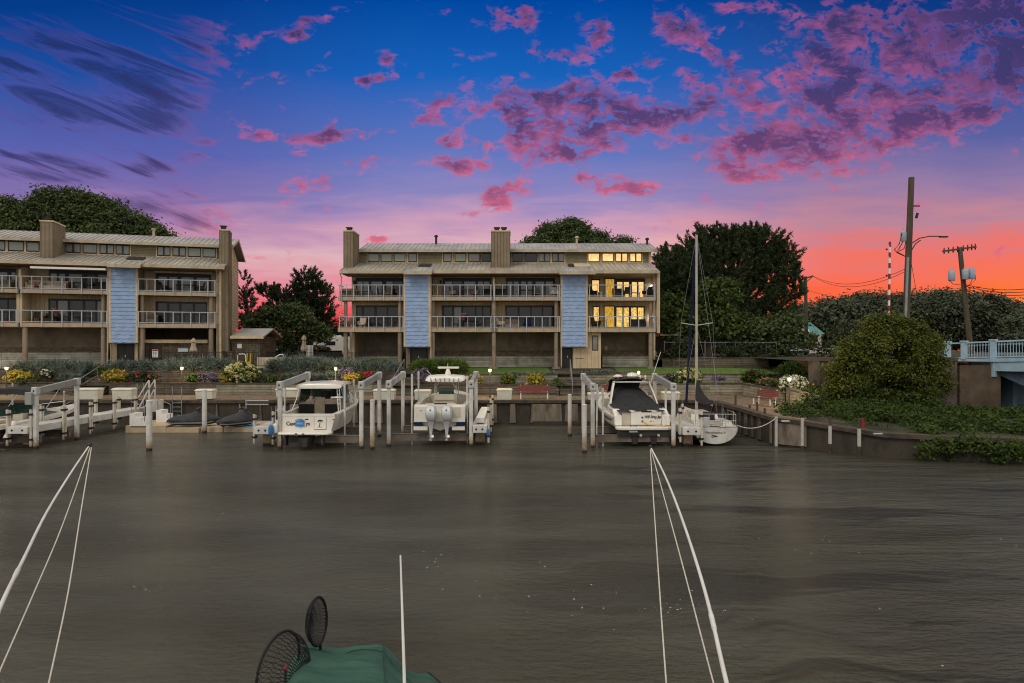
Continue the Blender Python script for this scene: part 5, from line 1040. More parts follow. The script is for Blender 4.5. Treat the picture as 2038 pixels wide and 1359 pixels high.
rail_tubes('t_top_frame', B2, [[(sg * .62, 2.9, 1.36), (sg * .62, 2.85, 3.2), (sg * .5, 2.8, 3.42)] for sg in (-1, 1)] + [[(sg * .62, 4.2, 1.36), (sg * .68, 3.9, 3.3)] for sg in (-1, 1)] + [[(sg * .3, 2.8, 3.3), (sg * .62, 2.87, 2.9)] for sg in (-1, 1)] + [[(-.62, 2.86, 3.2), (.62, 2.86, 3.2)]], .032, 'white')
mb = MB(); rr_ = []
for y, w, z in ((2.4, .95, 3.4), (2.5, 1.14, 3.46), (3.4, 1.2, 3.6), (4.4, 1.1, 3.56), (4.6, .8, 3.46)): rr_.append([(-w, y, z - .1), (-w * .85, y, z + .03), (0, y, z + .1), (w * .85, y, z + .03), (w, y, z - .1), (w * .8, y, z - .12), (-w * .8, y, z - .12)])
mb.loft(rr_, closed=True); mb.face(range(7)); mb.face([len(mb.v) - 7 + i for i in range(7)]); mb.build('t_top', MT['gel'], B2, smooth=True)
mb = MB()
for k in range(7): x = -.75 + k * .25; mb.tube([(x, 2.42, 3.25), (x * 1.08, 2.3, 3.5)], .03, 6)
mb.build('rod_holder', MT['chrome'], B2)
mb = MB(); mb.lathe((.1, 3.3, 3.66), [(.18, 0), (.16, .12), (.12, .26), (.09, .34)], 12); rd = mb.build('radar_pedestal', MT['gel'], B2, smooth=True)
mb = MB(); mb.box(-.5, .75, 3.24, 3.36, 4.01, 4.13); mb.build('radar_scanner', MT['gel'], rd, bevel=.03)
rail_tubes('antenna', B2, [[(.05, 3.6, 3.6), (.05, 3.65, 4.3)], [(-.9, 3.6, 3.6), (-1.2, 3.7, 3.9)]], .014, 'whitefender')
mb = MB()
for sg in (-1, 1):
    for y in (.8, 1.8, 5.6): b0, z0 = at_s(S, Lb, y)[:2]; mb.tube([(sg * (b0 - .1), y, z0 + .05), (sg * (b0 - .1), y, z0 + .09)], .04, 8)
mb.build('deck_fitting', MT['black'], B2)

# sport cruiser
Yb = 35.3; B3 = empty('sport_cruiser', (XX(1277, Yb), Yb, 0), R(1.5), 'white sport cruiser with a black cockpit cover and script lettering on its stern', 'boat', 'boats on their lifts')
Lb = 9.4; S = hull(B3, Lb, 3.3, 1.5, 2.15, .86, .35, .62, .95, tf=.92, bow=2.5, gw=.3, low='bottom', stripe='bottom', camber=.22)
mb = MB(); mb.prism([(-1.5, .05, .9), (1.5, .05, .9), (1.5, -.35, .9), (1.2, -.55, .9), (-1.2, -.55, .9), (-1.5, -.35, .9)], (0, 0, .16)); pl = mb.build('swim_platform', MT['gel'], B3, bevel=.04)
pl.location.y = -.3; slab(pl, 'platform_band', 'bottom', (-1.42, 1.42, -.42, .04, .58, .899)); slab(pl, 'ladder_slot', 'chrome', (-.86, -.42, -.6, -.552, .80, .87)); 
mb = MB(); mb.tube([(-.8, -.5, 1.062), (-.78, -.5, 1.12), (-.45, -.5, 1.12), (-.43, -.5, 1.062)], .016, 6); mb.build('grab_handle', MT['black'], pl)
for x in (-.22, .72):
    mb = MB(); mb.lathe((0, 0, 0), [(.07, 0), (.07, .08), (.04, .1)], 12); mb.v = [(x + a_, -.5 - c + .05, .62 + b_) for a_, b_, c in mb.v]; mb.build('exhaust_port', MT['bracket'], pl)
for x in (-.5, .5):
    mb = MB(); mb.loft([[(x - .3, .0, .8), (x + .3, .0, .8), (x + .22, 0, .1), (x - .22, 0, .1)], [(x - .18, -.65, .62), (x + .18, -.65, .62), (x + .14, -.65, .15), (x - .14, -.65, .15)]], closed=True); mb.face([len(mb.v) - 4 + i for i in range(4)]); mb.build('stern_drive', MT['bottom'], B3)
# transom moulding with the walk-through
mb = MB(); mb.box(-.62, 1.06, -.16, .6, 1.061, 1.84); mb.build('transom_locker', MT['gel'], B3, bevel=.06); slab(B3, 'walkway_door', 'gel_inner', (-1.08, -.63, -.06, -.03, 1.07, 1.75))
for sg, x0, x1 in ((-1, -1.09, -1.5), (1, 1.07, 1.5)): mb = MB(); mb.prism([(x0, -.22, 1.061), (x0, 2.2, 1.061), (x0, 2.2, 1.95), (x0, .5, 1.9), (x0, -.1, 1.6)], (x1 - x0, 0, 0)); mb.build('quarter_moulding', MT['gel'], B3, bevel=.05)
slab(B3, 'locker_handle', 'black', (-.05, .5, -.2, -.161, 1.80, 1.86)); mb = MB()
for z in (1.5, 1.3): mb.tube([(.0, -.19, z), (.0, -.15, z)], .05, 10)
mb.build('shore_power_socket', MT['black'], B3)
text_mesh("Will Stray Jay", .21, MT['text_black'], B3, (.55, -.166, 1.53), shear=.35, sx=.8, bold=.006); text_mesh('IIIIII  I I', .075, MT['text_brown'], B3, (.52, -.166, 1.3))
rail_tubes('shore_cable', B3, [[(.02, -.18, 1.3), (.3, -.3, 1.13), (.7, -.42, 1.1), (1.1, -.5, 1.09), (1.45, -.6, 1.05)]], .022, 'yellow')
# black cockpit cover
mb = MB(); rr_ = []
for y, w, z, zc in ((.55, 1.28, 1.84, 1.86), (1.0, 1.4, 1.95, 2.06), (1.8, 1.42, 2.02, 2.34), (2.6, 1.3, 2.15, 2.72), (3.4, 1.15, 2.3, 3.0), (4.2, 1.05, 2.3, 2.95), (5.0, .95, 2.25, 2.7)):
    rr_.append([(w * u, y, z + (zc - z) * (1 - abs(u) ** 2.6) + .03 * math.sin(7 * u + y * 3)) for u in np.linspace(-1, 1, 13)])
mb.loft(rr_); mb.loft([[(x, y - .75, z - .02) for x, y, z in rr_[0]], rr_[0]]); mb.build('cockpit_cover', MT['canvas'], B3, smooth=True)
# arch and bimini
mb = MB()
for sg in (-1, 1): mb.loft([[(sg * x, y - dy, z), (sg * (x + .1), y - dy * .6, z), (sg * (x + .1), y + dy, z), (sg * x, y + dy, z)] for x, y, z, dy in ((1.32, 2.1, 1.9, .34), (1.24, 2.2, 2.3, .2), (1.08, 2.5, 2.9, .16), (.98, 2.7, 3.22, .2))], closed=True)
mb.box(-1.06, 1.06, 2.5, 2.9, 3.221, 3.3); mb.build('radar_arch', MT['gel'], B3, bevel=.03)
mb = MB(); mb.loft([[(w * u, y, z + .16 * (1 - u * u)) for u in np.linspace(-1, 1, 9)] for y, w, z in ((2.45, 1.0, 3.31), (3.3, 1.06, 3.4), (4.2, 1.0, 3.3), (4.7, .95, 3.05), (5.3, .95, 2.5))]); mb.build('bimini_canvas', MT['canvas'], B3, smooth=True)
mb = MB(); mb.lathe((-.72, 3.0, 3.42), [(.05, 0), (.05, .1), (.3, .12), (.3, .17), (.1, .26)], 14); mb.build('satellite_dome', MT['gel'], B3, smooth=True); mb = MB(); mb.lathe((.12, 3.0, 3.46), [(.1, 0), (.3, .06), (.34, .14), (.26, .3), (.06, .34)], 14); mb.build('radar_dome', MT['gel'], B3, smooth=True)
mb = MB()
for x in (.55, .85): mb.lathe((x, 2.8, 3.4), [(.05, 0), (.04, .12), (.07, .15), (.05, .24)], 8)
mb.build('horn', MT['gel'], B3)
rail_tubes('bow_rail', B3, [[(sg * at_s(S, Lb, 4.6)[0] * .96, 4.6, 2.0), (sg * at_s(S, Lb, 5.4)[0] * .94, 5.4, 2.55), (sg * at_s(S, Lb, 7.6)[0] * .92, 7.6, 2.78), (0, 9.4, 2.85)] for sg in (-1, 1)] + [[(sg * at_s(S, Lb, y)[0] * .93, y, 1.98), (sg * at_s(S, Lb, y)[0] * .93, y, 2.7)] for y in (6, 7, 8) for sg in (-1, 1)])
rail_tubes('whip_antenna', B3, [[(1.1, 2.6, 3.2), (1.9, 3.4, 5.0)]], .016, 'whitefender')
mb = MB()
for sg in (-1, 1): mb.loft([[(sg * (at_s(S, Lb, y)[0] + .012), y, at_s(S, Lb, y)[1] - dz_), (sg * (at_s(S, Lb, y)[0] + .012), y, at_s(S, Lb, y)[1] - dz_ - .07)] for dz_ in (.2,) for y in np.linspace(.5, 8.6, 14)])
mb.build('rub_rail', MT['black'], B3)

# sailboat, afloat
Yb = 34.9; B4 = empty('sailboat', (XX(1423, Yb), Yb, 0), R(-4.6), 'white sailboat with a bare mast and dark sail cover moored by the curving quay', 'sailboat')
Lb = 8.8
def sail_hull():
    secs = []; n = 18
    for i in range(n + 1):
        s = i / n; b = 1.38 * (math.sin(math.pi * (.30 + .70 * s)) ** .8 if s > .28 else (.86 + .14 * math.sin(s / .28 * math.pi / 2))) + .02; zs = .98 + .25 * (2 * s - .9) ** 2 * (1 if s > .45 else .15)
        zk = -.25 + .0 * s; tr = .25 * (1 - s) ** 6
        secs.append([(b * math.cos(a_) * (1 if math.cos(a_) > 0 else 1), s * Lb - tr * (0), zs + (zs - zk - .35 * (1 - s) ** 3) * (math.sin(a_)) ) for a_ in [-math.pi * k / 14 for k in range(15)]])
    return secs
SS = sail_hull(); mb = MB(); mb.loft(SS); mb.face(range(15)); mb.build('hull', MT['bottom_grey'], B4, smooth=True)
mb = MB(); mb.loft([[(x * u / 1.0, y, z + .05 * (1 - u * u)) for u in (-1, -.5, 0, .5, 1) for x, y, z in (sec[0],)] for sec in SS]); mb.build('deck', MT['gel_inner'], B4, smooth=True)
mb = MB(); mb.poly([(x * .97, -.012, z * .98 + .01) for x, y, z in SS[0]]); mb.build('transom', MT['white'], B4)
text_mesh('Moonshadow II', .17, MT['text_brown'], B4, (.02, -.02, .72)); fm_ = MB(); fm_.prism([(-.18, -.02, .62), (-.18, -.02, .44), (.18, -.02, .53)], (0, -.004, 0)); fo = fm_.build('burgee', MT['navy'], B4); fm_ = MB(); fm_.prism([(-.14, -.026, .56), (-.03, -.026, .53), (-.14, -.026, .5)], (0, -.003, 0)); fm_.build('burgee_mark', MT['paper'], fo)
mb = MB(); mb.loft([[(-.85, 2.6, 1.0), (-.72, 2.7, 1.42), (.72, 2.7, 1.42), (.85, 2.6, 1.0)], [(-.7, 5.6, 1.05), (-.5, 5.4, 1.45), (.5, 5.4, 1.45), (.7, 5.6, 1.05)], [(-.45, 6.6, 1.1), (-.3, 6.5, 1.15), (.3, 6.5, 1.15), (.45, 6.6, 1.1)]]); mb.poly([(-.85, 2.6, 1.0), (-.72, 2.7, 1.42), (.72, 2.7, 1.42), (.85, 2.6, 1.0)]); cb = mb.build('cabin', MT['gel'], B4)
slab(cb, 'hatch_board', 'redwood', (-.32, .32, 2.56, 2.66, 1.0, 1.4)); slab(B4, 'cockpit_seat', 'gel', (-1.0, -.5, .5, 2.5, 1.0, 1.25)); slab(B4, 'cockpit_seat', 'gel', (.5, 1.0, .5, 2.5, 1.0, 1.25))
mb = MB(); mb.box(-.62, -.28, -.04, .0, 1.02, 1.55); mb.build('rescue_case', MT['bracket'], B4, bevel=.03); slab(B4, 'cushion', 'canvas', (-.5, .1, .5, .9, 1.3, 1.75))
rail_tubes('pushpit', B4, [[(-1.1, .9, 1.0), (-1.1, .9, 1.75), (-1.05, .05, 1.7), (1.1, .05, 1.7), (1.2, .9, 1.75), (1.25, 2.5, 1.7)]] + [[(x, .05, 1.0), (x, .05, 1.7)] for x in (-1.0, -.3, .4, 1.1)] + [[(-1.05, .05, 1.35), (1.1, .05, 1.35)], [(1.2, .9, 1.0), (1.2, .9, 1.75)]])
rail_tubes('stern_ladder', B4, [[(x, -.06, .95), (x, -.06, 1.65)] for x in (.25, .55)] + [[(.25, -.06, z), (.55, -.06, z)] for z in (1.05, 1.25, 1.45)])
my = 4.9; mz = 12.1; ms = MB(); ms.tube([(0, my, 1.35), (0, my, mz)], [.085, .07], 10); ms_ = ms.build('mast', MT['mast'], B4, smooth=True)
rail_tubes('spreader', B4, [[(-.95, my - .1, 6.75), (0, my, 6.6), (.95, my - .1, 6.75)]], .025, 'white'); rail_tubes('masthead_gear', ms_, [[(0, my, mz), (0, my, mz + .35)], [(0, my, mz + .1), (-.25, my, mz + .22)], [(0, my, mz + .1), (.3, my, mz + .2)]], .016, 'black')
rail_tubes('rigging', B4, [[(0, my, mz), (sg * .95, my - .1, 6.75), (sg * 1.2, my - .1, 1.0)] for sg in (-1, 1)] + [[(0, my, 6.6), (sg * 1.15, my - .7, 1.0)] for sg in (-1, 1)] + [[(0, my, mz), (.15, .1, 2.9), (-.5, .05, 1.0)], [(.15, .1, 2.9), (.8, .05, 1.0)], [(0, my, 6.5), (.25, my + 1.5, 1.3)]], .007, 'galv')
rail_tubes('furled_jib', B4, [[(0, my + .1, mz - .3), (0, my + 1.9, 6.5), (0, Lb - .5, 1.5)]], .085, 'navy')
mb = MB(); bm_ = []
for y, w, z0, z1 in ((4.8, .1, 2.2, 3.4), (4.2, .2, 2.0, 3.1), (3.0, .24, 1.95, 2.6), (1.6, .2, 2.0, 2.4), (.8, .1, 2.08, 2.26)): bm_.append([(-w, y, z0 + .1), (-w * .8, y, (z0 + z1) / 2), (0, y, z1), (w * .8, y, (z0 + z1) / 2), (w, y, z0 + .1), (0, y, z0)])
mb.loft(bm_, closed=True); mb.face([len(mb.v) - 6 + i for i in range(6)]); mb.build('sail_cover', MT['canvas'], B4, smooth=True)
rail_tubes('boom', B4, [[(0, 4.8, 2.1), (0, .6, 2.12)]], .05, 'galv')
bpy.context.view_layer.update()
mb = MB(); p0 = B4.matrix_world @ Vector((1.2, .3, 1.1)); p1 = line_end
mb.tube([p0 + (p1 - p0) * k - Vector((0, 0, .35 * 4 * k * (1 - k))) for k in np.linspace(0, 1, 9)], .022, 6); mb.build('mooring_line', MT['rope'], label='pale mooring line from the sailboat stern to the corner post', cat='rope')

# runabout with bimini, partly out of frame
Yb = 33.5; B5 = empty('bowrider_boat', (-27.45, Yb, 0), R(0), 'dark green and white runabout under a folded black bimini beside the long catwalk', 'boat', 'boats on their lifts')
Lb = 7.7; S = hull(B5, Lb, 2.3, 1.22, 1.62, .72, .4, .62, .75, tf=.95, bow=2.2, gw=.22, top='green_hull', low='bottom_grey', stripe='red', camber=.08)
mb = MB()
for sg in (-1, 1): mb.loft([[(sg * (at_s(S, Lb, y)[0] + .034), y, at_s(S, Lb, y)[1] + .03), (sg * (at_s(S, Lb, y)[0] + .02), y, at_s(S, Lb, y)[1] - .2)] for y in np.linspace(0.02, 6.9, 16)])
mb.build('white_topside', MT['gel'], B5)
mb = MB(); mb.prism([(-1.1, 0, .62), (1.1, 0, .62), (1.1, -.9, .62), (.9, -1.05, .62), (-.9, -1.05, .62), (-1.1, -.9, .62)], (0, 0, .1)); pl = mb.build('swim_platform', MT['gel'], B5, bevel=.03); slab(pl, 'platform_band', 'red', (-1.12, 1.12, -1.06, .02, .55, .618))
mb = MB(); mb.poly([(-1.0, 3.9, 1.5), (0, 4.3, 1.5), (0, 4.0, 2.0), (-.9, 3.6, 2.0)]); mb.poly([(1.0, 3.9, 1.5), (0, 4.3, 1.5), (0, 4.0, 2.0), (.9, 3.6, 2.0)]); mb.poly([(1.0, 3.9, 1.5), (.9, 3.6, 2.0), (1.02, 2.4, 1.7), (1.05, 2.4, 1.4)]); mb.poly([(-1.0, 3.9, 1.5), (-.9, 3.6, 2.0), (-1.02, 2.4, 1.7), (-1.05, 2.4, 1.4)]); mb.build('windscreen', MT['tint'], B5)
slab(B5, 'stern_seat', 'gel_inner', (-.9, .9, .25, .9, .8, 1.35)); slab(B5, 'sun_pad', 'creamcloth', (-.95, .95, .2, 1.3, 1.35, 1.48)); slab(B5, 'helm_seat', 'gel_inner', (.2, .75, 2.2, 2.8, .8, 1.6)); slab(B5, 'dash', 'canvas', (-.9, .9, 3.2, 3.7, 1.2, 1.52))
mb = MB(); mb.loft([[(w * u, y, z + .12 * (1 - u * u)) for u in np.linspace(-1, 1, 7)] for y, w, z in ((2.2, 1.05, 2.60), (2.3, 1.12, 2.88), (3.4, 1.14, 2.98), (4.6, 1.12, 2.90), (4.7, 1.08, 2.62))]); mb.build('bimini_canvas', MT['canvas'], B5, smooth=True)
rail_tubes('bimini_frame', B5, [[(sg * 1.1, 3.0, 1.35), (sg * 1.1, 2.3, 2.86)] for sg in (-1, 1)] + [[(sg * 1.1, 3.0, 1.35), (sg * 1.1, 4.6, 2.86)] for sg in (-1, 1)], .018, 'whitefender')
rail_tubes('bow_rail', B5, [[(sg * at_s(S, Lb, 4.6)[0] * .92, 4.6, 1.55), (sg * at_s(S, Lb, 5.4)[0] * .9, 5.4, 1.85), (sg * .2, 7.0, 1.95)] for sg in (-1, 1)])
mb = MB(); mb.tube([(1.28, .3, .55), (1.3, .9, 1.35)], .13, 10); mb.build('lift_bunk', MT['plasticwhite'], B5)
# ------------------------------------------------------------------ bridge, poles, far things
O = (31.0, 46.0, 0); br = empty('bridge', O, 0, 'pale blue steel bridge with an ornate railing crossing over to the brown abutment', 'bridge')
dv = Vector((1.9, -4.0, 0)).normalized(); nv_ = Vector((-dv.y, dv.x, 0)) * -1; nv_ = Vector((4.0, 1.9, 0)).normalized()
def bp(s, off, z): v_ = dv * s + nv_ * off; return (v_.x, v_.y, z)
dk = lambda s: 4.38 + .04 * s
mb = MB(); mb.loft([[bp(s, -.1, dk(s) - .2), bp(s, -.1, dk(s) + .04), bp(s, 9, dk(s) + .04), bp(s, 9, dk(s) - .2)] for s in (-22, -6, 4, 14)], closed=True); mb.face(range(4)); mb.build('bridge_deck', MT['bridge'], br)
mb = MB(); mb.loft([[bp(s, -.02, dk(s) - .201), bp(s, -.02, dk(s) - z), bp(s, .2, dk(s) - z), bp(s, .2, dk(s) - .201)] for s, z in ((1.2, .35), (2.6, .8), (4.4, .85), (14, .85))], closed=True); mb.face(range(4)); mb.build('fascia_girder', MT['bridge'], br)
mb = MB(); mb.loft([[bp(s, .4, dk(s) - .21), bp(s, .4, dk(s) - z), bp(s, 1.2, dk(s) - z), bp(s, 1.2, dk(s) - .21)] for s, z in ((1.5, .4), (3, 1.2), (4.4, 1.9), (6, 2.3), (14, 2.4))], closed=True); mb.face(range(4)); mb.build('haunch_girder', MT['bridge_dark'], br)
RH = 1.16
mb = MB(); mb.beam(bp(-14, 0, dk(-14) + RH), bp(14, 0, dk(14) + RH), .16, .1); mb.beam(bp(-14, 0, dk(-14) + .14), bp(14, 0, dk(14) + .14), .12, .09); rl = mb.build('railing', MT['bridge'], br)
def brpost(s, w=.34, drop=0.0):
    mb = MB(); a_ = bp(s, 0, dk(s) - drop); b_ = bp(s, 0, dk(s) + RH + .05); mb.beam(a_, b_, w, .3, up=tuple(dv)); mb.beam(bp(s, 0, dk(s) + RH + .05), bp(s, 0, dk(s) + RH + .15), w + .1, .38, up=tuple(dv)); mb.build('railing_post', MT['bridge'], rl, bevel=.03)
for s, dr in ((-9, 0), (-4.6, 0), (-.35, 0), (.75, 0), (2.6, 1.2), (7.0, 0), (11, 0)): brpost(s, .34, dr)
mb = MB()
for a_, b_ in ((-8.7, -4.9), (-4.3, -.6), (.98, 2.4), (2.85, 6.8), (7.2, 10.8)):
    mb = MB(); n = max(3, round((b_ - a_) / .17))
    for i in range(n):
        s = a_ + (b_ - a_) * (i + .5) / n; mb.beam(bp(s, 0, dk(s) + .18), bp(s, 0, dk(s) + RH - .05), .03, .03)
        for zc_ in (.32, RH - .2):
            ring = [bp(s + .055 * math.cos(t_), 0, dk(s) + zc_ + .07 * math.sin(t_)) for t_ in np.linspace(0, 6.283, 7)]; mb.tube(ring, .014, 4, cap=False)
    mb.build('baluster_panel', MT['bridge'], rl)
ab = empty('bridge_abutment', (30, 43.5, 0), 0, 'tall plain brown concrete abutment under the near end of the bridge', 'abutment')
Y = 43.5; slab(ab, 'face_block', 'concrete_brown', (XX(1912, Y) - 30, XX(1994, Y) - 30, .1, 6, -1, 4.1)); slab(ab, 'bearing_shelf', 'concrete_dark', (XX(1995, Y) - 30, XX(2022, Y) - 30, 1.4, 6, -1, 3.2)); slab(ab, 'bearing_pier', 'bridge_dark', (XX(2023, Y) - 30, XX(2023, Y) - 30 + 3.0, .3, 6, -1, 3.2))
slab(ab, 'guide_strip', 'polewood', (XX(2013, Y) - 30, XX(2015, Y) - 30, 1.2, 1.39, 0, 3.0))
fn = empty('bridge_fender', (31.5, 41, 0), 0, 'dark timber fender with a red lamp at the water under the bridge', 'fender wall'); Y = 40.6
for k, z in enumerate((.05, .35, -.25)): mb = MB(); mb.box(XX(2006, Y) - 31.5, 6, -.4, -.1, z, z + .22); mb.build('fender_beam', MT['cradle' if k else 'galv'], fn)
mb = MB(); mb.box(XX(2006, Y) - 31.5 + .4, XX(2006, Y) - 31.5 + .7, -.095, .2, -1, .75); mb.build('fender_pile', MT['cap'], fn)
mb = MB(); X = XX(2003, Y) - 31.5; mb.lathe((X, -.5, ZZ(866, Y) - .1), [(.06, 0), (.09, .05), (.09, .18), (.03, .24)], 10); mb.build('red_lamp', MT['redlamp'], fn); mb = MB(); mb.tube([(X, -.5, -.1), (X, -.5, ZZ(866, Y) - .1)], .025, 6); mb.build('lamp_stem', MT['black'], fn)
Y = 43.2; wall_thing('wing_wall', 'wing', 'mottled grey concrete wing wall beside the white hydrangea and big bush', (XX(1617, Y), XX(1905, Y), Y, Y + .6, 1.0, 4.36), (XX(1614, Y), XX(1905, Y), Y - .12, Y + .72, 4.361, 4.6), (XX(1617, Y), XX(1630, Y), Y - .1, Y - .002, 1.0, 4.36))
# utility poles
def upole(px0, r0, px1, r1, Y, w, label, mat='polewood'):
    a_, b_ = PT(px0, r0, Y), PT(px1, r1, Y); d_ = (b_ - a_); base = a_ - d_ * ((a_.z - 3.9) / d_.z); o = empty('utility_pole', base, 0, label, 'utility pole', 'utility poles by the bridge road'); r = w * Y / F / 2
    mb = MB(); mb.tube([(0, 0, -.3), b_ - base], [r * 1.25, r * .95], 12); mb.build('shaft', MT[mat], o, smooth=True); return o, base
def on(o, base, px, row, Y): return PT(px, row, Y) - base
po, ba = upole(1803, 636, 1814, 353, 52, 11, 'tallest utility pole with a drum transformer and a curved lamp arm')
mb = MB(); mb.tube([on(po, ba, 1802, 640, 51.6), on(po, ba, 1807, 512, 51.6)], .1, 8); mb.build('cable_sleeve', MT['galv'], po)
mb = MB(); c = on(po, ba, 1798, 480, 51.6); mb.lathe(c, [(.18, -.0), (.21, .04), (.21, .72), (.17, .8), (.1, .84)], 14); mb.lathe(c + Vector((0, 0, .84)), [(.04, 0), (.02, .2)], 6); mb.build('transformer', MT['transformer'], po, smooth=True)
rail_tubes('cable_loop', po, [[on(po, ba, p, r_, 51.5) for p, r_ in path] for path in (((1795, 464), (1790, 485), (1780, 497), (1786, 503), (1801, 510)), ((1797, 481), (1789, 495), (1785, 501), (1800, 509)), ((1803, 480), (1799, 495), (1788, 500)))], .035, 'black')
rail_tubes('lamp_arm', po, [[on(po, ba, p, r_, 52) for p, r_ in ((1813, 485), (1830, 474), (1850, 470), (1871, 470))], [on(po, ba, p, r_, 52) for p, r_ in ((1813, 500), (1822, 485), (1832, 478))]], .045, 'black')
mb = MB(); c = on(po, ba, 1878, 471, 52); mb.box(c.x - .32, c.x + .32, c.y - .12, c.y + .12, c.z - .06, c.z + .05); mb.build('lamp_head', MT['black'], po, bevel=.03)
mb = MB(); c = on(po, ba, 1818, 410, 52); mb.box(c.x - .2, c.x + .5, c.y - .04, c.y + .04, c.z - .04, c.z + .05); mb.build('cutout_bracket', MT['black'], po); mb = MB(); c2 = on(po, ba, 1825, 428, 52); mb.prism([(c2.x - .12, c2.y, c2.z - .2), (c2.x + .05, c2.y, c2.z - .25), (c2.x + .16, c2.y, c2.z + .15), (c2.x, c2.y, c2.z + .2)], (0, .1, 0)); mb.box(c2.x - .38, c2.x - .3, c2.y, c2.y + .06, c2.z - .1, c2.z + .25); mb.build('cutout_fuse', MT['black'], po)
rail_tubes('guy_wire', po, [[on(po, ba, 1813, 520, 52), on(po, ba, 1826, 592, 50)]], .02, 'black')
po2, ba2 = upole(1931, 684, 1910, 492, 60, 8.5, 'leaning utility pole with a wide crossarm and three drum transformers')
mb = MB(); mb.beam(on(po2, ba2, 1876, 500, 60), on(po2, ba2, 1943, 491, 59.8), .12, .16); ca_ = mb.build('crossarm', MT['polewood'], po2)
for p in (1879, 1888, 1897, 1906, 1917, 1926, 1934, 1941): mb = MB(); c = on(po2, ba2, p, 500 - (p - 1876) * .135 - 2, 60); mb.lathe(c, [(.05, -.35), (.07, -.2), (.03, -.1), (.06, 0), (.05, .2)], 6); mb.build('insulator', MT['black'], ca_)

for p, r_ in ((1894, 548), (1921, 545), (1934, 544)):
    mb = MB(); c = on(po2, ba2, p, r_ + 11, 59.6); mb.lathe(c, [(.24, 0), (.27, .05), (.27, .85), (.2, .95)], 14); mb.lathe(c + Vector((-.1, 0, .95)), [(.04, 0), (.02, .2)], 6); mb.lathe(c + Vector((.1, 0, .95)), [(.04, 0), (.02, .2)], 6); mb.build('transformer', MT['transformer'], po2, smooth=True)
rail_tubes('cable_loop', po2, [[on(po2, ba2, p, r_, 59.5) for p, r_ in path] for path in (((1889, 557), (1896, 565), (1912, 567)), ((1940, 540), (1942, 556), (1932, 567), (1920, 572)), ((1936, 554), (1930, 566), (1919, 570)))], .025, 'black')
po3, ba3 = upole(1605, 668, 1603, 550, 80, 6, 'far utility pole with a short crossarm beside the pine and the teal roof')
mb = MB(); mb.beam(on(po3, ba3, 1596, 556, 80), on(po3, ba3, 1618, 549, 79.8), .14, .18); mb.beam(on(po3, ba3, 1617, 550, 80), on(po3, ba3, 1604, 562, 80), .08, .08); mb.build('crossarm', MT['polewood'], po3)
rail_tubes('lamp_arm', po3, [[on(po3, ba3, p, r_, 80) for p, r_ in ((1602, 604), (1594, 600), (1584, 600))]], .06, 'galv')
# power lines
def wire(label, A, B, sag, r=.022):
    A, B = Vector(A), Vector(B); mb = MB(); mb.tube([A + (B - A) * k - Vector((0, 0, sag * 4 * k * (1 - k))) for k in np.linspace(0, 1, 15)], r, 5); mb.build('power_line', MT['black'], label=label, cat='power line', group='power lines by the bridge road')
wire('upper power line sagging between the far pole and the tallest pole', PT(1618, 549, 79.8), PT(1802, 535, 52), 1.1); wire('lower power line sagging between the far pole and the tallest pole', PT(1618, 550, 79.6), PT(1802, 540, 52), 1.25); wire('thin line running down from the far pole to the trees', PT(1604, 577, 80), PT(1735, 605, 110), .2)
for k, (r0, r1) in enumerate(((565, 566), (568, 573), (574, 579))): wire(['topmost', 'middle', 'lowest'][k] + ' of three power lines leaving the leaning pole', PT(1917, r0, 60), PT(2100, r1 - 1, 50), .5, .03)
# raised barrier arm
ga = empty('barrier_arm', (XX(1769, 49), 49, 4.3), 0, 'raised red and white striped bridge barrier arm', 'barrier'); za = ZZ(640, 49) - 4.3; zb_ = ZZ(481, 49) - 4.3; n = 15
rm, wm = [], MB()
for i in range(n):
    z0, z1 = za + (zb_ - za) * i / n, za + (zb_ - za) * (i + 1) / n; x = .08 * i / n; m_ = MB(); m_.box(x - .060, x + .060, -.053, .053, z0, z1); rm += [m_] if i % 2 == 0 else []
wm.prism([(-.057, -.05, za), (.057, -.05, za), (.132, -.05, zb_), (.018, -.05, zb_)], (0, .1, 0)); aw_ = wm.build('arm', MT['plasticwhite'], ga); [m_.build('red_stripe', MT['paint_red'], aw_) for m_ in rm]; mb = MB()
for r_ in (496, 548): z = ZZ(r_, 49) - 4.3; mb.lathe((-.16, 0, z), [(.05, -.06), (.08, 0), (.05, .06)], 8)
mb.build('warning_lamp', MT['black'], ga); mb = MB(); mb.box(-.25, .25, -.25, .25, -.2, za); mb.build('arm_housing', MT['galv'], ga)
# teal-roofed building far behind
tb = empty('teal_roofed_building', (XX(1610, 100), 100, 3.9), 0, 'small cream building with a teal roof and white arched gable behind the far pole', 'building'); s_ = 100 / F
slab(tb, 'wall', 'stucco', (-2.2, 1.9, 0, 8, 0, 3.3)); slab(tb, 'wall', 'stucco', (-5.5, 4.5, .6, 9, -.01, 1.4))
arc = [(-1.9 + 1.75 * -math.cos(t_) * 1.1, 3.3 + 1.5 * math.sin(t_)) for t_ in np.linspace(0, math.pi, 13)]
mb = MB(); mb.prism([(x, .2, z) for x, z in arc], (0, .1, 0)); mb.build('gable', MT['trim'], tb); mb = MB(); mb.tube([(x, .1, z) for x, z in arc], .2, 6); mb.build('gable_arch', MT['plasticwhite'], tb)
mb = MB(); mb.prism([(-4, .3, 3.35), (2.6, .3, 3.35), (1.4, 2.5, 5.2), (-2.6, 2.5, 5.2)], (0, 6, .0)); mb.build('roof', MT['teal'], tb); slab(tb, 'window', 'glass', (-1.5, -.6, -.04, -.001, 1.6, 2.6), (.1, .9, -.04, -.001, 1.6, 2.6))
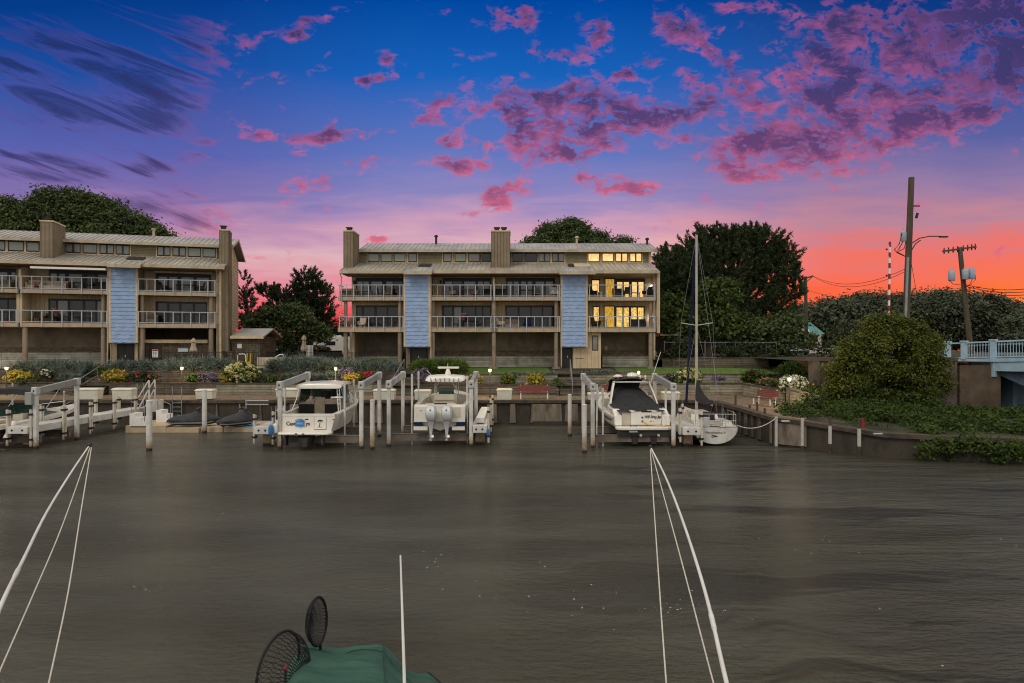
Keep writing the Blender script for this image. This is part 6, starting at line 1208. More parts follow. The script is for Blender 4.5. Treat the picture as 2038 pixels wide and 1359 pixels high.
# car on the road with lamps lit
Y = 74; cr = empty('parked_car', (XX(1596, Y), Y, 4.32), 0, 'dark car with lit lamps seen through the branches on the bridge road', 'car')
mb = MB(); rr_ = []
for y, w, z0, z1 in ((0, .75, .35, .8), (.15, .9, .25, .95), (1.2, .92, .22, 1.02), (3.8, .92, .22, 1.05), (4.3, .85, .3, .95)): rr_.append([(-w, y, z0), (-w, y, z1 - .1), (-w * .85, y, z1), (w * .85, y, z1), (w, y, z1 - .1), (w, y, z0)])
mb.loft(rr_, closed=True); mb.face(range(6)); mb.face([len(mb.v) - 6 + i for i in range(6)]); mb.build('body', MT['black'], cr, smooth=True); mb = MB(); mb.loft([[(-.8, 1.2, 1.02), (.8, 1.2, 1.02)], [(-.65, 1.9, 1.5), (.65, 1.9, 1.5)], [(-.65, 3.2, 1.5), (.65, 3.2, 1.5)], [(-.78, 3.9, 1.04), (.78, 3.9, 1.04)]]); mb.build('windscreen', MT['glass'], cr)
for sg in (-1, 1):
    mb = MB(); mb.lathe((0, 0, 0), [(.12, 0), (.13, .04), (.05, .07)], 10); mb.v = [(sg * .68 + a_, .06 - c, .72 + b_) for a_, b_, c in mb.v]; mb.build('headlight', MT['headlight'], cr)
    for y in (.9, 3.5): mb = MB(); mb.tube([(sg * .75, y, .32), (sg * .93, y, .32)], .32, 14); mb.build('wheel', MT['black'], cr)
# camper trailer and pool furniture between the blocks
Y = 84; ct = empty('camper_trailer', (XX(655, Y), Y, 3.6), 0, 'white camper trailer beyond the pool fence between the two blocks', 'trailer'); z0, z1 = ZZ(684, Y) - 3.6, ZZ(670, Y) - 3.6
mb = MB(); mb.prism([(-2.1, 0, z0 - .9), (4, 0, z0 - .9), (4, 0, z1), (-1.1, 0, z1), (-2.0, 0, z1 - .5)], (0, 2.3, 0)); mb.build('body', MT['camper'], ct, bevel=.06)
slab(ct, 'window', 'glass', (-1.5, -1.0, -.03, -.001, z1 - .5, z1 - .25)); slab(ct, 'window', 'glass', (-.4, .8, -.03, -.001, z0 - .2, z0 + .3)); slab(ct, 'roof_unit', 'plasticwhite', (.4, 1.2, .8, 1.5, z1 + .001, z1 + .2)); 
for x in (0, .9): mb = MB(); mb.tube([(x, .1, .4), (x, .35, .4)], .4, 12); mb.build('wheel', MT['black'], ct)
slab(ct, 'chassis', 'black', (-1.8, 3.8, .3, 2.0, .4, z0 - .901))
def umbrella(px, r0, r1, Y, label):
    X = XX(px, Y); zt = ZZ(r0, Y); zb = ZZ(r1, Y); o = empty('patio_umbrella', (X, Y, 3.45), 0, label, 'umbrella', 'closed beige patio umbrellas'); h1, h0 = zt - 3.45, zb - 3.45
    mb = MB(); mb.lathe((0, 0, 0), [(.3, 0), (.3, .08), (.03, .1), (.025, h0 + .05)], 10); mb.build('pole', MT['polewood'], o)
    mb = MB(); n = 16; rg = []
    for f_, r in ((0, .2), (.12, .26), (.4, .16), (.68, .12), (.70, .2), (.82, .17), (.97, .03), (1, .01)): rg.append([((r * (1 + .25 * (j % 2))) * math.cos(6.283 * j / n), (r * (1 + .25 * (j % 2))) * math.sin(6.283 * j / n), h0 + (h1 - h0) * f_) for j in range(n)])
    mb.loft(rg, closed=True); mb.face(range(n)); mb.build('folded_canopy', MT['umbrella'], o)
umbrella(605, 666, 699, 63, 'closed beige umbrella beside the striped towel bin'); umbrella(688, 670, 705, 58.4, 'closed beige umbrella at the corner of the middle block'); umbrella(385, 672, 701, 55.8, 'closed beige umbrella in front of the lobby')
tbn = empty('towel_bin', (XX(616.5, 64), 64, 3.45), 0, 'white slatted towel bin beside a closed umbrella', 'bin'); hh = ZZ(687, 64) - 3.45; slab(tbn, 'bin_body', 'galv', (-.26, .26, .05, .5, 0, hh - .02)); mb = MB()
for k in range(5): mb.box(-.31 + k * .13, -.31 + k * .13 + .09, -.02, .049, .1, hh)
mb.build('slat', MT['plasticwhite'], tbn)
Y = 54.6; pool = MB(); pool.poly([(XX(470, Y), 54.2, 3.52), (XX(560, Y), 54.2, 3.52), (XX(560, 58), 58.2, 3.52), (XX(470, 58), 58.2, 3.52)]); pool.build('pool_water', M('pool_water', (.02, .28, .38), .15, .2, 3, .6, bump=.2), kind='structure')
wall_thing('brick_kerb', 'trim', 'pale low pool kerb behind the grey grass', (XX(512, 58.6), XX(640, 58.6), 58.5, 58.8, 3.4, ZZ(711, 58.5)), cat='kerb'); rail_tubes_top = None
mb = MB()
for px in (473, 489): pass
mb.tube([PT(473, 722, 55), PT(473, 707, 55), PT(476, 704.5, 55), PT(486, 704.5, 55), PT(489, 707, 55), PT(489, 722, 55)], .035, 8); mb.build('pool_ladder', MT['plasticwhite'], label='white tubular pool ladder behind the big hydrangea', cat='pool ladder')
mb = MB(); mb.tube([PT(548, 711, 58), PT(556, 706, 58), PT(563, 705, 58), PT(565, 710, 58)], .05, 8); mb.build('pool_rail', MT['plasticwhite'], label='white curved pool rail above the grey grass', cat='pool rail')
mb = MB()
for p in (491, 498): mb.tube([PT(p, 722, 55.3), PT(p + 1, 703, 55.3)], .05, 8)
mb.build('rescue_pole', MT['yellow'], label='two orange uprights of the pool rescue stand', cat='rescue stand')
def ironfence(name, A, B, zb, zt, step, label, mat='black', cat='fence', group=None, post_every=12):
    A, B = Vector((*A, 0)), Vector((*B, 0)); L_ = (B - A).length; ang = math.atan2(B.y - A.y, B.x - A.x); o = empty(name, (A.x, A.y, 0), ang, label, cat, group)
    mb = MB(); mb.box(0, L_, -.015, .015, zt - .12, zt - .08); mb.box(0, L_, -.015, .015, zb + .08, zb + .12); mb.build('fence_rail', MT[mat], o)
    mb = MB(); n = int(L_ / step)
    for i in range(n + 1): x = L_ * i / n; mb.box(x - .01, x + .01, -.01, .01, zb, zt)
    mb.build('fence_bar', MT[mat], o)
    for i in range(0, n + 1, post_every): x = L_ * i / n; mb = MB(); mb.box(x - .03, x + .03, -.03, .03, zb - .2, zt + .05); mb.build('fence_post', MT[mat], o)
ironfence('iron_fence', (XX(308, 54.9), 54.9), (XX(527, 56.6), 56.6), 3.6, ZZ(699, 55.5), .13, 'black iron fence in front of the lobby and the pool house'); ironfence('iron_fence', (XX(528, 60.5), 60.5), (XX(728, 58.8), 58.8), 3.45, ZZ(700, 59.6), .14, 'black iron fence around the pool between the blocks')
ironfence('wire_fence', (XX(1322, 62), 62), (XX(1545, 62), 62), 4.2, ZZ(679, 62), .9, 'grey wire fence on the timber wall under the big pine', 'galv', post_every=4)
Y = 66; sh = empty('carport', (XX(1330, Y), Y, 3.5), 0, 'low grey roofed carport beside the end of the lamplit block', 'carport'); mb = MB(); x0, x1 = XX(1312, Y) - XX(1330, Y), XX(1356, Y) - XX(1330, Y); zr0, zr1 = ZZ(668, Y) - 3.5, ZZ(646, Y) - 3.5
mb.prism([(x0, -.5, zr0), (x1, -.5, zr0), (x1 - .3, 3, zr1), (x0, 3, zr1)], (0, 0, .12)); mb.build('roof', MT['gutter'], sh); slab(sh, 'wall', 'soffit', (x0, x1 - .2, 3.2, 3.4, 0, zr0 - .01))
for x in (x1 - .2,): mb = MB(); mb.box(x - .08, x + .08, 0, .16, 0, zr0 + .05); mb.build('carport_post', MT['post'], sh)
def sign(px0, px1, r0, r1, Y, label, kind):
    x0, x1, z0, z1 = XX(px0, Y), XX(px1, Y), ZZ(r1, Y), ZZ(r0, Y); o = empty('notice_sign', ((x0 + x1) / 2, Y, z0), 0, label, 'sign'); w = (x1 - x0) / 2; hh = z1 - z0
    slab(o, 'sign_face', 'paper' if kind < 2 else 'transformer', (-w, w, 0, .03, 0, hh))
    if kind == 0: slab(o, 'red_header', 'paint_red', (-w + .02, w - .02, -.006, -.001, hh * .78, hh - .02))
    mb = MB()
    for k in range(4):
        z = hh * (.12 + .16 * k); x = -w * .75
        while x < w * .7: l_ = random.uniform(.05, .16); mb.box(x, min(x + l_, w * .8), -.006, -.001, z, z + hh * .07); x += l_ + .05
    mb.build('lettering', MT['text_black' if kind != 2 else 'paper'], o)
sign(303, 314.5, 695.5, 711, 54.85, 'white notice with a red header on the iron fence by the lobby', 0); sign(354, 374, 693, 700, 54.8, 'pale blue banner sign on the iron fence before the lobby', 2)
# ------------------------------------------------------------------ balcony furniture
def chair_mesh(kind):
    mb = MB(); w = .3
    if kind == 'arm':
        mb.box(-w, w, -.3, .28, .34, .44); mb.prism([(-w, .22, .44), (w, .22, .44), (w * .9, .36, .98), (-w * .9, .36, .98)], (0, .06, 0))
        for s in (-1, 1): mb.box(s * w - .04, s * w + .04, -.3, .28, .34, .64)
    else:
        mb.box(-.24, .24, -.24, .24, .42, .46); mb.prism([(-.24, .22, .46), (.24, .22, .46), (.24, .3, .95), (-.24, .3, .95)], (0, .03, 0))
    for sx in (-1, 1):
        for sy in (-1, 1): mb.box(sx * .22 - .025, sx * .22 + .025, sy * .22 - .025, sy * .22 + .025, 0, .42 if kind != 'arm' else .34)
    return mb
def place(mb, name, mat, frm, px, v, z, label, cat, rz=0.0, group='balcony furniture', s=1.0):
    w_ = frm.W(frm.U(px, v), v, z); mb.v = [(x * s, y * s, q_ * s) for x, y, q_ in mb.v]; return mb.build(name, MT[mat], loc=w_, rz=frm.ang + rz, label=label, cat=cat, group=group)
def table_mesh(w=.9, d=.6, h=.72):
    mb = MB(); mb.box(-w / 2, w / 2, -d / 2, d / 2, h - .05, h)
    for sx in (-1, 1):
        for sy in (-1, 1): mb.box(sx * (w / 2 - .06) - .025, sx * (w / 2 - .06) + .025, sy * (d / 2 - .06) - .025, sy * (d / 2 - .06) + .025, 0, h - .05)
    return mb
def sofa_mesh(w=1.5):
    mb = MB(); mb.box(-w / 2, w / 2, -.35, .35, .1, .42); mb.box(-w / 2, w / 2, .25, .4, .42, .85); mb.box(-w / 2, -w / 2 + .14, -.35, .25, .42, .62); mb.box(w / 2 - .14, w / 2, -.35, .25, .42, .62); return mb
def plant_mesh(r=.3, h=.6):
    mb = MB()
    for _ in range(70):
        a_, b_ = random.random() * 6.28, random.random(); c = Vector((math.cos(a_) * r * b_, math.sin(a_) * r * b_, h * random.random())); d_ = Vector((random.uniform(-1, 1), random.uniform(-1, 1), random.uniform(-.2, 1))).normalized() * .14; e_ = Vector((random.uniform(-1, 1), random.uniform(-1, 1), .2)).normalized() * .05
        mb.poly([c, c + d_ * .5 + e_, c + d_, c + d_ * .5 - e_])
    return mb
UFm, LFm = UF + .005, LF + .005; UFl, LFl = UF + dz + .005, LF + dz + .005; fm0 = Frame(0, 57.4, 0)
b1u, b1l, b2u, b2l, b3u, b3l, b4u, b4l = 'upper balcony nearest the pool', 'lower balcony nearest the pool', 'upper balcony just past the first blue tower', 'lower balcony just past the first blue tower', 'upper balcony below the twin flues', 'lower balcony below the twin flues', 'lamplit upper balcony', 'lamplit lower balcony'
for mbx, nm, mt, f_, px, v, z, lab, cat, rz in (
    (sofa_mesh(1.3), 'patio_sofa', 'cushion', fm0, 694, .9, UFm, 'taupe sofa on the ' + b1u, 'sofa', 0), (table_mesh(.7, .5, .55), 'side_table', 'polewood', fm0, 690, .5, UFm, 'small table by the corner rail of the ' + b1u, 'table', 0), (table_mesh(1.4, .7, .6), 'patio_table', 'cushion', fm0, 725, .8, UFm, 'long low table on the ' + b1u, 'table', 0), (chair_mesh('arm'), 'patio_chair', 'cushion', fm0, 773, 1.0, UFm, 'taupe armchair on the ' + b1u, 'chair', 0), (chair_mesh('side'), 'patio_chair', 'wicker', fm0, 758, 1.2, UFm, 'dark chair on the ' + b1u, 'chair', R(90)),
    (chair_mesh('arm'), 'patio_chair', 'cushion', fm0, 698, .9, LFm, 'pale armchair nearest the corner of the ' + b1l, 'chair', 0), (chair_mesh('arm'), 'patio_chair', 'creamcloth', fm0, 721, .9, LFm, 'cream armchair in the middle of the ' + b1l, 'chair', 0), (table_mesh(.8, .6, .5), 'patio_table', 'wicker', fm0, 739, .8, LFm, 'small dark table on the ' + b1l, 'table', 0),
    (table_mesh(1.5, .8, .75), 'dining_table', 'redwood', fm0, 926, 1.0, UFm, 'red brown dining table on the ' + b2u, 'table', 0), (chair_mesh('arm'), 'patio_chair', 'cushion', fm0, 902, 1.1, UFm, 'high backed armchair on the ' + b2u, 'chair', R(80)), (chair_mesh('arm'), 'patio_chair', 'cushion', fm0, 944, 1.1, UFm, 'armchair across the table on the ' + b2u, 'chair', R(-80)), (sofa_mesh(.9), 'grill_cover', 'canvas', fm0, 970, 1.2, UFm, 'black covered grill on the ' + b2u, 'grill', 0),
    (table_mesh(1.6, .8, .75), 'dining_table', 'wicker', fm0, 930, 1.0, LFm, 'dark dining table on the ' + b2l, 'table', 0), (chair_mesh('side'), 'patio_chair', 'wicker', fm0, 905, 1.0, LFm, 'dark slim chair by the table on the ' + b2l, 'chair', R(90)), (chair_mesh('side'), 'patio_chair', 'wicker', fm0, 955, 1.0, LFm, 'dark slim chair facing the divider on the ' + b2l, 'chair', R(-90)),
    (sofa_mesh(1.2), 'patio_sofa', 'wicker', fm0, 995, 1.1, UFm, 'dark wicker sofa on the ' + b3u, 'sofa', 0), (table_mesh(1.3, .7, .72), 'dining_table', 'wicker', fm0, 1050, 1.0, UFm, 'dark dining table on the ' + b3u, 'table', 0), (chair_mesh('arm'), 'patio_chair', 'cushion', fm0, 1068, 1.2, UFm, 'tall brown chair on the ' + b3u, 'chair', 0), (chair_mesh('arm'), 'patio_chair', 'plasticwhite', fm0, 1105, .9, UFm, 'white plastic chair at the end of the ' + b3u, 'chair', R(20)),
    (chair_mesh('arm'), 'patio_chair', 'creamcloth', fm0, 995, .8, LFm, 'cream reclining chair on the ' + b3l, 'chair', R(60)), (sofa_mesh(1.4), 'patio_sofa', 'cushion', fm0, 1018, 1.3, LFm, 'grey brown sofa on the ' + b3l, 'sofa', 0), (chair_mesh('arm'), 'patio_chair', 'navy', fm0, 1050, 1.0, LFm, 'navy chair on the ' + b3l, 'chair', 0),
    (chair_mesh('arm'), 'patio_chair', 'wicker', fm0, 1180, .8, UFm, 'black chair at the tower end of the ' + b4u, 'chair', R(40)), (table_mesh(.45, .45, .5), 'side_table', 'plasticwhite', fm0, 1192, .7, UFm, 'white side table on the ' + b4u, 'table', 0), (sofa_mesh(.9), 'patio_sofa', 'wicker', fm0, 1231, .8, UFm, 'dark loveseat on the ' + b4u, 'sofa', R(10)), (chair_mesh('arm'), 'patio_chair', 'wicker', fm0, 1248, .7, UFm, 'dark armchair before the lit doors of the ' + b4u, 'chair', R(-20)), (table_mesh(.9, .6, .45), 'patio_table', 'cushion', fm0, 1263, .7, UFm, 'low table on the ' + b4u, 'table', 0), (chair_mesh('arm'), 'patio_chair', 'canvas', fm0, 1288, .8, UFm, 'dark chair under the wall lamp of the ' + b4u, 'chair', R(-60)), (sofa_mesh(1.0), 'storage_chest', 'cushion', fm0, 1299, 1.4, UFm, 'taupe storage chest at the end of the ' + b4u, 'chest', 0),
    (chair_mesh('arm'), 'patio_chair', 'wicker', fm0, 1186, .8, LFm, 'dark chair on the ' + b4l, 'chair', R(50)), (table_mesh(.8, .5, .7), 'side_table', 'wicker', fm0, 1199, .9, LFm, 'dark table by the gold curtain of the ' + b4l, 'table', 0), (sofa_mesh(1.4), 'patio_sofa', 'canvas', fm0, 1270, 1.0, LFm, 'black sofa on the ' + b4l, 'sofa', 0),
    (sofa_mesh(1.2), 'patio_sofa', 'creamcloth', fl, 70, 1.0, UFl, 'cream draped sofa under the awning', 'sofa', 0), (sofa_mesh(1.8), 'patio_sofa', 'creamcloth', fl, 110, 1.1, UFl, 'long cream draped sofa under the awning', 'sofa', 0), (table_mesh(1.1, .7, .72), 'dining_table', 'wicker', fl, 152, 1.0, UFl, 'dark table under the awning', 'table', 0), (sofa_mesh(1.2), 'planter_rack', 'wicker', fl, 198, 1.0, UFl, 'dark wicker rack at the tower end of the awning balcony', 'rack', 0), (sofa_mesh(1.2), 'patio_sofa', 'cushion', fl, 8, 1.0, UFl, 'brown cushioned sofa at the edge of the angled block', 'sofa', 0),
    (sofa_mesh(1.0), 'patio_sofa', 'wicker', fl, 102, 1.2, LFl, 'dark chair below the awning balcony', 'sofa', 0), (table_mesh(2.0, .6, .6), 'plant_table', 'wicker', fl, 130, .6, LFl, 'long table of flower pots below the awning balcony', 'table', 0), (chair_mesh('side'), 'patio_chair', 'wicker', fl, 70, .9, LFl, 'slim stand below the awning balcony', 'chair', 0),
    (table_mesh(1.5, .8, .74), 'dining_table', 'wicker', fl, 370, 1.0, UFl, 'dark dining table on the balcony by the tall chimney', 'table', 0), (chair_mesh('arm'), 'patio_chair', 'wicker', fl, 325, 1.0, UFl, 'dark high backed chair on the balcony by the tall chimney', 'chair', R(70)), (chair_mesh('arm'), 'patio_chair', 'wicker', fl, 398, 1.0, UFl, 'dark chair nearest the tall chimney', 'chair', R(-70)),
    (sofa_mesh(1.0), 'storage_chest', 'cushion', fl, 300, 1.0, LFl, 'brown chest below the dining balcony of the angled block', 'chest', 0)):
    place(mbx, nm, mt, f_, px, v, z, lab, cat, rz)
MT['potleaf'] = LEAF('potted_leaves', (.02, .05, .015), (.07, .13, .03)); MT['potflower'] = LEAF('bright_petals', (.5, .3, .02), (.35, .06, .4))
def potted(frm, px, v, z, label, r=.28, h=.7, fl_=None):
    w_ = frm.W(frm.U(px, v), v, z); o = empty('potted_plant', w_, 0, label, 'potted plant', 'plants on the balconies'); mb = MB(); mb.lathe((0, 0, 0), [(.14, 0), (.19, .3), (.2, .32)], 10); mb.build('pot', MT['redwood'], o)
    m_ = plant_mesh(r, h); m_.v = [(x, y, z_ + .3) for x, y, z_ in m_.v]; m_.build('foliage', MT[fl_ or 'potleaf'], o)
potted(fm0, 680, .5, LFm, 'tall potted palm at the corner of the lower balcony by the pool', .45, 1.3); potted(fm0, 778, 1.0, LFm, 'small potted plant before the dark glass of the lower balcony'); potted(fm0, 922, .5, LFm + .7, 'bright yellow and purple pinwheel flowers on the lower balcony', .25, .3, 'potflower'); potted(fl, 72, .6, UFl, 'orange flowers before the cream sofa under the awning', .35, .3, 'potflower'); potted(fl, 112, .5, LFl + .6, 'mixed flowers on the table below the awning', .3, .3, 'potflower'); potted(fl, 10, .6, LFl, 'leafy plant at the edge of the angled block', .6, .9)
for px, z, lab in ((1298, 10.95, 'lit white wall lamp at the end of the upper lamplit balcony'), (1296, 8.2, 'lit white wall lamp at the end of the lower lamplit balcony')):
    X = XX(px, 59); o = empty('wall_lamp', (X, 59.3, z), 0, lab, 'wall lamp'); mb = MB(); mb.lathe((0, 0, 0), [(.16, -.28), (.1, -.05), (.05, 0)], 10); mb.build('lamp_shade', MT['bulb_white'], o); mb = MB(); mb.beam((0, 0, .02), (0, .18, .1), .04, .04); mb.build('bracket', MT['black'], o)
    l = bpy.data.lights.new('lamp_light', 'POINT'); l.energy = 30; l.color = (1, .88, .7); l.shadow_soft_size = .1; q_ = bpy.data.objects.new('lamp_light', l); q_.location = (0, -.1, -.4); link(q_, o)
# ------------------------------------------------------------------ near side: whips, rod, nets, covered boat
def whip(label, path, r0, r1, lines):
    o = empty('mooring_whip', path[0], 0, label, 'mooring whip', 'white mooring whips on the near side'); b_ = Vector(path[0]); P_ = [Vector(p) - b_ for p in path]; n = len(P_)
    mb = MB(); mb.tube(P_, [r0 + (r1 - r0) * i / (n - 1) for i in range(n)], 10); mb.build('whip_pole', MT['frp'], o, smooth=True)
    for ln in lines: mb = MB(); mb.tube([Vector(p) - b_ for p in ln], .008, 6); mb.build('whip_line', MT['rope'], o)
    k_ = int(n * .34); dd_ = (P_[k_ + 1] - P_[k_]).normalized(); mb = MB(); mb.tube([P_[k_] - dd_ * .12, P_[k_] + dd_ * .12], r0 * 1.12, 10); mb.build('joint_sleeve', MT['frp'], o, smooth=True)
    mb = MB(); mb.tube([P_[-1] + (P_[-1] - P_[-2]).normalized() * .05, P_[-1] - (P_[-1] - P_[-2]).normalized() * .06], .035, 8); mb.build('end_cap', MT['black'], o)
def ip(pts, n):
    ys = np.array([p[1] for p in pts]); t_ = np.linspace(0, 1, n); s_ = np.linspace(0, 1, len(pts)); return [PT(*[float(np.interp(u, s_, [p[k] for p in pts])) for k in range(3)]) for u in t_]
def sp(pts, n=22):
    """smooth curve through (column, row, distance) points"""
    P_ = [np.array(PT(*p)) for p in pts]; out = []
    Q = [2 * P_[0] - P_[1]] + P_ + [2 * P_[-1] - P_[-2]]
    for i in range(1, len(Q) - 2):
        for t_ in np.linspace(0, 1, 7)[:-1]:
            a_, b_, c, d_ = Q[i - 1:i + 3]; out.append(.5 * ((2 * b_) + (c - a_) * t_ + (2 * a_ - 5 * b_ + 4 * c - d_) * t_ ** 2 + (3 * b_ - a_ - 3 * c + d_) * t_ ** 3))
    return [Vector(p) for p in out + [P_[-1]]]
whip('curved white mooring whip with two lines pointing at the sport cruiser', sp([(1478, 1480, 5.2), (1446, 1359, 6.0), (1404, 1180, 7.4), (1360, 1040, 9.0), (1325, 950, 10.6), (1295, 890, 12)]), .025, .013, [sp([(1340, 1520, 5.2), (1326, 1359, 6.2), (1309, 1120, 8.4), (1294, 892, 12)]), sp([(1460, 1500, 5.2), (1420, 1359, 6.2), (1352, 1100, 8.6), (1295, 892, 12)])])
slab_o = None
whip('curved white mooring whip with two lines pointing at the long catwalk', sp([(-70, 1390, 5.4), (0, 1209, 6.6), (48, 1110, 8.0), (92, 1021, 9.6), (139, 944, 10.9), (178, 886, 12)]), .024, .013, [sp([(-45, 1440, 5.4), (0, 1334, 6.4), (66, 1183, 8), (125, 1043, 9.6), (180, 888, 12)]), sp([(70, 1480, 5.4), (97, 1359, 6.4), (136, 1176, 8), (161, 1018, 9.8), (182, 890, 12)])])
mb = MB(); mb.tube([PT(806, 1420, 5.4), PT(804.5, 1340, 5.5), PT(797, 1105, 6.0)], [.015, .014, .008], 8); mb.build('boat_rod', MT['frp'], smooth=True, label='thin white upright rod standing beside the green tarp', cat='rod')
Yc = 6.6; tp = empty('covered_boat', (XX(720, Yc), Yc, 0), 0, 'boat under a green tarp at the near dock', 'boat'); ox, oy = XX(720, Yc), Yc
sections = [[(588, 1330), (592, 1300), (598, 1281), (604, 1277), (610, 1276), (640, 1284), (680, 1288), (720, 1284), (752, 1281), (764, 1283), (785, 1300), (810, 1330), (830, 1338), (850, 1338), (862, 1346)],
            [(560, 1420), (566, 1380), (575, 1330), (590, 1312), (605, 1308), (640, 1316), (680, 1318), (720, 1316), (745, 1317), (765, 1325), (790, 1345), (820, 1365), (850, 1372), (875, 1378), (890, 1392)],
            [(520, 1560), (530, 1500), (545, 1440), (570, 1420), (600, 1415), (640, 1420), (680, 1424), (720, 1424), (745, 1424), (775, 1432), (810, 1455), (850, 1470), (880, 1480), (905, 1490), (925, 1520)]]
mb = MB(); back = [(p, max(r_, 1281) + 4) for p, r_ in sections[0]]; L3 = []
def sec3(sc, Y, lift=0): return [tuple(PT(p, r_, Y) - Vector((ox, oy, 0)) + Vector((0, 0, lift))) for p, r_ in sc]
A0 = sec3(sections[0], 7.4); A1 = sec3(sections[1], 6.5); A2 = sec3(sections[2], 5.2); B0 = [(x, y + .5, z - .55) for x, y, z in A0]
def sub(A, B, n): return [[tuple(a_[k] + (b_[k] - a_[k]) * t_ for k in range(3)) for a_, b_ in zip(A, B)] for t_ in np.linspace(0, 1, n)]
def dens_row(r_): 
    out = []
    for a_, b_ in zip(r_, r_[1:]): out += [tuple(a_[k] + (b_[k] - a_[k]) * t_ for k in range(3)) for t_ in (0, .33, .66)]
    return out + [r_[-1]]
rowz = [dens_row(r_) for r_ in sub(B0, A0, 3)[:-1] + sub(A0, A1, 10)[:-1] + sub(A1, A2, 8)]
rowz = [[(x, y, z + .026 * math.sin(9 * x + 5 * y) * math.sin(17 * y - 6 * x) + .020 * abs(math.sin(11 * (x * .35 + y))) - .016 * abs(math.sin(7 * x - 4 * y)) ) for x, y, z in r_] for r_ in rowz]
seam = [MB(), MB()]; seam[0].tube([Vector(p) + Vector((0, 0, .006)) for p in rowz[6][9:28]] + [Vector(rowz[9][31]), Vector(rowz[12][35])], .006, 5); seam[1].tube([Vector(r_[27]) + Vector((0, 0, .006)) for r_ in rowz[2:17]], .006, 5)
mb.loft(rowz); tpo = mb.build('tarp', MT['tarp'], tp, smooth=True); sm = tpo.modifiers.new('soft', 'SUBSURF'); sm.levels = sm.render_levels = 1
for s_m in seam: s_m.build('tarp_seam', M('dark_tarp_seam', (.02, .055, .04), .8) if 'seamm' not in MT else MT['seamm'], tpo)
mb = MB(); mb.loft([[(-.75, .9, 1.4), (-.5, .9, .3), (.6, .9, .3), (.95, .9, 1.2)], [(-.95, -1.9, 1.3), (-.6, -1.9, .3), (.8, -1.9, .3), (1.1, -1.9, 1.2)]]); mb.face((0, 1, 2, 3)); mb.build('hull', MT['gel'], tp)
def netm(label, rim, depth_v, tail, hexn=18):
    """A landing net: a hoop, a sagging mesh bag and its pole."""
    c = sum(rim, Vector()) / len(rim); o = empty('landing_net', c, 0, label, 'landing net', 'landing nets on the covered boat'); P_ = [p - c for p in rim]
    mb = MB(); mb.tube(P_ + [P_[0]], .014, 8, cap=False); mb.build('hoop', MT['net'], o, smooth=True)
    n = len(P_); mb = MB(); K = 9; rings = []
    for k in range(K + 1):
        f_ = k / K; sc = 1 - .78 * f_ ** 1.6
        rings.append([p * sc + Vector(depth_v) * (f_ ** .8) + Vector((0, 0, -.10 * f_ * f_)) for p in P_])
    for k in range(K):
        for j in range(n):
            a_, b_, d_ = rings[k][j], rings[k + 1][(j + (k % 2)) % n], rings[k + 1][(j - 1 + (k % 2)) % n]; mb.tube([a_, b_], .0034, 3, cap=False); mb.tube([a_, d_], .0034, 3, cap=False)
    mb.build('net_bag', MT['net'], o)
    mb = MB(); q_ = min(P_, key=lambda p: p.z); mb.tube([q_, q_ + Vector(tail)], .016, 8); mb.build('handle', MT['net'], o)
def ell(cx_, cy_, a_, b_, tilt, Y, dyaw, n=40):
    out = []
    for j in range(n):
        t_ = 6.283 * j / n; u, w = a_ * math.cos(t_), b_ * math.sin(t_); x = u * math.cos(tilt) - w * math.sin(tilt); y = u * math.sin(tilt) + w * math.cos(tilt); out.append(PT(cx_ + x, cy_ + y, Y + dyaw * x / max(a_, 1)))
    return out
netm('upright black landing net behind the green tarp', ell(632, 1237, 18, 49, .06, 7.0, .22), (-.14, .12, -.04), (.0, 0, -.6)); netm('wide tilted black landing net beside the green tarp', ell(553, 1328, 36, 76, .34, 6.1, .3), (.2, .2, -.1), (0, -.1, -.8))
mb = MB(); mb.tube([PT(568, 1420, 5.7), PT(568, 1332, 5.7)], .011, 8); o = mb.build('red_tipped_stick', MT['black'], label='black stick with a red tip beside the wide landing net', cat='stick'); mb = MB(); mb.tube([PT(568, 1332, 5.7), PT(568, 1327, 5.7)], .013, 8); mb.build('red_tip', MT['paint_red'], o)
mb = MB(); mb.tube([PT(852, 1338, 6.9), PT(868, 1350, 6.6), PT(900, 1380, 6.2)], .008, 6); mb.build('tarp_rope', MT['black'], label='black rope tied to the corner of the green tarp', cat='rope')
# ------------------------------------------------------------------ plants
def mesh_np(name, V, k, mat, parent=None, mats=None, mi=None, **kw):
    """V: (n*k, 3) points, k corners a face, every face loose."""
    n = len(V) // k; me = bpy.data.meshes.new(name); me.vertices.add(len(V)); me.vertices.foreach_set('co', np.asarray(V, dtype=np.float32).ravel())
    me.loops.add(n * k); me.loops.foreach_set('vertex_index', np.arange(n * k, dtype=np.int32)); me.polygons.add(n); me.polygons.foreach_set('loop_start', np.arange(0, n * k, k, dtype=np.int32))
    for m_ in (mats or [mat]): me.materials.append(m_)
    if mi is not None: me.polygons.foreach_set('material_index', np.asarray(mi, dtype=np.int32))
    me.update(calc_edges=True); o = bpy.data.objects.new(name, me); link(o, parent); return tag(o, **kw)
def unit(v): return v / np.maximum(np.linalg.norm(v, axis=-1, keepdims=True), 1e-9)
def leaves(C, Nrm, size, asp=.55):
    n = len(C); r = unit(rng.normal(size=(n, 3))); t_ = unit(np.cross(Nrm, r)); b_ = np.cross(Nrm, t_); s = (size * rng.uniform(.6, 1.35, (n, 1)))
    fold = Nrm * s * .18
    return np.stack([C - t_ * s, C + b_ * s * asp - t_ * s * .1 + fold, C + t_ * s, C - b_ * s * asp - t_ * s * .1 + fold], 1).reshape(-1, 3)
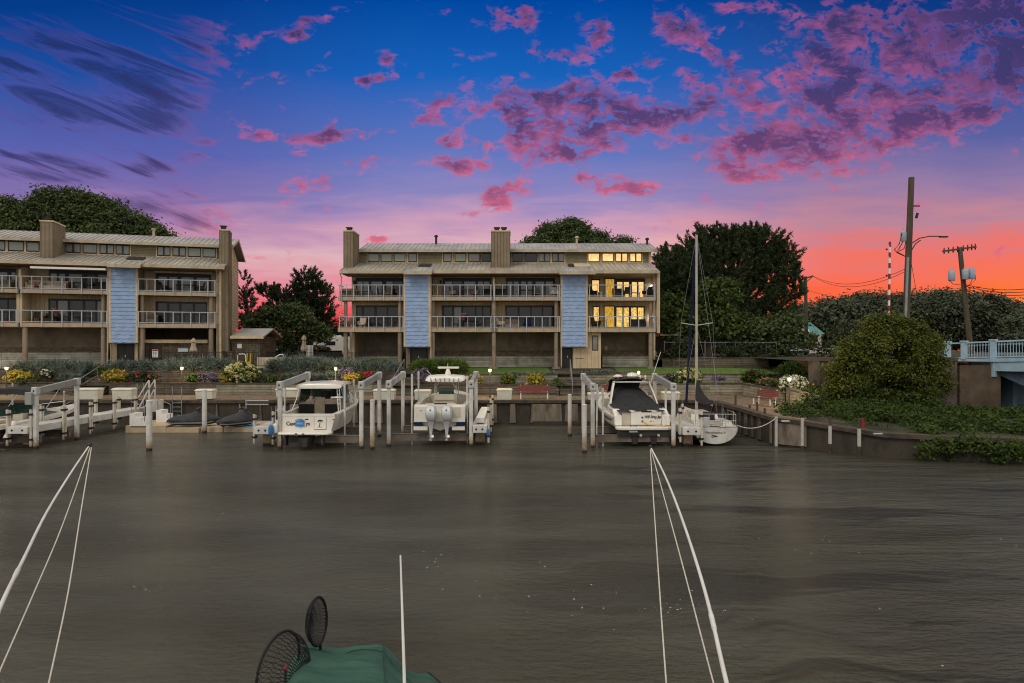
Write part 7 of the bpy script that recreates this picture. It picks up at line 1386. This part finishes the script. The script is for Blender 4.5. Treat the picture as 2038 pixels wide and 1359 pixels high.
def blob_pts(blobs, dens, cr, per, shell=.62):
    """Leaf centres and outward normals gathered in clumps through ellipsoids (x, y, z, rx, ry, rz)."""
    P_, N_ = [], []
    for (x, y, z, rx, ry, rz) in blobs:
        nc = max(6, int(dens * (rx * rz + rx * ry + ry * rz)))
        d_ = unit(rng.normal(size=(nc, 3))); d_[:, 1] = np.where(rng.random(nc) < .35, -np.abs(d_[:, 1]), d_[:, 1])
        f_ = shell + (1.04 - shell) * rng.random((nc, 1)) ** .6
        cc = np.array([x, y, z]) + d_ * f_ * np.array([rx, ry, rz])
        k = np.repeat(np.arange(nc), per); off = rng.normal(size=(nc * per, 3)) * cr * np.array([1, 1, .62]) * rng.uniform(.6, 1.3, (nc, 1))[k]
        P_.append(cc[k] + off); N_.append(unit(d_[k] * .55 + np.array([0, 0, .45]) + rng.normal(size=(nc * per, 3)) * .55))
    return np.concatenate(P_), np.concatenate(N_)
def rough(L_, n, r0, r1, low=.35):
    """Uneven outline: small extra lobes round the edge of a crown."""
    out = list(L_)
    for _ in range(n):
        b = random.choice(L_); t_ = random.uniform(-low, math.pi + low); k = random.uniform(.9, 1.14); out.append((b[0] + math.cos(t_) * b[2] * k, b[1] - math.sin(t_) * b[3] * k, random.uniform(r0, r1), random.uniform(r0, r1) * .8))
    return out
def pxblobs(L_, Y): return [(*PT(b[0], b[1], Y + (b[4] if len(b) > 4 else 0)), b[2] * Y / F, (b[2] + b[3]) / 2 * Y / F * .85, b[3] * Y / F) for b in L_]
def trunk_mesh(o, base, tops, r):
    mb = MB(); b_ = Vector(base)
    top = sum((Vector(t_) for t_ in tops), Vector()) / len(tops); fork = b_.lerp(top, .55)
    mb.tube([b_ - Vector((0, 0, .4)), b_ + Vector((.05 * r, 0, .5)), b_.lerp(fork, .6) + Vector((r * .4, 0, 0)), fork], [r * 1.5, r * 1.1, r * .9, r * .7], 9)
    for t_ in tops:
        t_ = Vector(t_); m_ = fork.lerp(t_, .5) + Vector((random.uniform(-.3, .3), random.uniform(-.3, .3), .2)); mb.tube([fork - (fork - b_) * .08, m_, t_], [r * .5, r * .32, r * .08], 6)
    return mb.build('trunk', MT['bark'], o, smooth=True)
def tree(name, label, cat, L_, Y, base, mat, size, dens, cr, per, r=.3, group=None, shell=.62, asp=.55, limbs=None, lobes=0, lr=(8, 16)):
    B_ = pxblobs(rough(L_, lobes, *lr), Y); b0 = Vector(base); o = empty(name, b0, 0, label, cat, group); B_ = [(x - b0.x, y - b0.y, z - b0.z, *q_) for x, y, z, *q_ in B_]
    P_, N_ = blob_pts(B_, dens, cr, per, shell); mesh_np('crown', leaves(P_, N_, size, asp), 4, mat, o)
    if r: trunk_mesh(o, (0, 0, 0), [(x, y, z) for x, y, z, *_ in (limbs or B_[:len(L_)])], r)
    return o
def tufts(C, Ax, ln, wd, per, spread):
    k = np.repeat(np.arange(len(C)), per); n = len(k); d_ = unit(Ax[k] + rng.normal(size=(n, 3)) * spread); s_ = unit(np.cross(d_, rng.normal(size=(n, 3)))); l_ = ln * rng.uniform(.6, 1.25, (n, 1)); b_ = C[k] + rng.normal(size=(n, 3)) * ln * .12
    return np.stack([b_ - s_ * wd * .4, b_ + s_ * wd * .4, b_ + d_ * l_ * .6 + s_ * wd, b_ + d_ * l_, b_ + d_ * l_ * .6 - s_ * wd], 1).reshape(-1, 3)
def pine(name, label, L_, Y, base, mat, ln, dens, r, group=None, shell=.5):
    B_ = pxblobs(L_, Y); b0 = Vector(base); o = empty(name, b0, 0, label, 'pine tree', group); B_ = [(x - b0.x, y - b0.y, z - b0.z, *q_) for x, y, z, *q_ in B_]; Cs, As = [], []
    for x, y, z, rx, ry, rz in B_:
        n = int(dens * (rx * rz + rx * ry + ry * rz)); d_ = unit(rng.normal(size=(n, 3))); f_ = shell + (1.03 - shell) * rng.random((n, 1)) ** .5; n = n // 4; d_ = d_[:n]; f_ = f_[:n]; a_ = unit(d_ * np.array([.75, .75, .3]) + np.array([0, 0, .62]) + rng.normal(size=(n, 3)) * .22); c_ = np.array([x, y, z]) + d_ * f_ * np.array([rx, ry, rz]); st = ln * rng.uniform(1.3, 2.4, (n, 1))
        for k_ in range(6): Cs.append(c_ + a_ * st * (k_ / 5 - .35) + rng.normal(size=(n, 3)) * ln * .12 * (1 - k_ / 6)); As.append(unit(a_ + rng.normal(size=(n, 3)) * .12))
    mesh_np('crown', tufts(np.concatenate(Cs), np.concatenate(As), ln * .62, ln * .075, 13, .5), 5, mat, o); trunk_mesh(o, (0, 0, 0), [(x, y, z) for x, y, z, *_ in B_], r); return o
LM = dict(
 oak=LEAF('dark_tree_leaves', (.036, .054, .019), (.11, .14, .05)), pine=LEAF('pine_needles', (.026, .04, .018), (.07, .092, .038), transl=.1), pine2=LEAF('grey_pine_needles', (.020, .03, .014), (.05, .066, .03), transl=.1),
 fresh=LEAF('fresh_leaves', (.032, .052, .014), (.10, .14, .034)), bush=LEAF('yellow_green_leaves', (.034, .050, .010), (.145, .155, .028)), ivy=LEAF('ivy_leaves', (.015, .028, .007), (.068, .104, .018)), dark=LEAF('dark_shrub_leaves', (.018, .026, .012), (.055, .068, .03)),
 far=LEAF('far_leaves', (.058, .07, .042), (.09, .10, .062), transl=.1), fescue=LEAF('blue_grass_blades', (.07, .095, .075), (.235, .29, .245), transl=.15), green=LEAF('green_grass_blades', (.05, .09, .02), (.17, .25, .05)),
 hosta=LEAF('gold_hosta_leaves', (.20, .17, .015), (.50, .40, .06)), hyd=LEAF('hydrangea_leaves', (.03, .06, .012), (.11, .17, .03)), cream=LEAF('cream_blossoms', (.52, .45, .13), (.74, .70, .44), rough=.8), white=LEAF('white_blossoms', (.62, .58, .42), (.8, .78, .66), rough=.8),
 rose=LEAF('rose_blossoms', (.5, .03, .04), (.6, .08, .12)), pinkf=LEAF('pink_blossoms', (.5, .12, .2), (.6, .3, .25)), lav=LEAF('lavender_spikes', (.12, .10, .14), (.25, .21, .25)), lily=LEAF('orange_lily_blossoms', (.6, .2, .02), (.65, .4, .1)), redl=LEAF('bronze_leaves', (.05, .02, .015), (.11, .055, .03)))
# big trees behind
tree('tree', 'large broad dark tree rising behind the angled block', 'tree', [(-30, 440, 70, 36), (35, 434, 56, 32), (110, 428, 56, 32), (170, 428, 50, 28), (222, 440, 46, 28), (270, 458, 36, 22), (308, 474, 22, 14), (60, 475, 90, 38), (190, 480, 100, 34), (140, 404, 30, 14), (100, 400, 16, 10), (20, 408, 16, 10)], 80, (-50, 80, 3.5), LM['oak'], .19, 2.9, .6, 84, .6, shell=.72, lobes=44, lr=(6, 12))
tree('tree', 'round topped tree showing over the middle block roof', 'tree', [(1130, 472, 50, 24), (1086, 482, 34, 20), (1174, 479, 36, 20), (1128, 504, 82, 36), (1058, 492, 20, 11), (1204, 490, 14, 10), (1240, 484, 7, 6), (1146, 452, 20, 9), (1104, 458, 16, 8)], 82, (7, 82, 3.5), LM['oak'], .165, 4.4, .42, 76, .5, shell=.72, lobes=26, lr=(5, 9))
pine('pine_tree', 'huge dark pine beyond the sailboat mast', [(1428, 490, 46, 30), (1478, 478, 38, 22), (1522, 488, 40, 24), (1555, 510, 30, 24), (1380, 505, 36, 28), (1342, 530, 34, 32), (1450, 535, 70, 40), (1530, 545, 50, 30), (1575, 545, 18, 16), (1375, 560, 60, 44), (1480, 590, 70, 32), (1562, 585, 34, 13), (1590, 572, 16, 8), (1540, 618, 46, 16), (1430, 630, 80, 40), (1345, 610, 40, 50), (1390, 470, 14, 12), (1500, 462, 14, 9), (1332, 565, 28, 40), (1326, 515, 16, 18), (1360, 580, 40, 40), (1405, 590, 50, 40), (1456, 478, 30, 22), (1500, 500, 40, 24), (1410, 520, 40, 26), (1535, 520, 30, 22)], 72, (XX(1455, 72), 72, 3.6), LM['pine'], .62, 34, .55, 'pines around the blocks')
pine('pine_tree', 'lopsided dark pine standing between the two blocks', [(608, 562, 24, 22), (628, 590, 30, 22), (600, 600, 36, 22), (566, 590, 30, 13), (535, 580, 18, 10), (515, 576, 10, 8), (645, 618, 20, 16), (612, 632, 44, 18), (560, 625, 36, 20), (630, 648, 26, 9)], 84, (XX(600, 84), 84, 3.5), LM['pine2'], .62, 34, .45, 'pines around the blocks')
pine('pine_tree', 'narrow dark conifer beside the end wall of the angled block', [(489, 570, 9, 26), (492, 610, 13, 34), (494, 650, 16, 36)], 76, (XX(493, 76), 76, 3.5), LM['pine2'], .5, 26, .25, 'pines around the blocks')
tree('tree', 'dull green multi stemmed tree beside the closed umbrella', 'tree', [(545, 640, 38, 24), (590, 642, 40, 28), (565, 665, 60, 24), (520, 655, 26, 26), (630, 668, 18, 16)], 70, (XX(566, 70), 70, 3.5), LM['oak'], .2, 7, .42, 20, .22, lobes=24, lr=(6, 12), limbs=[(-1.2, 0, 2.2), (.2, 0, 2.6), (1.4, 0, 2.4)])
tree('tree', 'bright green leafy tree in front of the huge pine', 'tree', [(1405, 640, 46, 34), (1440, 598, 30, 28), (1355, 652, 34, 40), (1450, 655, 40, 30), (1330, 620, 20, 30), (1425, 575, 16, 14)], 66, (XX(1410, 66), 66, 4.0), LM['fresh'], .20, 7.0, .45, 26, .35, lobes=24, lr=(6, 13))
tree('tree', 'low spreading green tree under the outer side of the pine', 'tree', [(1548, 652, 36, 24), (1510, 662, 46, 26), (1560, 680, 44, 24)], 66, (XX(1545, 66), 66, 4.2), LM['oak'], .2, 7.5, .42, 24, .3, lobes=24, lr=(6, 13))
tree('dark_shrub', 'dark bronze shrub on the timber wall at the back of the lawn', 'shrub', [(1478, 700, 40, 20), (1515, 706, 34, 18), (1450, 706, 16, 12)], 61, (XX(1490, 61), 61, 4.1), LM['dark'], .14, 9, .3, 20, .06)
tree('hedge', 'dark hedge beyond the carport', 'hedge', [(1330, 680, 40, 28), (1370, 682, 30, 26)], 76, (XX(1340, 76), 76, 3.6), LM['dark'], .2, 7, .5, 22, 0)
tree('dark_shrub', 'small thicket growing by the carport', 'shrub', [(1362, 690, 22, 26), (1340, 708, 24, 14), (1355, 728, 14, 12)], 60.5, (XX(1352, 60.5), 60.5, 4.0), LM['dark'], .14, 10, .3, 18, .06)
tree('tree', 'sparse dark tree in front of the teal roofed building', 'tree', [(1645, 682, 34, 14), (1672, 655, 22, 18), (1650, 694, 40, 14), (1600, 692, 20, 10)], 56, (XX(1655, 56), 56, 4.3), LM['dark'], .15, 5.5, .4, 14, .14)
for L_, Y, lab in (([(640, 662, 34, 18), (665, 655, 24, 18), (690, 664, 24, 16), (672, 676, 24, 16), (655, 690, 40, 10)], 92, 'low green hedge behind the camper trailer'), ([(540, 690, 60, 16), (600, 694, 50, 12)], 88, 'dark hedge behind the multi stemmed tree'), ([(480, 700, 40, 22), (530, 700, 40, 18)], 80, 'dark shrubbery behind the pool house'), ([(1400, 690, 60, 20), (1470, 690, 60, 18), (1540, 688, 40, 18)], 90, 'dark hedge seen between the pine trunks')):
    tree('hedge', lab, 'hedge', L_, Y, (XX(L_[0][0], Y), Y, 3.5), LM['dark'], .22, 7, .5, 22, 0)
Bf = [(1600, 640, 46, 32), (1660, 632, 50, 34), (1720, 622, 52, 34), (1770, 612, 40, 22), (1810, 620, 60, 34), (1880, 618, 60, 36), (1950, 622, 62, 34), (2010, 640, 55, 36), (2070, 660, 60, 40), (1560, 660, 50, 30), (1700, 660, 100, 32), (1850, 660, 120, 34), (2000, 672, 100, 30), (1985, 606, 22, 12), (1745, 600, 20, 10), (1905, 596, 30, 12), (1480, 668, 60, 26), (1400, 670, 60, 24)]
P_, N_ = blob_pts(pxblobs([b + (random.uniform(-10, 16),) for b in Bf], 165), 1.5, 1.3, 60, .6); mesh_np('distant_treeline', leaves(P_, N_, .42), 4, LM['far'], kind='stuff')
# the big bush by the bridge wall and the creepers below it
tree('big_bush', 'big rounded yellow green bush in front of the concrete wing wall', 'bush', [(1768, 708, 76, 50), (1752, 672, 42, 24), (1800, 670, 44, 24), (1712, 708, 34, 30), (1690, 736, 30, 26), (1832, 706, 36, 30), (1858, 738, 26, 26), (1770, 765, 84, 32), (1700, 762, 30, 20), (1776, 652, 26, 12), (1735, 660, 18, 10), (1845, 765, 26, 20)], 41.6, (XX(1790, 41.6), 41.9, 2.0), LM['bush'], .085, 6.0, .30, 95, .12, shell=.84, lobes=80, lr=(5, 15))
tree('vine_thicket', 'dark vines hanging below the big bush', 'vine', [(1760, 800, 60, 26), (1818, 800, 50, 28), (1848, 785, 26, 26), (1720, 790, 30, 24), (1790, 825, 60, 18)], 40.6, (XX(1800, 40.6), 41, 1.6), LM['ivy'], .085, 16, .24, 22, 0)
ivb = []
for X_ in np.arange(16.2, 34, 1.05):
    yq = float(np.interp(X_, [15.4, 16.4, 17.9, 20.4, 23.2, 30, 46], [34.4, 33.3, 31.5, 30.8, 30, 29, 27])); y0_ = yq + (1.5 if X_ > 19.5 else 2.6); y1_ = 42.6
    for Y_ in np.arange(max(y0_, 36.5 if X_ < 17.5 else 0), y1_, 1.25):
        if Y_ > 40 and X_ < 18.9: continue
        zz_ = np.interp(Y_, [yq, 42.5], [1.02, float(np.interp(X_, [18, 22, 27], [2.0, 1.9, 1.05]))]) + .2 * math.sin(X_ * 1.1) * math.sin(Y_ * .9 + X_) + random.uniform(-.08, .2); ivb.append((X_ + random.uniform(-.4, .4), Y_ + random.uniform(-.4, .4), zz_))
BB = [(x, y, z, .85, .85, .3) for x, y, z in ivb] + [(x, y, z + random.uniform(.1, .35), random.uniform(.35, .7), .5, random.uniform(.25, .5)) for x, y, z in random.sample(ivb, 26)]; P_, N_ = blob_pts(BB, 15, .2, 18, .35); mesh_np('ground_ivy', leaves(P_, N_, .085, .7), 4, LM['ivy'], kind='stuff')
ivb = [(1850, 868, 36, 14, 31.2), (1880, 890, 36, 22, 30.4), (1925, 885, 36, 20, 30.2), (1965, 888, 34, 24, 30), (2005, 890, 30, 26, 29.7), (2040, 895, 30, 22, 29.4), (1905, 868, 50, 10, 31.6), (1840, 895, 12, 18, 30.4), (1990, 905, 14, 20, 29.5)]
BB = [(*PT(p, r_, Y), rx * Y / F, .28, ry * Y / F) for p, r_, rx, ry, Y in ivb]; P_, N_ = blob_pts(BB, 30, .17, 20, .3); N_[:, 1] -= .6; mesh_np('hanging_ivy', leaves(P_, unit(N_), .075, .7), 4, LM['ivy'], kind='stuff')
# drooping ferny shrub
o = empty('drooping_shrub', (XX(1578, 45.8), 45.8, 2.4), 0, 'drooping dark green ferny shrub beside the concrete wing wall', 'shrub'); c = np.array(PT(1578, 726, 45.8)) - np.array(o.location); n = 240
d_ = unit(rng.normal(size=(n, 3)) * np.array([1, .8, .55]) + np.array([0, 0, .25])); L_ = []
for i in range(n):
    a_, up = d_[i], rng.uniform(.5, 1.55)
    for t_ in np.linspace(.2, 1, 15): L_.append(c + np.array([a_[0] * 1.25 * t_ * up, a_[1] * t_ * up, a_[2] * .9 * t_ * up - .85 * t_ * t_ * up]))
L_ = np.array(L_) + rng.normal(size=(len(L_), 3)) * .03; mesh_np('fronds', leaves(L_, unit(rng.normal(size=L_.shape) * .6 + np.array([0, -.2, .8])), .085, .35), 4, LM['ivy'], o)
# grey-blue grass mounds along the upper beds
def fescue(px0, px1, r_top, Y, zb, n, label, mat='fescue', hgt=None, dY=1.3, name='blue_grass'):
    C_, A_ = [], []
    m_ = n; x = rng.uniform(XX(px0, Y), XX(px1, Y), m_); y = Y + rng.uniform(-.25, dY, m_); top = ZZ(r_top, Y); h_ = (top - zb)
    z = zb + h_ * rng.uniform(.05, .55, m_) * (1 - .35 * (np.abs((x - x.mean()) / (np.ptp(x) / 2)) ** 4)); C_ = np.stack([x, y, z], 1)
    A_ = unit(np.stack([rng.normal(size=m_) * .5, rng.normal(size=m_) * .4 - .35 * (y < Y + .4), np.full(m_, .9)], 1))
    V = tufts(C_, A_, h_ * .62, .016, 22, .38); k = V.reshape(-1, 5, 3); k[:, 3, 2] -= rng.uniform(0, .22, len(k)) * h_; return mesh_np(name, k.reshape(-1, 3), 5, LM[mat], kind='stuff')
for px0, px1, rt, zb, n in ((28, 172, 716, 3.2, 260), (214, 330, 716, 3.3, 220), (326, 462, 711, 3.3, 260), (532, 668, 709, 3.15, 300), (640, 786, 714, 3.15, 240), (1012, 1112, 739, 2.95, 130), (1168, 1262, 736, 2.95, 140)): fescue(px0, px1, rt, 52.9, zb, n, '')
for px0, px1, rt, zb, n in ((560, 650, 741, 2.6, 90), (640, 700, 738, 2.4, 80), (120, 165, 742, 2.5, 60)): fescue(px0, px1, rt, 52.0, zb, n, '', dY=.5)
def mound(px, row, rx, ry, Y, label, mat='green', n=240):
    o = empty('grass_mound', (XX(px, Y), Y, ZZ(row + ry, Y)), 0, label, 'ornamental grass', 'arching green grass mounds'); m_ = n; a_ = rng.uniform(0, 6.28, m_); rr_ = rx * Y / F * np.sqrt(rng.random(m_)) * .75; h_ = 2 * ry * Y / F
    C_ = np.stack([rr_ * np.cos(a_), rr_ * np.sin(a_) * .7, h_ * .3 * (1 - (rr_ / (rx * Y / F)) ** 2) + rng.uniform(0, .1, m_)], 1); A_ = unit(np.stack([np.cos(a_) * rr_ * .9, np.sin(a_) * rr_ * .9, np.full(m_, .9)], 1)); V = tufts(C_, A_, h_ * .7, .018, 24, .3).reshape(-1, 5, 3); V[:, 3, 2] -= rng.uniform(.1, .4, len(V)) * h_ * .6; mesh_np('blades', V.reshape(-1, 3), 5, LM[mat], o)
mound(850, 730, 26, 16, 53.2, 'smaller arching green grass mound by the dark door'); mound(893, 729, 34, 16, 53.4, 'larger arching green grass mound behind the T-top'); mound(752, 724, 28, 10, 54, 'fresh green grass mound beside the garden steps')
def shrub(name, px, row, rx, ry, Y, label, leafm, flm=None, nf=60, lsize=.1, fsize=.05, fr_=.11, dens=30, per=12, group='flowering plants in the garden beds', cat='shrub', top=0.0):
    c = PT(px, row, Y); a_, h_ = rx * Y / F, ry * Y / F; o = empty(name, (c.x, c.y, c.z - h_), 0, label, cat, group)
    P_, N_ = blob_pts([(0, 0, h_, a_, a_ * .7, h_)], dens / max(.35, min(a_, h_)), .12, per, .4); P_[:, 2] = np.maximum(P_[:, 2], .02); mesh_np('foliage', leaves(P_, N_, lsize, .6), 4, LM[leafm], o)
    if flm:
        d_ = unit(rng.normal(size=(nf, 3)) + np.array([0, -.7, .45 + top])); hc = np.array([0, 0, h_]) + d_ * np.array([a_, a_ * .7, h_]) * rng.uniform(.88, 1.06, (nf, 1)); k = np.repeat(np.arange(nf), 16); off = unit(rng.normal(size=(nf * 16, 3))); s_ = fr_ * rng.uniform(.7, 1.2, (nf, 1))[k]
        mesh_np('blossoms', leaves(hc[k] + off * s_ * np.array([1, 1, .9]), off, fsize, .9), 4, LM[flm], o)
    return o
Sb = shrub
Sb('hosta', 37, 752, 24, 13, 51.3, 'gold leaved hosta beside the first garden lamp', 'hosta', lsize=.15); Sb('hosta', 229, 749, 24, 12, 51.3, 'gold leaved hosta above the second dock box', 'hosta', 'pinkf', 10, .14); Sb('hosta', 702, 752, 13, 9, 51.2, 'small gold plant beside the tall guide poles', 'hosta', 'lily', 14, .12); Sb('hosta', 944, 757, 16, 11, 51.2, 'gold hosta behind the lift of the twin outboard boat', 'hosta', 'lav', 14, .13); Sb('hosta', 1067, 755, 17, 12, 51.2, 'bright gold hosta above the red bench', 'hosta', 'lav', 16, .13)
Sb('hydrangea', 482, 744, 34, 22, 51.6, 'wide cream flowered hydrangea beside the pool steps', 'hyd', 'cream', 150, .13, .055, .12); Sb('hydrangea', 1371, 752, 25, 19, 51.2, 'cream hydrangea behind the sailboat mast', 'hyd', 'cream', 95, .12, .055, .12); Sb('hydrangea', 1578, 766, 28, 18, 43.6, 'white hydrangea lit by the lamp beside the wing wall', 'hyd', 'white', 110, .11, .05, .11); Sb('hosta', 452, 752, 14, 11, 51.4, 'gold plant at the foot of the wide hydrangea', 'hosta', lsize=.12)
Sb('flower_clump', 90, 745, 14, 9, 51.8, 'white flowers among dark leaves behind the bimini boat', 'dark', 'white', 16, .1, .05, .09); Sb('rose_bush', 285, 752, 30, 12, 51.6, 'low rose bush with a few pink blooms behind the jet skis', 'dark', 'rose', 16, .1, .05, .07); Sb('rose_bush', 735, 749, 20, 10, 51.7, 'red rose bush above the pair of lifts', 'hyd', 'rose', 45, .09, .05, .07); Sb('rose_bush', 1232, 760, 22, 14, 51.4, 'red rose bush beside the wide steps', 'hyd', 'rose', 16, .1, .05, .07); Sb('daylily', 1012, 755, 14, 11, 51.3, 'daylily clump with orange blooms by the centre lamp', 'hyd', 'lily', 12, .12, .05, .07)
Sb('lavender', 418, 752, 22, 11, 51.4, 'greyish lavender clump by the wide hydrangea', 'lav', None, lsize=.09); Sb('green_shrub', 388, 752, 17, 9, 51.5, 'small green clump under the garden lamp', 'hyd', lsize=.09); Sb('green_shrub', 538, 753, 14, 9, 51.5, 'feathery green shrub beside the cuddy boat lift', 'fresh', lsize=.09); Sb('green_shrub', 580, 755, 16, 7, 51.5, 'low green clump behind the cuddy boat hardtop', 'fresh', lsize=.09); Sb('lavender', 838, 745, 16, 14, 51.6, 'lavender clump beside the T-top boat', 'lav', lsize=.09); Sb('lavender', 690, 746, 20, 14, 52.0, 'pale lavender haze under the garden lamp by the cuddy boat', 'lav', lsize=.09); Sb('green_shrub', 1105, 770, 18, 16, 50.9, 'grey green bush spilling beside the wide steps', 'hyd', lsize=.08)
Sb('green_shrub', 1500, 748, 24, 13, 50.2, 'bronze tipped shrub at the end of the lawn', 'hyd', 'redl', 30, .11, .06, .1); Sb('flower_clump', 1527, 762, 20, 10, 47.6, 'pink and yellow flowers above the far bench', 'hyd', 'pinkf', 40, .1, .05, .08); Sb('green_shrub', 1462, 766, 16, 4, 51.2, 'low green patch on the wall behind the sailboat', 'fresh', lsize=.08); Sb('flower_clump', 1612, 775, 14, 10, 43.0, 'pink flowers at the corner of the wing wall', 'hyd', 'pinkf', 14, .09, .05, .07); Sb('green_shrub', 1335, 755, 22, 8, 51.6, 'dark plant with small pale blooms beside the cream hydrangea', 'dark', 'lav', 20, .09); Sb('flower_clump', 625, 694, 28, 5, 66, 'pink flowers along the pool terrace', 'dark', 'pinkf', 30, .12, .08, .12); Sb('flower_clump', 545, 695, 18, 6, 66, 'pale flowers beside the pool house', 'dark', 'white', 16, .12, .08, .12); Sb('lavender', 1430, 752, 14, 5, 51.4, 'small grey plant on the wall beside the rigging', 'lav', lsize=.08); Sb('green_shrub', 60, 760, 30, 8, 51.0, 'dark green clump under the gold hosta', 'dark', lsize=.1); Sb('green_shrub', 200, 735, 10, 8, 52.6, 'green tuft beside the first steps', 'fresh', lsize=.09)
